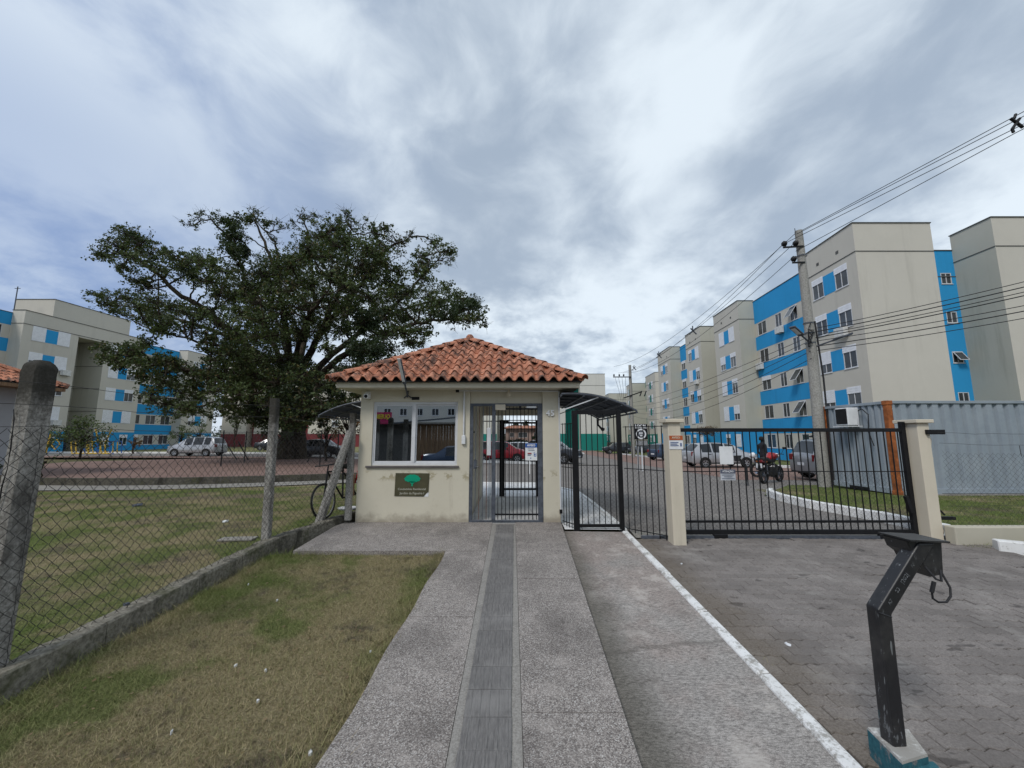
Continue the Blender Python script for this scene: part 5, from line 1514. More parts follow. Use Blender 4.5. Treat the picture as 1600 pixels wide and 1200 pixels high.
def far_buildings():
    def blk(name, label, parts, base):
        b = thing('apartment_building', base, label, 'building')
        for p in parts: p(b)
        return b
    ZB = -2.2
    # green trimmed block further along
    def g1(b):
        X = lambda y: 24.26+.058*y
        facade(b, (X(80),80), (X(80)+8,80), ZB, 14.6, mat='beige', trims=(12.7,))
        bay(b, (X(80),80), (X(87),87), 14.6, ZB, 3, 'green', 'beige', True)
        recess(b, (X(87)+1.6,87), (X(93)+1.6,93), 14.4, ZB, 4, 'green', 'beige', True, 3)
        facade(b, (X(93)-1.5,93), (X(93)+1.7,93), ZB, 14.1, mat='beige2', trims=(12.2,))
        bay(b, (X(93)-1.5,93), (X(99)-1.5,99), 14.1, ZB, 5, 'green', 'beige', True)
        flat_roof(b, [(X(80),80),(X(80)+8,80),(X(99)+8,99),(X(99)-1.5,99),(X(93)-1.5,93),(X(93)+1.6,93),(X(87)+1.6,87),(X(87),87)], 13.9)
    blk('g', 'green and beige apartment block further down the street on the right', [g1], (30,88,-1))
    def g2(b):
        X = lambda y: 25.2+.03*y
        facade(b, (X(118),118), (X(118)+9,118), ZB, 14.4, mat='beige2', trims=(12.6,))
        bay(b, (X(118),118), (X(124),124), 14.4, ZB, 6, 'green', 'beige2', True)
        recess(b, (X(124)+1.5,124), (X(134)+1.5,134), 14.2, ZB, 7, 'green', 'beige2', True)
        bay(b, (X(134),134), (X(140),140), 14.4, ZB, 2, 'green', 'beige2', True)
        flat_roof(b, [(X(118),118),(X(118)+9,118),(X(140)+9,140),(X(140),140)], 13.8)
    blk('g', 'most distant beige block at the end of the right-hand row', [g2], (29,128,-1))
    # white and green end walls straight ahead
    def g3(b):
        y = 84
        X = lambda u: (u-800)/630.5*y
        zt_ = 14.9
        facade(b, (X(846),y), (X(884),y), ZB, zt_, mat='white_wall', trims=(12.4,), bands=((0,X(884)-X(846),ZB,2.25,'green'),))
        facade(b, (X(884),y), (X(884),y+2.5), ZB, zt_, mat='white_wall')
        facade(b, (X(884),y+2.5), (X(908)+.35,y+2.5), ZB, 14.2, [(2.0,SILL[k]+.35,.7,.75,'plain') for k in range(5)], 'green')
        facade(b, (X(908),y), (X(908),y+2.5), ZB, zt_, mat='white_wall', flip=True)
        facade(b, (X(908),y), (X(948),y), ZB, zt_, mat='white_wall', trims=(12.4,), bands=((0,X(948)-X(908),ZB,2.25,'green'),))
        facade(b, (X(948),y), (X(948)+1.2,y+30), ZB, zt_, mat='beige2')
        facade(b, (X(846),y), (X(846)+1,y+30), ZB, zt_, mat='white_wall', flip=True)
        flat_roof(b, [(X(846),y),(X(948),y),(X(948)+1.2,y+30),(X(846)+1,y+30)], 14.0)
    blk('g', 'white block with green plinth and recess straight ahead over the awning', [g3], (13,84,-1))
    def g4(b):
        y = 84; x1 = -3.2
        facade(b, (-14,y), (x1,y), ZB, 14.2, mat='white_wall', bands=((0,10.8,ZB,2.2,'green'),))
        facade(b, (x1,y), (x1+.9,y+24), ZB, 14.2, [(s,SILL[k],.9,1.1,'plain') for k in range(5) for s in (3,8,13,18)], 'beige2', bands=((0,24,ZB,SILL[0]-.1,'green'),))
        facade(b, (-14,y), (-13.5,y+24), ZB, 14.2, mat='white_wall', flip=True)
        flat_roof(b, [(-14,y),(x1,y),(x1+.9,y+24),(-13.5,y+24)], 13.5)
    blk('g', 'white and green block seen through the left side of the booth passage', [g4], (-8,84,-1))
    # maroon trimmed block behind the tree
    def g5(b):
        y = 72
        for (xa, xb, yy, m_) in ((-52,-47.6,y,'beige'), (-47.6,-46.2,y+1.8,'maroon'), (-46.2,-39,y,'beige'), (-39,-36.5,y+1.8,'maroon'), (-36.5,-27,y,'beige')):
            L = xb-xa
            if m_ == 'maroon': facade(b, (xa,yy), (xb,yy), ZB, 13.8, mat='maroon')
            else:
                facade(b, (xa,yy), (xb,yy), ZB, 14.4, [(L*.5,SILL[k],1.1,1.15,'box') for k in range(1,5)] if L > 5 else (), m_, bands=((0,L,ZB,2.1,'maroon'),))
        for x in (-47.6,-39): facade(b, (x,y), (x,y+1.8), ZB, 14.4)
        for x in (-46.2,-36.5): facade(b, (x,y), (x,y+1.8), ZB, 14.4, flip=True)
        facade(b, (-27,y), (-26,y+12), ZB, 14.4)
        flat_roof(b, [(-52,y+1.9),(-27,y+1.9),(-26,y+12),(-52,y+12)], 13.6)
    blk('g', 'beige and maroon apartment block behind the big fig tree', [g5], (-40,72,-.5))
    # low pinkish house beyond the inner gate
    pk = wallpaint('pink_house_paint', (.42,.30,.26), .5, (.2,.14,.12)); MT['pink'] = pk
    h = thing('house', (1.5, 118, -1), 'low pinkish two storey house seen far through the inner gate', 'house')
    facade(h, (-2.0,118), (9.5,118), -2.0, 4.1, [(2.0,1.6,1.2,1.2,'plain'),(5.2,1.5,2.6,1.4,'plain'),(9.0,1.6,1.2,1.2,'plain')], 'pink')
    facade(h, (-2.0,118), (-2.0,126), -2.0, 4.1, mat='pink', flip=True)
    mb = MB(); mb.add([(-2.8,117,4.1),(10.3,117,4.1),(10.3,127,4.1),(-2.8,127,4.1),(-1,122,5.0),(8.5,122,5.0)], [(0,1,5,4),(1,2,5),(2,3,4,5),(3,0,4)]); mb.build('roof', MT['tile'], h)
    w = MB().box((-20,100,-2),(30,100.3,.3)).build('boundary_wall', MT['kerb_grey'], None); tag(w, 'long grey boundary wall in front of the pinkish house', 'wall')
def left_building():
    ZT, ZB = 14.5, -.6
    b = thing('apartment_building', (FL(50), 50, -.1), 'blue and beige apartment block on the left with tall roof mass and open portico', 'building')
    recess(b, (FL(29)-1.3,29), (FL(39.7)-1.3,39.7), ZT-.3, ZB, 21, cols=4)
    facade(b, (FL(39.7)-1.3,39.7), (FL(39.7),39.7), ZB, ZT, trims=(13.1,))
    opts = ('closed','closed','closed','half','box')
    bay(b, (FL(39.7),39.7), (FL(44.7),44.7), ZT, ZB, 22, opts=opts, trim=False)
    # portico: set back wall with navy shutters at the foot
    d = 3.2
    facade(b, (FL(44.7),44.7), (FL(44.7)-d,44.7), ZB, 12.9, mat='beige', flip=False)
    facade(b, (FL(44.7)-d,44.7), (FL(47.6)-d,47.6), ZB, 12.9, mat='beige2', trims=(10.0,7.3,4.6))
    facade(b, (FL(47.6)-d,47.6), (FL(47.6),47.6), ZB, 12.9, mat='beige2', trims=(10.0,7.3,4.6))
    sl = MB()
    for i in range(11):
        z = -.3+i*.25; sl.box((FL(46)-d+.25,44.75,z),(FL(46)-d+.32,47.55,z+.22))
    sl.build('navy_shutter', MT['navy'], b)
    facade(b, (FL(44.7),44.7), (FL(47.6),47.6), 12.9, ZT, mat='beige')
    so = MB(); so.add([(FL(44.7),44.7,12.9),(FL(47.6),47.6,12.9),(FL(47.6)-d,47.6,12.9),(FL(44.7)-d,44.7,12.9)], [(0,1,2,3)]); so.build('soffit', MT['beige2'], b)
    bay(b, (FL(47.6),47.6), (FL(52.4),52.4), ZT, ZB, 23, opts=opts, trim=False)
    q = MB(); q.bar((FL(39.7)+.02,39.7,13.1),(FL(52.4)+.02,52.4,13.1), .04, .05); q.build('drip_line', MT['trim'], b)
    facade(b, (FL(52.4),52.4), (FL(52.4)-1.3,52.4), ZB, ZT)
    recess(b, (FL(52.4)-1.3,52.4), (FL(59.1)-1.3,59.1), ZT-.25, ZB, 24, cols=3)
    facade(b, (FL(59.1)-1.3,59.1), (FL(59.1),59.1), ZB, ZT, trims=(12.6,))
    bay(b, (FL(59.1),59.1), (FL(64.9),64.9), ZT, ZB, 25)
    facade(b, (FL(64.9),64.9), (FL(64.9)-8,64.9), ZB, ZT)
    # roof mass
    xa = -4.3
    facade(b, (FL(42.0)+xa,42.0), (FL(42.0)+.01,42.0), ZT-.02, 16.45, mat='beige')
    facade(b, (FL(42.0)+.01,42.0), (FL(50.2)+.01,50.2), ZT-.02, 16.45, mat='beige')
    facade(b, (FL(50.2)+.01,50.2), (FL(50.2)+xa,50.2), ZT-.02, 16.45, mat='beige')
    flat_roof(b, [(FL(42.0)+xa,42.0),(FL(42.0),42.0),(FL(50.2),50.2),(FL(50.2)+xa,50.2)], 16.3)
    flat_roof(b, [(FL(29)-12,29),(FL(29)-1.3,29),(FL(39.7)-1.3,39.7),(FL(39.7),39.7),(FL(52.4),52.4),(FL(52.4)-1.3,52.4),(FL(59.1)-1.3,59.1),(FL(59.1),59.1),(FL(64.9),64.9),(FL(64.9)-12,64.9)], 13.4)
    m = MB().tube([(FL(40.5)-2.3,40.5,14.2),(FL(40.5)-2.3,40.5,17.3)], .05, 6).bar((FL(40.5)-2.6,40.5,17.1),(FL(40.5)-2.0,40.5,17.1), .05, .05).build('roof_mast', MT['steel'], b)
    rz = math.atan2(1, -(.058))
    ac_unit((FL(43.6)+.02, 43.75, SILL[3]-.55), R(93.3), 'air conditioner under a shuttered window of the left block')
    ac_unit((FL(43.4)+.02, 43.55, SILL[1]-.55), R(93.3), 'lower air conditioner on the near bay of the left block')
right_building(); right_building2(); far_buildings(); left_building()

# small tiled house at the far left
def tiled_house():
    h = thing('house', (-22.5, 17, 0), 'small grey house with an orange clay tile roof at the left edge', 'house')
    xw, yf_, yb = -20.1, 6.0, 16.2
    wg = wallpaint('grey_house_paint', (.40,.41,.43), .4); MT['greyh'] = wg
    facade(h, (xw,yf_), (xw,yb), -.3, 3.55, [], 'greyh')
    facade(h, (xw,yb), (-29,yb), -.3, 3.55, mat='greyh')
    MB().box((xw-.01,yb-.08,-.3),(xw+.03,yb+.02,3.5)).build('corner_trim', MT['white'], h)
    E1 = Vector((-19.2, 5.0, 3.66)); E2 = Vector((-19.2, 17.1, 3.66)); RX = Vector((-23.4, 12.9, 5.75)); RL = Vector((-23.4, 5.0, 5.75)); E3 = Vector((-27.6, 17.1, 3.66))
    V, Fc = [], []
    def slope_tiles(A, B, TR, TLf):
        u = (B-A).normalized(); up = (TR-B) - u*((TR-B).dot(u)); H = up.length; up.normalize(); nr = u.cross(up)
        if nr.z < 0: nr = -nr
        L = (B-A).length; offB = (TR-B).dot(u); offA = (TLf-A).dot(u)
        r = 0
        while r*.32 < H:
            v = r*.32; fA = offA*v/H; fB = offB*v/H; s = fA
            while s < L+fB-.2:
                pr = [(.22*i/6*1.02, (.06*math.sin(math.pi*max(0,(i/6-.3)/.7)) if i/6 > .3 else -.01)) for i in range(7)]
                k0 = len(V)
                for vv, dz in ((-.02,.03),(.32,.004)):
                    for (x,z) in pr: V.append(tuple(A + u*(s+x) + up*(v+vv) + nr*(z+dz)))
                for i in range(6): Fc.append((k0+i,k0+i+1,k0+7+i+1,k0+7+i))
                s += .22
            r += 1
    slope_tiles(E1, E2, RX, RL); slope_tiles(E2, E3, RX, RX)
    me = bpy.data.meshes.new('roof_tiles'); me.from_pydata(V, [], Fc); me.materials.append(MT['tile']); me.update()
    linkmesh('roof_tiles', me, h, keep=True)['kind'] = 'stuff'
    MB().tube([E2+Vector((.05,.05,.04)), RX+Vector((0,0,.05)), RL+Vector((0,0,.05))], .11, 8).build('ridge_tiles', MT['tile'], h, smooth=True)
    dz = Vector((0,0,.04))
    MB().add([E1-dz,E2-dz,RX-dz,RL-dz,E3-dz], [(0,1,2,3),(1,4,2)]).build('roof_deck', MT['trim'], h)
    MB().box((-19.25,5.0,3.48),(-19.21,17.1,3.62)).box((-27.6,17.06,3.48),(-19.25,17.1,3.62)).box((-27.6,5.0,3.5),(-19.26,17.05,3.54)).build('eave_board', MT['wood'], h)
tiled_house()

# across the street, behind the viewpoint: what the booth window mirrors
def across():
    s = thing('shop_building', (-4, -15, -.3), 'pale block with small windows over a brown boarded shop front, behind the viewpoint', 'building')
    facade(s, (14,-19), (-26,-19), 2.6, 9, [(1.6+1.35*i,3.35,.62,.62,'plain') for i in range(29)], 'white_wall')
    for i in range(46):
        x = -7.2+i*.21
        MB().box((x,-15.03,-.35),(x+.195,-14.98+.02*(i%2),2.5)).build('board', MT['wood'], s)
    MB().box((-20,-15.6,-.35),(-7.3,-15.4,2.5)).build('dark_front', MT['trim'], s)
    MB().box((-20,-19,2.5),(8,-14.3,2.62)).build('canopy', MT['kerb_grey'], s)
    mb = MB(); mb.bar((-8.6,-14.2,2.55),(-3.2,-14.4,3.05), .12, .1); mb.build('canopy_edge', MT['steel'], s)
    sg2 = thing('shop_sign', (-9.6,-14.2,2.55), 'pink shop sign with yellow letters across the street, mirrored in the booth window', 'sign')
    MB().box((-12.2,-14.3,2.5),(-8.75,-14.24,3.35)).build('panel', plain('magenta_panel', (.45,.03,.12), .5), sg2)
    yl = plain('yellow_letters', (.70,.62,.05), .5)
    text_mesh('lettering', 'QUEBRA', .44, yl, sg2, (-9.52,-14.22,3.02), (R(90),0,R(180)), ext=.01, bold=.010, width=1.36)
    for x in (-8.0, -6.3):
        p_ = MB().box((x-.12,-9.1,-.4),(x+.12,-8.9,2.6)).build('concrete_post', MT['post'], None); tag(p_, 'square concrete post behind the viewpoint, '+('before the dark front' if x < -7 else 'before the brown boards'), 'post', 'posts across the street')
across()
MB().box((-60,-14,-.45),(60,-4,-.36)).build('street', MT['asphalt'], None, kind='structure')
# ------------------------------------------------------------------ container
def container():
    x0, y0, L, Wd, H = 10.42, 11.10, 12.19, 2.40, 2.56
    zb = G(x0,y0)+.02
    c = thing('shipping_container', (x0+L/2, y0+1.2, zb), 'grey corrugated shipping container with orange corner posts standing on the right lawn', 'container')
    def post(x, y, m=MT['orange']):
        MB().box((x-.07,y-.07,zb),(x+.07,y+.07,zb+H)).build('corner_post', m, c, bevel=.006)
        for z in (zb-.01, zb+H-.11): MB().box((x-.085,y-.085,z),(x+.085,y+.085,z+.12)).build('corner_casting', m, c, bevel=.01)
    post(x0+.085, y0+.085); post(x0+.085, y0+Wd-.085); post(x0+L-.085, y0+.085); post(x0+L-.085, y0+Wd-.085)
    def corr(p, q, z0, z1, inward, pitch=.30, dep=.062):
        p = Vector(p); q = Vector(q); d = q-p; LL = d.length; d.normalize(); n = Vector(inward)
        pts = []; s = 0
        while s < LL:
            for ds, dd in ((0,0),(.25,0),(.375,dep),(.625,dep),(.75,0)):
                if s+ds*pitch <= LL: pts.append((s+ds*pitch, dd))
            s += pitch
        mb = MB(); k = len(pts)
        vs = [tuple(p + d*s_ + n*dd + Vector((0,0,z))) for z in (z0,z1) for s_, dd in pts]
        mb.add(vs, [(i,i+1,k+i+1,k+i) for i in range(k-1)])
        return mb.build('corrugated_wall', MT['container'], c)
    corr((x0+.17,y0+.03,0),(x0+L-.17,y0+.03,0), zb+.16, zb+H-.07, (0,1,0))
    corr((x0+.03,y0+.17,0),(x0+.03,y0+Wd-.17,0), zb+.16, zb+H-.07, (1,0,0), .21)
    corr((x0+.17,y0+Wd-.03,0),(x0+L-.17,y0+Wd-.03,0), zb+.16, zb+H-.07, (0,-1,0))
    for a, b in (((x0+.17,y0,zb+H-.075),(x0+L-.17,y0+.07,zb+H)), ((x0+.17,y0,zb),(x0+L-.17,y0+.06,zb+.17)), ((x0,y0+.17,zb+H-.08),(x0+.07,y0+Wd-.17,zb+H)), ((x0,y0+.17,zb+.02),(x0+.07,y0+Wd-.17,zb+.17))):
        MB().box(a, b).build('rail', MT['container'], c, bevel=.004)
    MB().box((x0+.08,y0+.08,zb+H-.03),(x0+L-.08,y0+Wd-.08,zb+H-.02)).build('roof', MT['container'], c)
    MB().box((x0+1.2,y0-.002,zb-.02),(x0+L,y0-.0,zb+.05)).build('floor_edge', MT['trim'], c)
    MB().box((x0-.002,y0+.85,zb+.0),(x0+.01,y0+1.55,zb+.10)).build('fork_pocket', MT['black'], c)
    # air conditioner box on the end wall
    a = thing('air_conditioner', (x0-.2, y0+1.55, 1.85), 'white air conditioner with a dark side on the end wall of the grey container', 'air conditioner')
    MB().box((x0-.37,y0+.90,1.90),(x0-.03,y0+1.36,2.43)).build('casing', MT['white'], a, bevel=.015)
    MB().lathe([(.0,-.375),(.17,-.375),(.18,-.369)], (x0,y0+1.13,2.18), 'x', 20).build('fan_grille', MT['trim'], a)
    MB().box((x0-.380,y0+.93,1.94),(x0-.3695,y0+1.33,2.40)).build('grille', MT['black'], a)
    MB().bar((x0-.42,y0+.86,1.87),(x0,y0+.86,1.87), .03, .03).bar((x0-.42,y0+1.4,1.87),(x0,y0+1.4,1.87), .03, .03).bar((x0-.42,y0+.85,1.87),(x0-.42,y0+1.41,1.87), .03, .03).bar((x0-.1,y0+.86,1.87),(x0-.1,y0+.86,2.1), .02, .02).build('bracket', MT['alu'], a)
    k = MB().tube([(x0-.03,y0+1.0,2.3),(x0-.06,y0+.75,2.38),(x0-.06,y0+.55,2.2),(x0-.05,y0+.62,1.7),(x0-.04,y0+.5,1.3)], .014, 6).build('cable', MT['cable'], None, smooth=True)
    tag(k, 'black cable looping down the container end wall', 'cable')
    t = MB()
    vs = [(x0+1.6,y0-.3,G(x0,y0)+.02),(x0+L,y0-.3,G(x0,y0)+.02),(x0+L,y0+.02,G(x0,y0)+.02),(x0+1.6,y0+.02,G(x0,y0)+.02)]
    t.box((x0+.9,y0-.12,-.1),(x0+L,y0+.1,zb+.03)); o = t.build('footing', MT['kerb_grey'], c)
container()

# ------------------------------------------------------------------ poles and lines
def insulator(parent, p, r=.055):
    MB().lathe([(0,-.07),(r*.55,-.07),(r,-.02),(r*.8,.02),(r,.05),(r*.4,.08),(0,.08)], p, 'x', 10).build('insulator', MT['black'], parent, smooth=True)
P1x, P1y = 10.26, 13.45
p1 = thing('utility_pole', (P1x, P1y, -.1), 'concrete utility pole carrying bundled cables beside the container', 'utility pole')
MB().tube([(P1x,P1y,-.2),(P1x+.02,P1y,4.2),(P1x-.02,P1y,8.85)], [.185,.155,.12], 12).build('shaft', MT['pole'], p1, smooth=True)
for z in (4.75, 5.1, 5.45, 7.9): MB().lathe([(.162,-.02),(.162,.02)], (P1x,P1y,z), n=12).build('band', MT['steel'], p1)
MB().bar((P1x,P1y-.12,8.22),(P1x-.72,P1y-.14,8.16), .05, .05).bar((P1x,P1y-.12,7.62),(P1x-.45,P1y-.14,7.60), .05, .05).build('cross_arm', MT['black'], p1)
for q in ((P1x-.68,P1y-.14,8.30),(P1x-.28,P1y-.14,8.32),(P1x-.40,P1y-.14,7.74)): insulator(p1, q, .10)
MB().tube([(P1x-.12,P1y,8.6),(P1x-.15,P1y,8.95)], .012, 5).build('rod', MT['steel'], p1)
MB().tube([(P1x+.15,P1y-.1,5.5),(P1x+.20,P1y-.16,3.5),(P1x+.17,P1y-.18,.0)], .028, 6).build('riser_cable', MT['cable'], p1, smooth=True)
for k in range(7):
    a = [(P1x+random.uniform(-.22,.05), P1y-.17, 4.55+random.uniform(0,.9)) for _ in range(3)]
    MB().tube([a[0],(P1x-.2,P1y-.22,4.9+random.uniform(-.2,.3)),a[1]], .016, 5).build('cable', MT['cable'], p1, smooth=True)
for (hd, r0) in (((-.98,-.55,5.18),(-.1,-.1,4.75)), ((1.0,-.55,4.95),(.12,-.1,4.62))):
    l = thing('street_lamp', (P1x+r0[0],P1y+r0[1],r0[2]), 'street lamp head on the left of the near utility pole' if hd[0] < 0 else 'street lamp head on the right of the near utility pole', 'street lamp')
    A = Vector((P1x+r0[0],P1y+r0[1],r0[2])); B = Vector((P1x+hd[0],P1y+hd[1],hd[2]))
    MB().tube([A, A.lerp(B,.6)], .03, 6).build('arm', MT['steel'], l)
    MB().bar(A.lerp(B,.45), B, .20, .06).build('lamp_head', MT['steel'], l, bevel=.015)
    MB().bar(A.lerp(B,.6)-Vector((0,0,.04)), A.lerp(B,.95)-Vector((0,0,.04)), .13, .01).build('lens', MT['alu'], l)
P2x, P2y = 13.45, 45.0
p2 = thing('utility_pole', (P2x, P2y, -.7), 'distant utility pole with a grey transformer over the right awning', 'utility pole')
MB().tube([(P2x,P2y,-1),(P2x,P2y,9.7)], [.22,.15], 10).build('shaft', MT['pole'], p2, smooth=True)
MB().bar((P2x,P2y-.2,8.3),(P2x-2.0,P2y-.2,8.3), .1, .1).bar((P2x-.9,P2y-.2,5.9),(P2x+1.1,P2y-.2,6.6), .12, .12).build('cross_arm', MT['black'], p2)
for x in (-1.9,-1.3,-.8): insulator(p2, (P2x+x,P2y-.2,8.5), .14)
for x in (.9,1.4): MB().bar((P2x+x,P2y-.3,6.1),(P2x+x+.25,P2y-.3,6.7), .1, .1).build('fuse', MT['black'], p2)
MB().lathe([(0,-.5),(.42,-.5),(.42,.45),(.3,.55),(0,.55)], (P2x-1.0,P2y-.1,4.9), n=14).build('transformer', MT['steel'], p2, smooth=True)
MB().bar((P2x,P2y,4.5),(P2x-1.5,P2y,4.5), .12, .12).build('platform', MT['steel'], p2)
for k in range(4): MB().tube([(P2x-1.8+k*.4,P2y-.2,8.3),(P2x-1.4+k*.25,P2y-.2,6.8),(P2x-1.2+k*.15,P2y-.2,5.5)], .015, 4).build('lead', MT['cable'], p2)
P3 = Vector((16.2, .5, 9.6))       # pole beyond the right edge of the view
p3 = thing('utility_pole', (P3.x, P3.y, 0), 'concrete utility pole beyond the right edge of the view', 'utility pole')
MB().tube([(P3.x,P3.y,-.2),(P3.x,P3.y,9.8)], [.19,.13], 12).build('shaft', MT['pole'], p3, smooth=True)
def span(a, b, sag, r=.011, n=24, name='line'):
    a = Vector(a); b = Vector(b)
    return [a.lerp(b,t) - Vector((0,0,sag*4*t*(1-t))) for t in np.linspace(0,1,n)]
ln = thing('power_lines', (10.2, 13.4, 8.3), 'four overhead power lines rising from the near pole out of view to the right', 'power line')
offs = [(-.10,0,8.80),(-.30,-.14,8.34),(-.66,-.14,8.34),(-.40,-.14,7.80)]
ends = [(-.06,.35),(-.05,.14),(.10,-.10),(.02,-.26)]
def upper_right(k):
    A = Vector((P1x+offs[k][0]+.1, P1y+offs[k][1], [8.82,8.66,8.36,8.02][k]))
    # passes through the spacer and on to the pole out of view
    dz = [.21,.07,-.17,-.32][k]
    M_ = Vector((12.52, 9.0, 9.30+dz*.8)); B = P3 + Vector((0,0,.5+dz))
    return A, M_, B
for k in range(4):
    A, M_, B = upper_right(k)
    pts = [A.lerp(M_, t) for t in np.linspace(0,1,12)] + [M_.lerp(B, t) for t in np.linspace(0,1,8)][1:]
    MB().tube(pts, .0105, 4).build('line', MT['cable'], ln)
spc = thing('line_spacer', (12.52, 9.0, 9.3), 'dark spacer holding the four power lines apart at the right edge', 'line spacer')
c_ = Vector((12.52,9.0,9.30))
MB().bar(c_+Vector((-.11,0,.12)), c_+Vector((.16,0,-.14)), .06, .05).bar(c_+Vector((-.12,0,-.18)), c_+Vector((.12,0,.12)), .06, .05).bar(c_+Vector((-.02,0,.1)), c_+Vector((.04,0,.24)), .05, .05).bar(c_+Vector((-.12,0,-.15)), c_+Vector((-.10,0,-.28)), .05, .05).build('spacer', MT['black'], spc, bevel=.01)
ln2 = thing('power_lines', (11, 25, 8), 'overhead power lines running back from the near pole to the transformer pole', 'power line')
for k in range(4):
    A = Vector((P1x+offs[k][0],P1y+offs[k][1],offs[k][2])); B = Vector((P2x-1.9+k*.5,P2y-.2,8.75 if k else 9.5))
    MB().tube(span(A, B, .95), .012, 4).build('line', MT['cable'], ln2)
for t, lab in ((.30,'nearest'),(.52,'middle'),(.78,'farthest')):
    A = Vector((P1x-.4,P1y-.1,8.25)); B = Vector((P2x-1.2,P2y-.2,8.8)); q = A.lerp(B,t) - Vector((0,0,.95*4*t*(1-t)-.05))
    s_ = thing('line_spacer', tuple(q), {'nearest':'nearest and largest','middle':'middle','farthest':'farthest and smallest'}[lab]+' of the three small cross-shaped spacers on the lines down the street', 'line spacer', 'spacers on the power lines down the street')
    MB().bar(q+Vector((-.20,0,-.16)), q+Vector((.16,0,.2)), .07, .05).bar(q+Vector((.2,0,-.16)), q+Vector((-.12,0,.2)), .07, .05).bar(q, q+Vector((0,0,.34)), .05, .05).build('spacer', MT['steel'], s_)
lc = thing('phone_cables', (12, 12, 5), 'bundle of seven lower cables crossing the right-hand wall from the near pole', 'cable')
for k, (za, zb_) in enumerate(((5.22,6.35),(5.10,6.18),(4.98,6.02),(4.90,5.90),(4.78,5.50),(4.60,5.36),(4.45,5.12))):
    MB().tube(span((P1x+.05,P1y-.2,za), (17.6,9.4,zb_+.30), .12), .011+.004*(k%2), 4).build('cable', MT['cable'], lc)
lc2 = thing('phone_cables', (11, 30, 4), 'lower cables sagging from the near pole back along the street', 'cable')
for k, (za, zb_) in enumerate(((4.95,5.4),(4.8,5.0),(4.62,4.7),(4.45,4.3),(4.2,3.9))):
    MB().tube(span((P1x-.12,P1y-.15,za), (P2x+.1,P2y-.2,zb_), .35+.18*k), .011, 4).build('cable', MT['cable'], lc2)

# ------------------------------------------------------------------ reader posts
def reader_post(x, y, z0, label, rz=0.0, sc=1.0, block=True):
    r_ = thing('reader_post', (x, y, z0), label, 'post', rz=rz)
    s = .078
    K = Vector((0,0,.665)); Hd = Vector((.30,0,1.03))
    d1 = (Hd-K).normalized()
    # bent square tube with a mitred knee
    n1 = Vector((1,0,0)); up = Vector((0,0,1))
    pts0 = [(-s/2,-s/2),(s/2,-s/2),(s/2,s/2),(-s/2,s/2)]
    vs = [Vector((a,b,.0)) for a,b in pts0]
    m = (up+d1).normalized()
    for a, b in pts0:
        p = Vector((a,b,0)); t = (K-p).dot(m)/up.dot(m); vs.append(p+up*t)
    for i in range(4):
        q = vs[4+i]; t = (1.024-q.z)/d1.z; vs.append(q+d1*t)
    mb = MB(); mb.add(vs, [(0,1,5,4),(1,2,6,5),(2,3,7,6),(3,0,4,7),(4,5,9,8),(5,6,10,9),(6,7,11,10),(7,4,8,11),(0,3,2,1),(8,9,10,11)])
    mb.build('tube', MT['scratch'], r_, bevel=.010, seg=3, keep=False)
    MB().tube([K+Vector((-s/2,-s/2-.001,.0)),K+Vector((s*.40,-s/2-.001,-.025))], .0035, 5).build('weld_seam', MT['scratch'], r_, keep=False)
    # hood: wedge shaped head
    hx0, hx1 = .185, .395
    poly = [(hx0,.0),(hx1,-.012),(hx1-.015,-.185),(hx1-.10,-.20),(hx1-.15,-.09),(hx0+.02,-.06)]
    M_ = Matrix(((1,0,0,0),(0,0,1,0),(0,1,0,1.035),(0,0,0,1)))
    MB().prism(poly, -.028, .12, M=M_).build('housing', MT['scratch'], r_, bevel=.006, keep=False)
    MB().add([(hx0-.012,-.06,1.037),(hx1+.010,-.06,1.025),(hx1+.010,.13,1.025),(hx0-.012,.13,1.037),(hx0-.012,-.06,1.046),(hx1+.010,-.06,1.034),(hx1+.010,.13,1.034),(hx0-.012,.13,1.046)], [(0,3,2,1),(4,5,6,7),(0,1,5,4),(1,2,6,5),(2,3,7,6),(3,0,4,7)]).build('hood', MT['scratch'], r_, keep=False)
    # loose leads
    cb = [(.25,-.05,.90),(.27,-.08,.845),(.30,-.08,.835),(.335,-.05,.88)]
    c2 = [(.335,-.05,.88),(.345,-.08,.80),(.33,-.09,.76),(.29,-.10,.735),(.245,-.10,.735),(.215,-.10,.755),(.215,-.10,.79)]
    if block:
        MB().tube(cb, .006, 6).build('lead', MT['cable'], r_, smooth=True, keep=False)
        MB().tube(c2, .0055, 6).tube([(.213,-.10,.785),(.235,-.10,.84)], .010, 6).build('lead', MT['cable'], r_, smooth=True, keep=False)
    return r_
rp = reader_post(2.03, 2.36, -.06, 'scratched black bent reader post on a painted concrete block in the driveway, in the foreground', rz=R(3))
# engraved-looking scribbles in pale paint on the arm
sc_m = plain('pale_scratches', (.17,.18,.19), .8, .4, 60)
d1 = (Vector((.30,0,1.03))-Vector((0,0,.665))).normalized()
for k, (t, body, sz) in enumerate(((.13,'A7',.026),(.30,'23',.030),(.47,'|202|',.032),(.66,'/\\/',.026))):
    p = Vector((-.0,0,.665)) + d1*(t*.46)
    o = text_mesh('scribble', body, sz, sc_m, rp, (p.x-.004,-.0405,p.z+.006), (R(90), -math.atan2(d1.z,d1.x), 0), ext=.0004, keep=False)
cbk = thing('concrete_block', (2.03, 2.33, -.3), 'concrete block with peeling teal sides and a white top under the foreground reader post', 'block')
c = [(1.985,2.47),(1.945,2.225),(2.125,2.275),(2.20,2.45)]
mb = MB(); zt_ = -.055
vs = [(x,y,-.45) for x,y in c] + [(x,y,zt_-.012) for x,y in c]
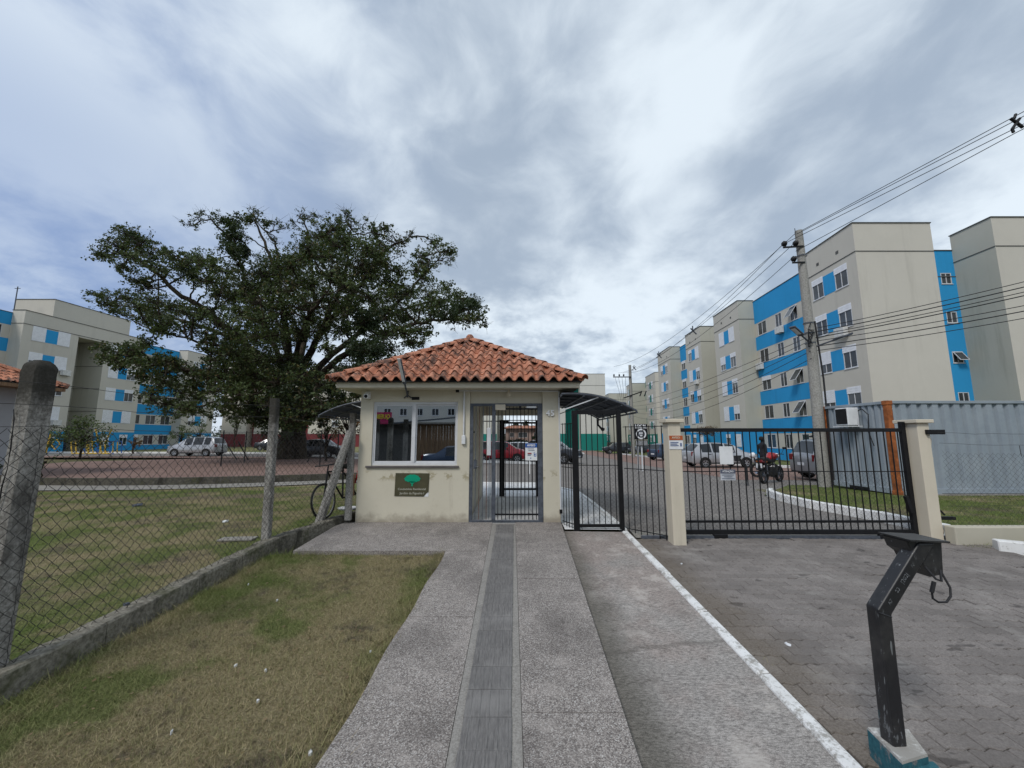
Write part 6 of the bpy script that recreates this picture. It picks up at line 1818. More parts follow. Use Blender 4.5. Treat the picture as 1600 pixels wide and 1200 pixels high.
mb.add(vs, [(0,1,5,4),(1,2,6,5),(2,3,7,6),(3,0,4,7)]); mb.build('sides', MT['teal'], cbk)
cc = (sum(p[0] for p in c)/4, sum(p[1] for p in c)/4)
ci = [(cc[0]+(x-cc[0])*.97, cc[1]+(y-cc[1])*.97) for x,y in c]
MB().add([(x,y,zt_-.014) for x,y in c]+[(x,y,zt_) for x,y in ci], [(4,5,6,7),(0,1,5,4),(1,2,6,5),(2,3,7,6),(3,0,4,7)]).build('top', MT['blocktop'], cbk)
mb = MB().box((2.00,2.20,-.45),(2.17,2.30,-.10)).build('patch', MT['teal'], cbk, bevel=.01)
cn = MB().tube([(1.93,2.30,-.19),(1.88,2.27,-.165),(1.86,2.22,-.165),(1.88,2.18,-.18),(1.93,2.17,-.20)], .012, 7).build('cable', MT['bluepaint'], None, smooth=True)
tag(cn, 'dark blue cable stub curling out by the foot of the painted concrete block', 'cable')
reader_post(8.15, 14.2, G(8.15,14.2)-.02, 'black bent reader post inside the gate, seen through its bars', rz=R(180), block=False)

# security board on its post
lb = thing('warning_board', (7.0, 22, -.3), 'black square board with a round white emblem on a post by the brick bay', 'sign')
MB().bar((6.83,22.0,-.4),(6.83,22.0,1.9), .07, .07).bar((7.05,22.02,-.4),(7.05,22.02,1.2), .06, .06).build('post', MT['alu'], lb)
MB().box((6.66,21.93,1.42),(7.38,21.96,2.26)).box((6.70,21.93,1.08),(7.38,21.96,1.38)).build('board', MT['black'], lb)
text_mesh('lettering', 'LOCAL', .16, MT['white'], lb, (7.02,21.92,2.165), bold=.008, width=.62)
text_mesh('lettering', 'PROTEGIDO', .10, MT['white'], lb, (7.02,21.92,2.045), bold=.003, width=.62)
MB().lathe([(.205,-.01),(.275,-.01),(.275,0),(.205,0)], (7.02,21.925,1.72), 'y', 28).build('emblem', MT['white'], lb)
MB().lathe([(0,-.008),(.17,-.008),(.17,0)], (7.02,21.925,1.72), 'y', 24).build('emblem', MT['steel'], lb)
MB().box((6.92,21.912,1.70),(6.98,21.916,1.82)).box((7.0,21.912,1.70),(7.04,21.916,1.82)).box((7.06,21.912,1.70),(7.12,21.916,1.82)).box((6.96,21.912,1.60),(7.08,21.916,1.66)).build('emblem', MT['white'], lb)
mb = MB()
for r in range(4):
    for k in range(9): mb.box((6.73+k*.07,21.922,1.12+r*.065),(6.78+k*.07,21.929,1.15+r*.065))
mb.build('print', MT['alu'], lb)

# ------------------------------------------------------------------ play frames and bits on the left
pf = thing('play_frame', (-40, 38.5, 0), 'yellow and blue tube climbing frame in front of the left block', 'play frame')
for i, (u, c_) in enumerate(((114,'yellow'),(121,'yellow'),(134,'bluepaint'),(139,'yellow'),(147,'yellow'),(155,'bluepaint'),(160,'yellow'),(167,'yellow'),(174,'bluepaint'))):
    b_ = PY(u, 700, 38); x = b_.x
    MB().tube([(x-.25,38,1.15),(x-.15,38,.5),(x+.0,38.0,.02),(x+.28,38,.02)], .05, 6).tube([(x-.25,38,1.15),(x-.25,39.2,1.15),(x-.15,39.2,.02)], .045, 6).build('bent_tube', MT[c_], pf, smooth=True)
MB().tube([(-41,38,.05),(-37.5,38,.05)], .05, 6).tube([(-38.9,38,1.1),(-39.3,38,2.3)], .06, 6).tube([(-38.2,38,1.1),(-37.8,38,2.3)], .06, 6).build('bent_tube', MT['yellow'], pf, smooth=True)
pf2 = thing('play_frame', (-44, 37.5, 0), 'yellow diamond shaped play frame with a blue post behind the thick fence post', 'play frame')
x = PY(70,695,37.5).x
MB().tube([(x,37.5,0),(x+.2,37.5,1.9)], .07, 6).build('post', MT['bluepaint'], pf2)
MB().tube([(x+.4,37.5,1.9),(x+.2,37.5,.1)], .07, 6).tube([(x+.6,37.5,.9),(x+1.0,37.5,1.4),(x+1.4,37.5,.9),(x+1.0,37.5,.4),(x+.6,37.5,.9)], .05, 6).build('bent_tube', MT['yellow'], pf2)
# posts of the inner wire fence by the tree terrace
ifn = thing('wire_fence', (-12, 20, 0), 'thin inner fence of black posts with slanting braces by the terrace', 'fence')
for (u, v, yy) in ((346,716,21.0),(382,716,24),(500,720,20.5),(527,718,20)):
    q = PY(u, v, yy); q.z = .1
    MB().tube([(q.x,yy,0),(q.x,yy,1.9)], .03, 6).build('post', MT['black'], ifn)
for (ua, va, ub, vb, yy) in ((356,697,370,718,21),(372,690,388,719,24),(499,690,480,722,20.5),(499,690,509,719,20.5)):
    A = PY(ua,va,yy); B = PY(ub,vb,yy); MB().tube([A,B], .03, 6).build('brace', MT['black'], ifn)
chainlink('wire_mesh', (PY(346,716,21).x,21), (PY(527,716,20).x,20), .15, 1.85, ifn, .14, .003)
# manhole lids, scraps
def lid(x, y, w, d, mat, label, rz=0, h=.02, dz=-.02):
    o = MB().box((-w/2,-d/2,0),(w/2,d/2,h)).build('manhole_lid', mat, None, bevel=.006)
    o.location = (x, y, G(x,y)+dz); o.rotation_euler = (0,0,rz); tag(o, label, 'lid'); return o
q = PZ(372, 838, .0); lid(q.x, q.y, .52, .20, MT['kerb_grey'], 'pale oblong concrete lid in the lawn behind the second fence post', .1, .03)
q = PZ(352, 815, .0)
def scrap(u, v, label, s=(.05,.02), h=.012, mat='white', z=None, dz=0):
    zz = z if z is not None else -.1
    q = PZ(u, v, zz); q = PZ(u, v, G(q.x,q.y)+dz); q = PZ(u, v, G(q.x,q.y)+dz)
    rg = random.Random(u*31+v)
    n = 7; w, d = s
    w, d = w*.72, d*.8
    ring = [(w/2*math.cos(t)*rg.uniform(.7,1.1), d/2*math.sin(t)*rg.uniform(.7,1.1), rg.uniform(0,h)) for t in np.linspace(0,2*math.pi,n+1)[:-1]]
    mb = MB(); mb.add(ring+[(0,0,h)]+[(a,b,-.01) for a,b,c in ring], [(i,(i+1)%n,n) for i in range(n)]+[(i,(i+1)%n,n+1+(i+1)%n,n+1+i) for i in range(n)])
    o = mb.build('litter', MT[mat], None); o.location = q; o.rotation_euler = (0,0,rg.uniform(0,3))
    tag(o, label, 'litter'); return o
scrap(485, 1176, 'white pebble-like scrap at the bottom left edge of the path', (.045,.03), .015)
scrap(579, 1018, 'small white scrap on the grass near the path edge', (.03,.012))
scrap(433, 938, 'white fleck on the upper part of the front lawn', (.03,.02))
scrap(415, 1047, 'crumpled white scrap in the middle of the front lawn', (.04,.025))
scrap(403, 1095, 'white scrap low on the front lawn, left of the path', (.035,.02))
scrap(268, 1144, 'thin white scrap near the bottom of the front lawn', (.04,.012))
scrap(368, 1040, 'tiny white paper bit on the front lawn', (.03,.012))
scrap(388, 913, 'white crumb high on the front lawn', (.02,.02))
scrap(1231, 1007, 'torn pale paper scrap lying on the driveway pavers', (.09,.06), .012, 'alu')
scrap(352, 815, 'white plastic scrap in the fenced lawn', (.16,.09), .03)
scrap(215, 790, 'grey blue plastic scrap in the fenced lawn', (.3,.16), .05, 'steel')
scrap(197, 945, 'grey blue wrapper lying on the plinth', (.07,.05), .02, 'steel', dz=.165)
scrap(1065, 881, 'pale scrap on the driveway near the gate', (.08,.03), .01, 'alu')
scrap(518, 1180, 'small white fleck beside the path at the bottom', (.02,.012))
q = PZ(700, 0, 0) if False else None
# ------------------------------------------------------------------ vehicles
# station: (x, z_bottom, z_belt, z_top, half width, half width at top, flag for the gap to the next station)
# flags: b body, g side glass, s screen (glass on top faces), p pillar
PROF = {
 'hatch': [(0,.42,.72,.80,.70,.62,'b'),(.03,.30,.86,.93,.80,.70,'b'),(.09,.27,.92,.98,.835,.68,'s'),(.34,.26,.93,1.40,.845,.60,'b'),(.52,.26,.93,1.47,.85,.595,'g'),(1.18,.26,.925,1.50,.85,.60,'p'),(1.27,.26,.92,1.50,.85,.60,'g'),
   (1.98,.26,.91,1.48,.85,.60,'p'),(2.07,.26,.91,1.475,.85,.60,'g2'),(2.48,.26,.90,1.40,.85,.61,'s'),(3.08,.26,.90,.98,.84,.70,'b'),(3.55,.27,.80,.88,.82,.66,'b'),(3.80,.29,.68,.76,.76,.60,'b'),(3.90,.38,.58,.62,.66,.52,'b')],
 'minivan': [(0,.42,.78,.86,.72,.64,'b'),(.03,.30,.92,1.0,.82,.72,'b'),(.08,.27,.98,1.06,.85,.70,'s'),(.30,.26,.99,1.52,.86,.63,'b'),(.46,.26,.99,1.59,.865,.62,'g'),(.98,.26,.98,1.625,.87,.625,'p'),(1.08,.26,.98,1.63,.87,.625,'g'),
   (1.88,.26,.97,1.62,.87,.62,'p'),(1.98,.26,.97,1.61,.87,.62,'g2'),(2.62,.26,.95,1.50,.865,.63,'s'),(3.32,.26,.95,1.02,.86,.72,'b'),(3.78,.27,.84,.91,.83,.68,'b'),(4.03,.29,.70,.78,.77,.6,'b'),(4.12,.38,.58,.62,.68,.52,'b')],
 'sedan': [(0,.44,.74,.82,.72,.64,'b'),(.04,.32,.88,.94,.80,.70,'b'),(.12,.28,.92,.99,.83,.71,'b'),(.72,.27,.93,1.02,.85,.72,'s'),(1.20,.26,.93,1.36,.855,.60,'b'),(1.30,.26,.93,1.39,.86,.595,'g'),(2.02,.26,.92,1.44,.86,.60,'p'),(2.11,.26,.92,1.44,.86,.60,'g'),
   (2.74,.26,.91,1.40,.86,.60,'s'),(3.35,.26,.90,.97,.85,.72,'b'),(3.95,.27,.80,.87,.83,.67,'b'),(4.25,.29,.68,.75,.77,.6,'b'),(4.35,.38,.58,.62,.68,.52,'b')],
 'suv': [(0,.55,.90,1.0,.76,.68,'b'),(.03,.42,1.02,1.10,.84,.74,'b'),(.10,.38,1.07,1.15,.88,.74,'s'),(.38,.37,1.08,1.60,.89,.66,'b'),(.55,.37,1.08,1.68,.895,.65,'g'),(1.15,.37,1.07,1.70,.90,.655,'p'),(1.26,.37,1.07,1.70,.90,.655,'g'),
   (2.02,.37,1.06,1.69,.90,.65,'p'),(2.12,.37,1.06,1.68,.90,.65,'g2'),(2.60,.37,1.05,1.58,.895,.66,'s'),(3.12,.37,1.05,1.14,.89,.76,'b'),(3.80,.38,.98,1.05,.86,.72,'b'),(4.15,.42,.80,.90,.80,.64,'b'),(4.25,.5,.66,.72,.70,.55,'b')],
 'wagon': [(0,.42,.74,.82,.72,.64,'b'),(.03,.30,.88,.95,.81,.71,'b'),(.09,.27,.94,1.0,.84,.70,'s'),(.55,.26,.95,1.42,.85,.61,'b'),(.66,.26,.95,1.46,.855,.605,'g'),(1.28,.26,.94,1.51,.86,.61,'p'),(1.37,.26,.94,1.515,.86,.61,'g'),
   (2.12,.26,.93,1.50,.86,.61,'p'),(2.21,.26,.93,1.495,.86,.61,'g2'),(2.80,.26,.92,1.42,.86,.61,'s'),(3.45,.26,.91,.98,.85,.72,'b'),(3.95,.27,.80,.88,.83,.67,'b'),(4.22,.29,.68,.76,.77,.6,'b'),(4.32,.38,.58,.62,.68,.52,'b')],
}
WHEELX = {'hatch': (.66,3.12), 'minivan': (.70,3.35), 'sedan': (.80,3.42), 'suv': (.78,3.35), 'wagon': (.82,3.45)}
def car_wheel_meshes(r):
    ty = MB().lathe([(r*.62,-.09),(r*.93,-.10),(r,-.075),(r,.075),(r*.93,.10),(r*.62,.09)], n=24, axis='y')
    rim = MB().lathe([(0,-.085),(r*.14,-.09),(r*.16,-.075)], n=12, axis='y').lathe([(r*.52,-.085),(r*.64,-.09),(r*.64,.06)], n=24, axis='y')
    rim.lathe([(r*.54,-.045),(0,-.045)], n=16, axis='y', mi=1)
    for k in range(5):
        t = k*2*math.pi/5
        rim.bar((math.cos(t)*r*.12,-.078,math.sin(t)*r*.12),(math.cos(t)*r*.56,-.080,math.sin(t)*r*.56), .055, .02, up=(0,1,0))
    a = ty.mesh('tyre', MT['rubber']); b = rim.mesh('rim', [MT['chrome'], MT['rubber']])
    for m in (a, b):
        m.polygons.foreach_set('use_smooth', [True]*len(m.polygons)); m.set_sharp_from_angle(angle=R(40))
    return a, b
WM = {}
def car(kind, loc, rz, paint, label, plate=True, group=None, rack=False):
    c = thing('parked_car', loc, label, 'car', group, rz)
    st = PROF[kind]; Lc = st[-1][0]; ox = Lc/2
    body, scrs = MB(), {}
    def ring(s):
        x, zb, zm, zt, w, wt = s[:6]
        zs = zb+(zm-zb)*.5
        return [(x-ox,0,zb),(x-ox,w*.93,zb),(x-ox,w,zb+.10),(x-ox,w*1.0,zs),(x-ox,w*.965,zm),(x-ox,wt,zt-.02*(zt>1.2)),(x-ox,wt*.55,zt+.022),(x-ox,0,zt+.032)]
    rings = [ring(s) for s in st]
    for (a, b, s) in zip(rings, rings[1:], st):
        for side in (1,-1):
            A = [(p[0],p[1]*side,p[2]) for p in a]; B = [(p[0],p[1]*side,p[2]) for p in b]
            for i in range(7):
                q = (A[i],A[i+1],B[i+1],B[i]) if side == 1 else (A[i],B[i],B[i+1],A[i+1])
                fl = s[6]
                if fl in ('g','g2') and i == 4: MB().add(q, [(0,1,2,3)]).build('side_window', MT['carglass'], c, keep=False)
                elif fl == 's' and i in (5,6): scrs.setdefault(s[0], MB()).quad(*q)
                else: body.quad(*q)
    for rg in (rings[0], rings[-1]):
        body.add(rg + [(p[0],-p[1],p[2]) for p in rg[1:-1]][::-1], [tuple(range(len(rg)*2-2))])
    o = body.build('body', paint, c, keep=False, fix=False)
    bm = bmesh.new(); bm.from_mesh(o.data); bmesh.ops.remove_doubles(bm, verts=bm.verts[:], dist=.001); bmesh.ops.recalc_face_normals(bm, faces=bm.faces[:])
    # round the wheel openings: dark arches are separate
    bm.to_mesh(o.data); bm.free()
    o.data.polygons.foreach_set('use_smooth', [True]*len(o.data.polygons)); o.data.set_sharp_from_angle(angle=R(32))
    for k_, m_ in scrs.items(): m_.build('rear_window' if k_ < 1.5 else 'windscreen', MT['carglass'], c, keep=False)
    big = kind == 'suv'
    r = .36 if big else .305
    if r not in WM: WM[r] = car_wheel_meshes(r)
    wm = st[5][4]
    for x in WHEELX[kind]:
        for side in (1,-1):
            w = bpy.data.objects.new('wheel', None); COL.objects.link(w); w.parent = c
            w.location = (x-ox, side*(wm-.075), r); w.rotation_euler = (0, random.uniform(0,2), 0 if side < 0 else math.pi)
            linkmesh('tyre', WM[r][0], w); linkmesh('rim', WM[r][1], w)
            ar = MB(); rr = r*1.20
            pts_o = [(x-ox+rr*math.cos(t), side*(wm+.004), r+rr*math.sin(t)*1.0) for t in np.linspace(R(-22),R(202),18)]
            cen = (x-ox, side*(wm+.004), r)
            vs = pts_o + [(p[0],side*(wm-.02),p[2]) for p in pts_o] + [cen]
            ar.add(vs, [(i,i+1,36) for i in range(17)] + [(i,i+1,18+i+1,18+i) for i in range(17)])
            ar.build('wheel_arch', MT['rubber'], c, keep=False)
    # sills, bumpers, lamps, mirrors, handles
    zb = st[4][1]
    fx, rx = st[-1][0]-ox, -ox
    MB().box((rx+.02,-wm*.86,st[1][1]-.02),(rx+.14,wm*.86,st[1][1]+.10)).box((fx-.16,-wm*.80,st[1][1]-.02),(fx-.04,wm*.80,st[1][1]+.10)).box((WHEELX[kind][0]-ox+.4,-wm-.006,zb-.01),(WHEELX[kind][1]-ox-.4,wm+.006,zb+.07)).build('trim', MT['rubber'], c, bevel=.01, keep=False)
    redl = MT['tail_lamp']
    zr = st[2][2]
    for side in (1,-1):
        MB().box((rx-.004+.0,side*wm*.72-.10,zr-.22),(rx+.13,side*wm*.93,zr+.05)).build('tail_light', redl, c, bevel=.02, keep=False)
        MB().box((fx-.26,side*wm*.55-.13,st[-3][2]-.10),(fx-.045,side*wm*.86,st[-3][2]+.02)).build('headlight', MT['chrome'], c, bevel=.03, keep=False)
        gx = [s[0] for s in st if s[6] in ('g2',)] or [st[-5][0]-.6]
        MB().box((gx[0]-ox+.30,side*(wm+.02)-.07,st[4][2]+.02),(gx[0]-ox+.42,side*(wm+.10)+.0,st[4][2]+.15)).build('mirror', paint, c, bevel=.03, seg=2, keep=False)
        for s in st:
            if s[6] == 'p': MB().box((s[0]-ox-.22,side*(wm+.002)-.01,st[4][2]-.12),(s[0]-ox-.04,side*(wm+.002)+.01,st[4][2]-.085)).build('handle', MT['rubber'], c, keep=False)
        # door gaps
        mb = MB()
        for s in st:
            if s[6] == 'p': mb.box((s[0]-ox+.03,side*(wm)-.004,zb+.10),(s[0]-ox+.042,side*(wm)+.004,st[4][2]-.02))
        mb.build('door_gap', MT['rubber'], c, keep=False)
    MB().box((rx-.012,-.22,st[1][2]-.34),(rx+.05,.22,st[1][2]-.22)).box((fx-.03,-.22,st[-3][1]+.08),(fx+.01,.22,st[-3][1]+.20)).build('number_plate', MT['alu'], c, keep=False)
    if rack:
        zt = st[6][3]+.05
        for y in (-.5,.5): MB().tube([(-1.1,y,zt),(.9,y,zt)], .018, 6).build('roof_rail', MT['black'], c, keep=False)
    return c
MT['tail_lamp'] = plain('tail_lamp_red', (.16,.008,.01), .25, .1, spec=.6)
MT['p_silver'] = m_carpaint('silver_paint', (.43,.44,.46), .45)
MT['p_grey'] = m_carpaint('grey_silver_paint', (.30,.31,.33), .45)
MT['p_dark'] = m_carpaint('charcoal_paint', (.025,.028,.036))
MT['p_red'] = m_carpaint('red_car_paint', (.30,.006,.016), .15)
MT['p_white'] = m_carpaint('white_car_paint', (.62,.63,.64), .0)
MT['p_blue'] = m_carpaint('blue_grey_car_paint', (.045,.07,.12))
def gp(x, y, dz=0): return (x, y, G(x,y)+dz)
car('minivan', gp(13.8,16.35), R(-6), MT['p_grey'], 'grey silver hatchback with its tail toward the gate, half behind the near utility pole', rack=True)
car('wagon', gp(13.15,25.9), R(4), MT['p_silver'], 'silver estate car side-on behind the blank white board on the sliding gate')
car('hatch', gp(14.6,37.5), R(20), MT['p_blue'], 'blue grey car tail partly hidden behind the left gate pillar')
car('suv', gp(16.0,62), R(178), MT['p_dark'], 'black SUV side-on in front of the white and green block')
car('sedan', gp(19.6,61), R(170), MT['p_dark'], 'dark car parked just behind the black SUV')
car('sedan', gp(23.2,68), R(176), MT['p_blue'], 'dark blue car far down the street, right of the warning board')
car('hatch', gp(26.8,69), R(184), MT['p_dark'], 'farthest dark car at the right of the warning board')
car('hatch', gp(-.75,29.7), R(-4), MT['p_red'], 'red hatchback seen side-on through the booth passage')
car('hatch', gp(1.3,33.5), R(-6), MT['p_white'], 'white car behind the red hatchback, seen through the booth passage')
car('suv', gp(3.15,31.0), R(-30), MT['p_dark'], 'dark SUV just right of the booth pillar')
car('minivan', gp(-27.4,35.3), R(181), MT['p_silver'], 'silver minivan side-on on the left behind the wire fence')
car('sedan', gp(-15.5,32.6), R(-6), MT['p_dark'], 'dark saloon car behind the big tree trunk')
car('sedan', gp(-30.5,52), R(8), MT['p_dark'], 'dark car far back, left of the second fence post')
car('hatch', gp(-27.0,50.5), R(15), MT['p_blue'], 'blue grey car far back beside the second fence post')
car('hatch', gp(-10.6,35.0), R(-30), MT['p_dark'], 'dark car nose beside the leaning concrete brace')
car('sedan', (-2.6,-7.2,-.36), R(2), MT['p_blue'], 'blue saloon car on the street behind the viewpoint')
# luggage on the hatchback roof
lg = thing('roof_load', (13.8,16.35,G(13.8,16.35)+1.7), 'dark ladder-like load tied on the roof rack of the grey hatchback', 'roof load')
M_ = Matrix.Translation((13.8,16.35,G(13.8,16.35)+1.70)) @ Matrix.Rotation(R(-6),4,'Z')
mb = MB()
for y in (-.45,-.15,.2,.5): mb.tube([M_ @ Vector(p) for p in ((-1.5,y,.02),(-.4,y+.03,.10),(.9,y,.05))], .022, 5)
for x in (-1.3,-.8,-.3,.2,.7): mb.tube([M_ @ Vector(p) for p in ((x,-.5,.05),(x+.05,.0,.12),(x,.55,.05))], .018, 5)
mb.build('rack', MT['black'], lg)
mb = MB(); mb.tube([M_ @ Vector(p) for p in ((1.0,-.3,.0),(1.1,-.3,.5),(1.35,-.3,.7),(1.6,-.3,.3),(1.45,-.3,.0))], .03, 6).build('hoop', MT['black'], lg)

# motorcycle seen from behind, standing at an angle
def motorcycle(loc, rz):
    m = thing('motorcycle', loc, 'black motorcycle with a red tank standing on the cobbles inside the gate, seen from behind', 'motorcycle', rz=rz)
    r = .30
    for x in (-.64, .64):
        w = bpy.data.objects.new('wheel', None); COL.objects.link(w); w.parent = m; w.location = (x,0,r)
        a = MB().lathe([(r*.78,-.05),(r*.95,-.058),(r,-.03),(r,.03),(r*.95,.058),(r*.78,.05)], n=22, axis='y').mesh('tyre', MT['rubber'])
        linkmesh('tyre', a, w)
        q = MB().lathe([(r*.74,-.03),(r*.80,-.03),(r*.80,.03),(r*.74,.03)], n=22, axis='y').lathe([(0,-.05),(.05,-.05),(.05,.05),(0,.05)], n=10, axis='y')
        for k in range(6):
            t = k*math.pi/3; q.bar((math.cos(t)*.04,0,math.sin(t)*.04),(math.cos(t)*r*.76,0,math.sin(t)*r*.76), .02, .02, up=(0,1,0))
        linkmesh('rim', q.mesh('rim', MT['steel']), w)
    MB().tube([(-.60,0,.70),(-.25,0,.78),(.18,0,.84),(.42,0,.86)], [.05,.09,.11,.05], 8).build('frame', MT['black'], m, smooth=True, keep=False)
    MB().tube([(-.72,0,.86),(-.45,0,.84),(-.15,0,.80)], [.07,.13,.11], 10).build('seat', MT['rubber'], m, smooth=True, keep=False)
    MB().tube([(-.18,0,.88),(.05,0,.98),(.30,0,.96),(.38,0,.90)], [.07,.15,.14,.06], 10).build('tank', MT['red'], m, smooth=True, keep=False)
    MB().tube([(-.80,0,.80),(-.60,0,.82)], [.05,.09], 8).build('tail_light', MT['tail_lamp'], m, keep=False)
    MB().box((-.93,-.10,.58),(-.915,.10,.74)).build('number_plate', MT['alu'], m, keep=False)
    MB().tube([(-.88,0,.78),(-.95,0,.56)], .05, 6).tube([(-.9,.0,.5),(-.86,0,.62)], [.09,.04], 6).build('mudguard', MT['black'], m, keep=False)
    MB().cbox((.02,0,.42), (.34,.22,.32)).build('engine', MT['rubber'], m, bevel=.05, seg=2, keep=False)
    for s in (-1,1):
        MB().tube([(.66,s*.09,.30),(.48,s*.09,.85),(.42,s*.09,1.02)], .022, 6).build('fork', MT['chrome'], m, keep=False)
        MB().tube([(.40,s*.05,1.03),(.36,s*.22,1.06),(.26,s*.36,1.05)], .014, 6).build('handlebar', MT['black'], m, keep=False)
        MB().tube([(.34,s*.26,1.06),(.38,s*.34,1.26)], .008, 5).cbox((.38,s*.36,1.28), (.03,.12,.08)).build('mirror', MT['black'], m, keep=False)
        MB().tube([(-.62,s*.12,.72),(-.62,s*.14,.36)], .03, 7).build('shock', MT['steel'], m, keep=False)
        MB().cbox((-.72,s*.16,.80), (.06,.06,.05)).build('indicator', MT['orange'], m, bevel=.01, keep=False)
    MB().tube([(.1,.16,.30),(-.35,.18,.30),(-.75,.20,.40)], [.03,.04,.05], 8).build('exhaust', MT['chrome'], m, smooth=True, keep=False)
    MB().lathe([(0,.0),(.09,.01),(.10,.06),(.06,.10),(0,.11)], (.50,0,.98), 'x', 12).build('headlight', MT['white'], m, keep=False)
    return m
motorcycle(gp(9.75,15.35), R(35))
m2 = thing('motorcycle', gp(10.95,17.9), 'second motorcycle behind the person, only its white lamp and dark bars showing', 'motorcycle')
q = Vector(gp(10.95,17.9))
for dx in (-.1,.25): MB().lathe([(.22,-.05),(.30,-.05),(.30,.05),(.22,.05)], (q.x+dx*2,q.y,q.z+.30), 'y', 18).build('wheel', MT['rubber'], m2)
MB().tube([(q.x-.2,q.y,q.z+.7),(q.x+.2,q.y,q.z+.8),(q.x+.6,q.y,q.z+.75)], [.08,.13,.08], 8).build('body', MT['black'], m2, smooth=True)
MB().tube([(q.x-.35,q.y-.3,q.z+1.0),(q.x-.3,q.y+.3,q.z+1.0)], .018, 6).tube([(q.x-.2,q.y,q.z+.3),(q.x-.3,q.y,q.z+1.0)], .03, 6).build('fork', MT['steel'], m2)
MB().lathe([(0,-.16),(.11,-.10),(.13,.02),(.08,.08),(0,.09)], (q.x-.38,q.y-.1,q.z+.95), 'x', 12).build('headlight', MT['white'], m2, smooth='all')

# bicycle leaning behind the brace
def bicycle():
    b = thing('bicycle', (-3.05,8.3,.05), 'black bicycle leaning behind the slanted concrete brace, carrying a red and dark bag', 'bicycle')
    r = .32; ry = R(72)
    M_ = Matrix.Translation((-3.44,8.35,.02)) @ Matrix.Rotation(R(-104),4,'Z') @ Matrix.Rotation(R(8),4,'X')
    T_ = lambda p: M_ @ Vector(p)
    for x in (-.50,.50):
        w = bpy.data.objects.new('wheel', None); COL.objects.link(w); w.location = T_((x,0,r)); w.rotation_euler = M_.to_euler(); attach_w = attach(w, b, True)
        ring = [(math.cos(t)*r,0,math.sin(t)*r) for t in np.linspace(0,2*math.pi,29)]
        MB().tube(ring, .020, 6).build('tyre', MT['rubber'], w, smooth=True, keep=False)
        q = MB().tube([(a*.93,y,c*.93) for a,y,c in ring], .010, 5)
        for k in range(14):
            t = k*2*math.pi/14; q.tube([(0,0,0),(math.cos(t)*r*.92,0,math.sin(t)*r*.92)], .0018, 3)
        q.build('rim', MT['chrome'], w, keep=False)
    A, B_, C_, D_, E_ = (-.50,0,r), (-.14,0,.92), (-.06,0,.30), (.34,0,.86), (.50,0,r)
    fr = MB()
    for p, q in ((A,C_),(A,(-.16,0,.80)),(C_,B_),(C_,D_),((-.15,0,.84),D_),(D_,E_)): fr.tube([T_(p),T_(q)], .018, 7)
    fr.build('frame', MT['black'], b)
    MB().tube([T_((.30,0,.98)),T_((.34,0,.88))], .014, 6).tube([T_((.34,-.28,1.0)),T_((.30,0,.99)),T_((.34,.28,1.0))], .014, 6).build('handlebar', MT['black'], b)
    MB().tube([T_((-.26,0,.93)),T_((.02,0,.95))], [.06,.03], 8).build('saddle', MT['rubber'], b)
    bag = thing('bag', (-2.95,8.2,.3), 'dark bag with red straps hanging on the bicycle by the booth wall', 'bag')
    MB().box((-3.02,8.0,.36),(-2.84,8.22,.86)).build('sack', MT['cloth'], bag, bevel=.05, seg=3)
    MB().bar((-3.03,7.99,.88),(-2.90,7.99,1.02), .03, .02).bar((-3.0,7.98,.90),(-3.06,7.98,.66), .03, .02).build('strap', MT['red'], bag)
    bx = MB().box((-3.16,7.86,.42),(-3.06,7.98,.84)).build('carton', plain('carton', (.36,.24,.17), .8), None, bevel=.01); tag(bx, 'narrow brown carton wedged behind the leaning brace', 'carton')
    ds = MB().lathe([(0,0),(.16,.01),(.18,.035),(.16,.03),(0,.02)], (-3.0,7.55,.24), n=14).build('dish', MT['alu'], None, smooth=True); tag(ds, 'pale shallow dish lying by the foot of the brace', 'dish')
bicycle()

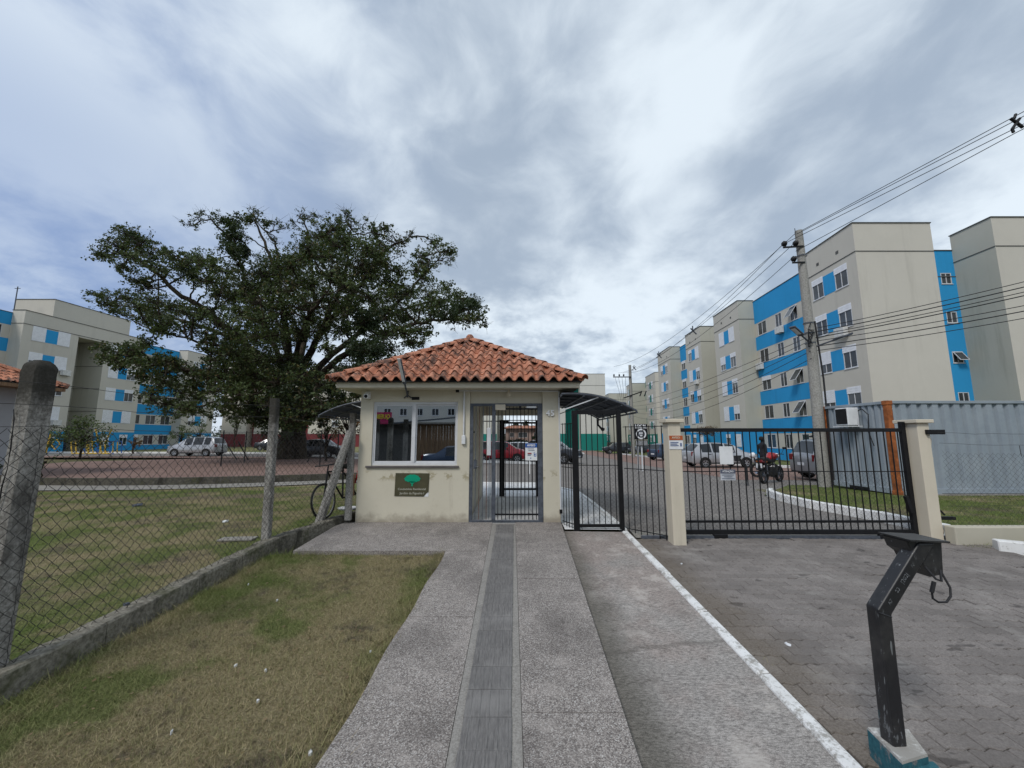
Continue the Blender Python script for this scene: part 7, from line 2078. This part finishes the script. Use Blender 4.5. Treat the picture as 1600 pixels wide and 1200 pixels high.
# person in dark clothes beyond the motorcycle
def person(loc, rz):
    p = thing('person', loc, 'person in dark clothes standing behind the red-tanked motorcycle', 'person', rz=rz)
    V = [(0,0,.94),(0,0,1.10),(0,.0,1.30),(0,-.01,1.44),(0,-.015,1.53),(0,-.02,1.62),(0,-.02,1.71),
         (.10,0,.88),(.11,-.02,.50),(.115,.02,.09),(.12,-.14,.04),(-.10,0,.88),(-.11,-.02,.50),(-.115,.02,.09),(-.12,-.14,.04),
         (.19,0,1.40),(.24,.03,1.13),(.22,-.08,.90),(.21,-.11,.82),(-.19,0,1.40),(-.24,.03,1.13),(-.22,-.08,.90),(-.21,-.11,.82)]
    E = [(0,1),(1,2),(2,3),(3,4),(4,5),(5,6),(0,7),(7,8),(8,9),(9,10),(0,11),(11,12),(12,13),(13,14),(3,15),(15,16),(16,17),(17,18),(3,19),(19,20),(20,21),(21,22)]
    Rr = [.135,.12,.14,.09,.055,.085,.07,.09,.065,.045,.035,.09,.065,.045,.035,.062,.047,.036,.03,.062,.047,.036,.03]
    me = bpy.data.meshes.new('body'); me.from_pydata(V, E, []); me.materials.append(MT['cloth']); me.materials.append(MT['skin'])
    o = bpy.data.objects.new('body', me); COL.objects.link(o); o.parent = p
    md = o.modifiers.new('skin', 'SKIN'); md.use_smooth_shade = True
    for i, d in enumerate(me.skin_vertices[0].data): d.radius = (Rr[i], Rr[i]*.8); d.use_root = (i == 0)
    sb = o.modifiers.new('sub', 'SUBSURF'); sb.levels = 2; sb.render_levels = 2
    MB().lathe([(0,.13),(.07,.11),(.098,.05),(.10,-.01),(.085,-.06)], (0,.012,1.655), n=14).build('hair', MT['hair'], p, smooth='all', keep=False)
    f = MB().lathe([(0,.0),(.05,.012),(.066,.05),(.06,.07)], (0,-.112,1.62), 'y', 12); f.box((-.01,-.125,1.59),(.01,-.10,1.63)); f.build('face', MT['skin'], p, smooth=True, keep=False)
    for s in (-1,1):
        MB().cbox((s*.028,-.114,1.645), (.016,.008,.008)).build('eye', MT['hair'], p, keep=False)
        h = MB().cbox((s*.212,-.12,.80), (.03,.07,.08))
        for k in range(4): h.tube([(s*.212,-.145+k*.018,.77),(s*.21,-.15+k*.018,.735),(s*.205,-.152+k*.018,.705+abs(k-1.4)*.006)], [.009,.008,.007], 5)
        h.tube([(s*.20,-.15,.81),(s*.19,-.165,.775)], .009, 5)
        h.build('hand', MT['skin'], p, bevel=.006, keep=False)
person(gp(11.25,18.2), R(100))
# ------------------------------------------------------------------ trees
def leaf_mesh(name, C, Rr, per, size, mat, flat=.55, up=.35):
    """C: (n,3) cluster centres, Rr: (n,) radii; leaves are small folded rhombs spread through each cluster"""
    n = len(C); N = n*per
    idx = np.repeat(np.arange(n), per)
    d = RNG.normal(0, 1, (N,3)); d /= np.linalg.norm(d, axis=1)[:,None]
    rad = RNG.random(N)**.45
    P = C[idx] + d*rad[:,None]*Rr[idx][:,None]*np.array([1,1,flat])
    nrm = RNG.normal(0, 1, (N,3)) + np.array([0,0,up*2]) + d*.6; nrm /= np.linalg.norm(nrm, axis=1)[:,None]
    t = np.cross(nrm, RNG.normal(0,1,(N,3))); t /= np.linalg.norm(t, axis=1)[:,None]
    b = np.cross(nrm, t)
    s = size*RNG.uniform(.6,1.25,N)[:,None]
    w = s*.32
    V = np.stack([P - t*s*.5, P + b*w, P + t*s*.5 + nrm*s*.08, P - b*w], 1).reshape(-1,3)
    return fast_mesh(name, V, 4, mat)

def limb(mb, pts, r0, r1, n=8, wob=.0, pw=1.0):
    pts = [Vector(p) for p in pts]
    # smooth by Catmull-Rom
    out = []
    P = [pts[0]*2-pts[1]] + pts + [pts[-1]*2-pts[-2]]
    for i in range(1, len(P)-2):
        for k in range(5):
            t = k/5; a, b, c, d = P[i-1], P[i], P[i+1], P[i+2]
            out.append(.5*((2*b)+(c-a)*t+(2*a-5*b+4*c-d)*t*t+(-a+3*b-3*c+d)*t**3))
    out.append(pts[-1])
    if wob: out = [out[0]] + [p+Vector((random.gauss(0,wob),random.gauss(0,wob),random.gauss(0,wob))) for p in out[1:-1]] + [out[-1]]
    k = len(out)
    mb.tube(out, [r0+(r1-r0)*(i/(k-1))**pw for i in range(k)], n, caps=True)
    return out

def big_fig():
    TX, TY = -15.6, 28.6
    base = Vector((TX, TY, G(TX,TY)-.1))
    t = thing('fig_tree', base, 'huge spreading fig tree with a thick trunk and long limbs behind the booth', 'tree')
    rnd = random.Random(11)
    trunk = MB()
    def W(u, v, dep): return PY(u, v, TY+dep)
    # trunk: several fused stems
    fork = W(455, 630, 0)
    for (dx, dy, r) in ((0,0,.85),(-.55,.2,.55),(.6,-.1,.6),(.15,.5,.6),(-.2,-.5,.5)):
        limb(trunk, [base+Vector((dx*1.1,dy*1.1,-.3)), base+Vector((dx,dy,.9)), base+Vector((dx*.8,dy*.8,2.4)), fork+Vector((dx*.6,dy*.6,0))], r*.9, r*.58, 10, .03)
    for k in range(9):
        a = k*2*math.pi/9+.3; limb(trunk, [base+Vector((math.cos(a)*1.55,math.sin(a)*1.4,-.25)), base+Vector((math.cos(a)*.85,math.sin(a)*.8,.3)), base+Vector((math.cos(a)*.5,math.sin(a)*.45,1.4))], .22, .30, 7, .03)
    # main limbs: lists of (u, v, depth offset)
    limbs = [
     [(455,630,0),(425,580,0),(380,535,-1),(330,490,-2),(275,455,-2.5),(225,410,-3),(190,398,-3),(150,400,-3)],
     [(425,590,0),(400,550,2),(355,525,4),(300,505,5),(245,488,6),(195,478,6),(160,470,6)],
     [(450,630,0),(435,560,1),(410,500,2),(385,440,2),(368,390,1),(362,352,1)],
     [(362,375,1),(330,345,0),(300,352,-1)],
     [(455,600,0),(450,530,-2),(440,470,-3),(425,410,-3),(405,360,-3),(395,335,-3)],
     [(440,470,-3),(435,400,-2),(425,375,-2),(400,345,-2)],
     [(460,600,0),(475,530,2),(490,470,3),(485,400,3),(478,355,3),(470,340,3)],
     [(465,590,0),(500,520,-2),(530,455,-3),(545,400,-4),(548,345,-4)],
     [(500,520,-2),(555,455,-4),(595,400,-5),(635,375,-5)],
     [(470,600,0),(520,555,1),(575,510,2),(630,465,3),(670,420,3),(695,395,3)],
     [(575,510,2),(640,480,3),(700,468,4),(740,480,4)],
     [(470,620,0),(530,560,-3),(590,530,-5),(650,505,-6),(710,500,-6),(745,500,-6)],
     [(460,625,0),(520,600,4),(570,580,6),(610,555,7)],
     [(450,625,0),(400,600,-4),(340,585,-6),(280,575,-7),(225,560,-7),(175,548,-7)],
     [(445,630,0),(390,620,3),(330,630,5),(280,640,6),(250,625,6)],
     [(450,610,0),(400,565,-3),(345,540,-5),(290,528,-6),(240,515,-6)],
     [(455,590,0),(470,520,-5),(500,470,-8),(520,440,-8)],
     [(455,590,0),(440,520,5),(420,460,8),(450,430,9)],
    ]
    paths = []
    radii = [x*.72 for x in (.50,.40,.42,.16,.42,.18,.40,.42,.30,.42,.22,.38,.30,.34,.24,.28,.3,.3)]
    for L, r in zip(limbs, radii):
        pts = [W(*q) for q in L]; out = limb(trunk, pts, r, .03, 8, .05, .7); paths.append(out)
    t_o = trunk.build('trunk', MT['bark'], t, smooth='all')
    # crown outline by measured clumps: u, v, radius in px, (kind: 0 leafy, 1 sparse twiggy, 2 dense dark epiphyte)
    clumps = [
     (160,398,14,0),(178,385,18,0),(200,372,22,0),(222,382,22,0),(238,400,20,0),(205,400,22,0),(250,420,20,0),(190,420,15,0),(270,402,14,0),(258,395,10,0),
     (215,440,18,0),(235,450,18,0),(285,415,16,0),(300,405,18,0),(318,408,20,0),(335,418,20,0),(300,430,20,2),(325,440,22,0),(350,425,18,0),
     (155,462,14,0),(175,475,20,0),(195,468,18,0),(215,480,20,0),(185,488,14,0),(238,470,18,0),(240,492,22,0),(262,482,20,0),(245,508,18,0),(270,505,20,0),(290,490,22,0),(225,500,14,0),
     (250,518,14,0),(300,515,20,0),(320,495,22,0),(340,510,22,0),(355,530,20,0),(330,530,16,0),
     (298,352,10,1),(308,340,10,1),(325,338,12,1),(345,345,14,1),(362,350,14,2),(368,372,18,2),(362,392,16,2),(378,395,14,2),(350,370,12,0),(385,345,10,1),
     (400,332,10,1),(395,345,12,0),(412,352,12,0),(430,350,12,1),(445,358,10,1),(425,372,10,1),(372,415,18,0),(395,400,14,1),
     (470,335,12,1),(485,345,13,1),(462,350,10,1),(495,340,8,1),
     (500,372,22,0),(520,360,22,0),(485,390,22,0),(525,385,26,0),(505,405,28,0),(540,378,18,0),(470,405,24,0),(450,415,26,0),(430,420,26,0),(410,430,26,0),(545,345,16,1),(540,335,8,1),(555,352,14,1),(570,350,14,1),(585,362,14,0),
     (600,358,12,0),(610,370,14,1),(595,380,16,0),(575,395,24,0),(560,420,28,0),(600,410,22,0),(585,430,24,0),(620,390,14,1),(640,370,10,1),(630,378,10,1),
     (620,425,18,0),(605,440,20,0),(640,445,16,1),(660,400,16,0),(680,385,16,0),(698,395,14,0),(690,408,14,1),(665,415,18,0),(650,425,16,0),(705,405,10,1),(660,440,18,0),
     (640,460,22,0),(615,465,24,0),(670,460,20,0),(695,450,14,0),(690,470,14,0),(675,480,16,0),(650,485,20,0),
     (715,465,14,0),(730,470,16,0),(740,480,16,2),(745,495,12,0),(720,485,18,2),(700,490,18,2),(755,508,8,1),(730,500,14,0),(680,495,18,0),(710,505,10,1),
     (385,450,26,0),(365,465,26,0),(345,460,22,0),(400,470,28,0),(430,455,30,0),(460,450,30,0),(490,445,30,0),(520,430,30,0),(545,450,30,0),(575,465,30,0),(600,490,26,0),(630,500,24,0),(655,515,18,0),(670,525,12,0),
     (380,490,28,0),(410,500,30,0),(445,490,30,0),(480,480,30,0),(515,475,30,0),(545,490,30,0),(570,505,26,2),(600,525,22,0),(630,525,18,0),(645,538,14,0),(610,545,18,0),(660,538,8,1),
     (375,520,22,0),(400,530,28,0),(435,525,28,0),(470,520,26,0),(505,515,24,0),(540,520,22,0),(350,550,22,0),(375,555,26,0),(405,560,28,0),(435,565,26,0),(510,545,14,0),(340,560,16,0),(325,548,12,0),
     (575,550,26,2),(560,580,28,2),(580,590,26,2),(555,555,18,2),(600,570,16,0),(540,600,22,0),(520,590,20,0),
     (165,545,14,0),(180,560,18,0),(200,555,16,0),(215,568,20,0),(238,572,20,0),(255,560,14,0),(225,588,14,0),(190,578,12,0),(262,585,20,0),(285,580,18,0),(170,565,10,0),(272,565,12,0),
     (240,612,18,0),(255,600,18,0),(275,610,20,0),(300,600,20,0),(325,590,22,0),(350,590,24,0),(260,630,18,0),(240,628,12,0),(205,545,16,0),(228,540,16,0),(380,570,24,0),(355,575,20,0),(400,585,24,0),(360,655,12,0),(380,650,14,0),(455,655,18,0),(470,660,16,0),(285,635,18,0),(310,625,20,0),(300,645,14,0),(275,650,12,0),(258,648,10,0),
     (335,612,22,0),(360,610,24,0),(385,600,26,0),(410,600,26,0),(435,600,26,0),(470,590,24,0),(500,600,22,0),(345,635,16,0),(370,635,20,0),(395,630,22,0),(420,630,22,0),(445,640,24,0),(475,630,22,0),(505,630,20,0),(530,630,18,0),
     (420,650,22,2),(450,660,24,2),(480,650,22,2),(500,640,18,2),(440,620,22,2),(475,610,22,2),(430,590,20,2),(465,575,18,2),(400,640,18,2),(415,680,10,0),(520,615,16,2),(545,600,18,2),
     (400,655,14,0),(425,655,14,0),(490,650,14,0),(515,650,14,0),(330,650,8,0),(545,640,16,0),(560,620,18,0),
    ]
    centres, rads, kinds, done = [], [], [], []
    twigs = MB()
    allp = [p for pa in paths for p in pa]
    arr = np.array([list(p) for p in allp])
    for (u, v, rp_, kd) in clumps:
        w = max(0.0, 1-((u-455)/330)**2); half = 3.0 + 6.5*math.sqrt(w)
        nd = 1 if rp_ < 13 else (2 if rp_ < 21 else 3)
        if rp_ >= 24: nd = 4
        if kd == 1: nd = 1
        # nearest limb point in the picture gives the preferred depth
        proj = [(abs(u-(800+FPX*(p[0]/(p[1]*CP+(p[2]-EYE)*SP)))) + abs(v-(600-FPX*((-p[1]*SP+(p[2]-EYE)*CP)/(p[1]*CP+(p[2]-EYE)*SP)))), i) for i, p in enumerate(arr)]
        i0 = min(proj)[1]; yl = arr[i0][1]-TY
        for k in range(nd):
            dep = yl + rnd.gauss(0, 1.0) if k == 0 else (-half*rnd.uniform(.35,1.0) if k == 1 else rnd.uniform(-half, half))
            c = PY(u + rnd.gauss(0,rp_*.12), v + rnd.gauss(0,rp_*.1), TY+dep)
            r = rp_/FPX*(TY+dep)*1.02
            # branch from the nearest limb point to the clump
            dist = np.linalg.norm(arr-np.array(list(c)), axis=1) + np.maximum(0, arr[:,2]-c.z)*.5
            near_ = Vector(arr[int(np.argmin(dist))])
            if done:
                dl = [(Vector(q_)-c).length for q_ in done]; jm = int(np.argmin(dl))
                if dl[jm] < (near_-c).length*.8 and (near_-c).length > 1.8: near_ = Vector(done[jm])
            done.append(tuple(c))
            if (near_-c).length > 5.5 or c.z < near_.z-1.1: near_ = c.lerp(near_, .12)
            if (near_-c).length > .4:
                m_ = near_.lerp(c,.5)+Vector((rnd.gauss(0,.25),rnd.gauss(0,.25),rnd.gauss(0,.25)+.1))
                limb(twigs, [near_, m_, c], .065 if rp_ > 15 else .042, .022, 5, .03)
            # twigs inside the clump with a leaf tuft at every end
            m = {0: 24, 1: 12, 2: 16}[kd]
            m = int(m*max(.7, r/.8))
            for j in range(m):
                d = Vector((rnd.gauss(0,1),rnd.gauss(0,1),rnd.gauss(.25,.75))); d.normalize()
                rr = r*rnd.uniform(.3,1.3)*(1.0 if rnd.random() < .8 else 1.2) if kd != 1 else r*rnd.uniform(.6,1.15)
                e = c + Vector((d.x*rr, d.y*rr, d.z*rr*.85))
                mid_ = c.lerp(e,.55)+Vector((rnd.gauss(0,.09),rnd.gauss(0,.09),rnd.gauss(0,.09)))
                twigs.tube([c, mid_, e], [.018,.012,.005], 3)
                centres.append(tuple(e)); kinds.append(kd)
                rads.append({0: rnd.uniform(.14,.30), 1: rnd.uniform(.12,.22), 2: rnd.uniform(.20,.36)}[kd])
                if kd == 1:
                    for _ in range(4):
                        f = e + Vector((rnd.gauss(0,.28),rnd.gauss(0,.28),rnd.gauss(.06,.22))); twigs.tube([mid_.lerp(e,.7), f], [.010,.004], 3)
    twigs.build('branches', MT['bark'], t)
    C = np.array(centres); Rr = np.array(rads); K = np.array(kinds)
    me = leaf_mesh('crown', C[K == 0], Rr[K == 0], 12, .155, MT['leaf'], .8)
    o = linkmesh('crown', me, t, keep=True)
    me = leaf_mesh('crown', C[K == 1], Rr[K == 1], 9, .15, MT['leaf'], .8)
    linkmesh('crown', me, t, keep=True)
    me = leaf_mesh('epiphytes', C[K == 2], Rr[K == 2]*1.1, 40, .16, MT['leaf3'], 1.0)
    linkmesh('epiphytes', me, t, keep=True)
    # tufts along the limbs themselves (mossy growth)
    pts = [p for pa in paths for i, p in enumerate(pa) if i > 2]
    Cm = np.array([[p.x+rnd.gauss(0,.12), p.y+rnd.gauss(0,.12), p.z+rnd.gauss(.05,.1)] for p in pts[::2] for _ in range(2)])
    me = leaf_mesh('epiphytes', Cm, np.full(len(Cm), .30), 12, .13, MT['leaf3'], .9)
    linkmesh('epiphytes', me, t, keep=True)
big_fig()

MT['leafbrown'] = m_leaf('dry_leaf', (.10,.07,.04), (.22,.16,.09))
def small_tree(name, label, cat, x, y, h, rad, n, leaf='leaf2', group=None, trunk_r=.09, per=26, size=.12, flat=.8, base_z=None, crown_lo=.35, cl=.25):
    z0 = G(x,y) if base_z is None else base_z
    t = thing(name, (x,y,z0), label, cat, group)
    rnd = random.Random(int(abs(x*37+y*91)))
    mb = MB(); top = Vector((x+rnd.uniform(-.1,.1)*h*.3, y, z0+h*.62))
    limb(mb, [(x,y,z0-.1),(x+rnd.gauss(0,.04)*h,y,z0+h*.3),top], trunk_r, trunk_r*.5, 7, .01*h)
    cs, rs = [], []
    for i in range(n):
        a = rnd.uniform(0,2*math.pi); q = rnd.random()**.5; zz = rnd.uniform(crown_lo,1.0)
        env = math.sin(math.pi*min(1,(zz-crown_lo)/(1-crown_lo)*.8+.2))
        c = Vector((x+math.cos(a)*rad*q*env, y+math.sin(a)*rad*q*env, z0+h*zz))
        s = Vector((x,y,z0+h*rnd.uniform(.25,.6)))
        mb.tube([s, s.lerp(c,.5)+Vector((0,0,.06*h)), c], [trunk_r*.4,trunk_r*.25,trunk_r*.08], 4)
        cs.append(tuple(c)); rs.append(rad*cl*rnd.uniform(.6,1.2))
    mb.build('trunk', MT['bark'], t, smooth='all')
    linkmesh('crown', leaf_mesh('crown', np.array(cs), np.array(rs), per, size, MT[leaf], flat), t, keep=True)
    return t
q = PY(128, 690, 33); small_tree('young_tree', 'low bushy tree standing before the play frame on the left', 'tree', q.x, 33, 3.1, 2.5, 44, per=60, size=.15, crown_lo=.28)
q = PY(210, 690, 41); small_tree('shrub', 'yellowish small bush beside the blue plinth of the left block', 'shrub', q.x, 41, 1.6, .7, 12, leaf='leafred', size=.14)
q = PY(283, 690, 44); small_tree('young_tree', 'small round tree just behind the silver minivan roof', 'tree', q.x, 44, 2.8, 1.5, 24, size=.16)
q = PY(312, 690, 44); small_tree('young_tree', 'thin small tree right of the round one behind the silver minivan', 'tree', q.x, 44, 3.4, 1.6, 22, size=.16)
q = PY(368, 690, 60); small_tree('young_tree', 'sparse sapling before the maroon wall of the far block', 'tree', q.x, 60, 6.2, 1.6, 22, size=.2, crown_lo=.5)
q = PY(541, 690, 24); small_tree('young_tree', 'tree with rusty brown leaves close left of the booth', 'tree', q.x, 24, 3.7, 1.5, 26, leaf='leafred', size=.14, crown_lo=.45)
q = PY(510, 690, 26); small_tree('young_tree', 'slender green sapling left of the rusty leaved tree', 'tree', q.x, 26, 3.3, 1.2, 20, leaf='leaf2', size=.14, crown_lo=.35)
q = PZ(58, 768, 0.0); small_tree('shrub', 'bare thin shrub growing behind the thick first fence post', 'shrub', q.x, q.y, 1.9, .35, 16, per=10, size=.06, trunk_r=.025, crown_lo=.15)
q = PZ(2, 745, 0.0); small_tree('shrub', 'dark shrub at the left edge before the grey house', 'shrub', q.x-.6, q.y, 1.2, .8, 22, leaf='leaf3', size=.10, crown_lo=.1)
for (u, yy, h, r, lab) in ((806,132,9.0,3.2,'dark tree left above the pink house roof'),(823,138,9.6,3.6,'wider dark tree right above the pink house roof'),(836,128,6.6,4.0,'lower green tree right of the pink house'),(846,110,4.4,3.4,'bushy green tree at the right edge of the passage view'),(812,108,2.3,3.5,'hedge-like bush before the boundary wall, nearer the middle'),(798,106,2.1,3.0,'hedge-like bush before the boundary wall, left one'),(962,125,3.2,2.6,'tree at the far end of the street left of the distant block')):
    q = PY(u, 690, yy); small_tree('tree', lab, 'tree', q.x, yy, h*.82, r*.85, 30, leaf='leaf3', size=.5, per=40, trunk_r=.25, base_z=-1.2, crown_lo=.35)
# hanging vines over the ground floor of the second right-hand block
q = thing('creeper', (19,47.4,0), 'brown and green creeper hanging above the blue ground floor of the right-hand block', 'plant')
pts = np.array([[FX(45.4)-.6+RNG.uniform(-.5,.5), 45.3+RNG.uniform(0,3.4), 2.3+RNG.uniform(-.5,.4)] for _ in range(70)])
linkmesh('foliage', leaf_mesh('foliage', pts, np.full(70,.28), 26, .13, MT['leafred'], 1.0), q, keep=True)
MB().tube([(FX(45.2)-.4,45.2,2.2),(FX(47)-.5,47,2.45),(FX(48.9)-.4,48.9,2.3)], .05, 6).build('stem', MT['bark'], q)
# distant tree line, too far to tell trees apart
pts = np.array([[x, 300+RNG.uniform(-20,20), RNG.uniform(-1,7)] for x in RNG.uniform(-420,420,900)])
o = linkmesh('tree_line', leaf_mesh('tree_line', pts, np.full(900,5.0), 26, 1.6, MT['leaf3'], .8), None); tag(o, 'distant wooded tree line along the horizon', 'trees', kind='stuff')
# fallen leaves on the front lawn and by the plinth
n = 260
P = np.column_stack([RNG.uniform(-3.3,-1.1,n), RNG.uniform(2.2,5.7,n)]); Z = np.array([G(a,b) for a,b in P])
me = leaf_mesh('fallen_leaves', np.column_stack([P, Z+.008]), np.full(n,.01), 1, .032, MT['leafbrown'], .3, 3)
o = linkmesh('fallen_leaves', me, None); tag(o, 'scattered dry leaves on the front lawn', 'leaves', kind='stuff')
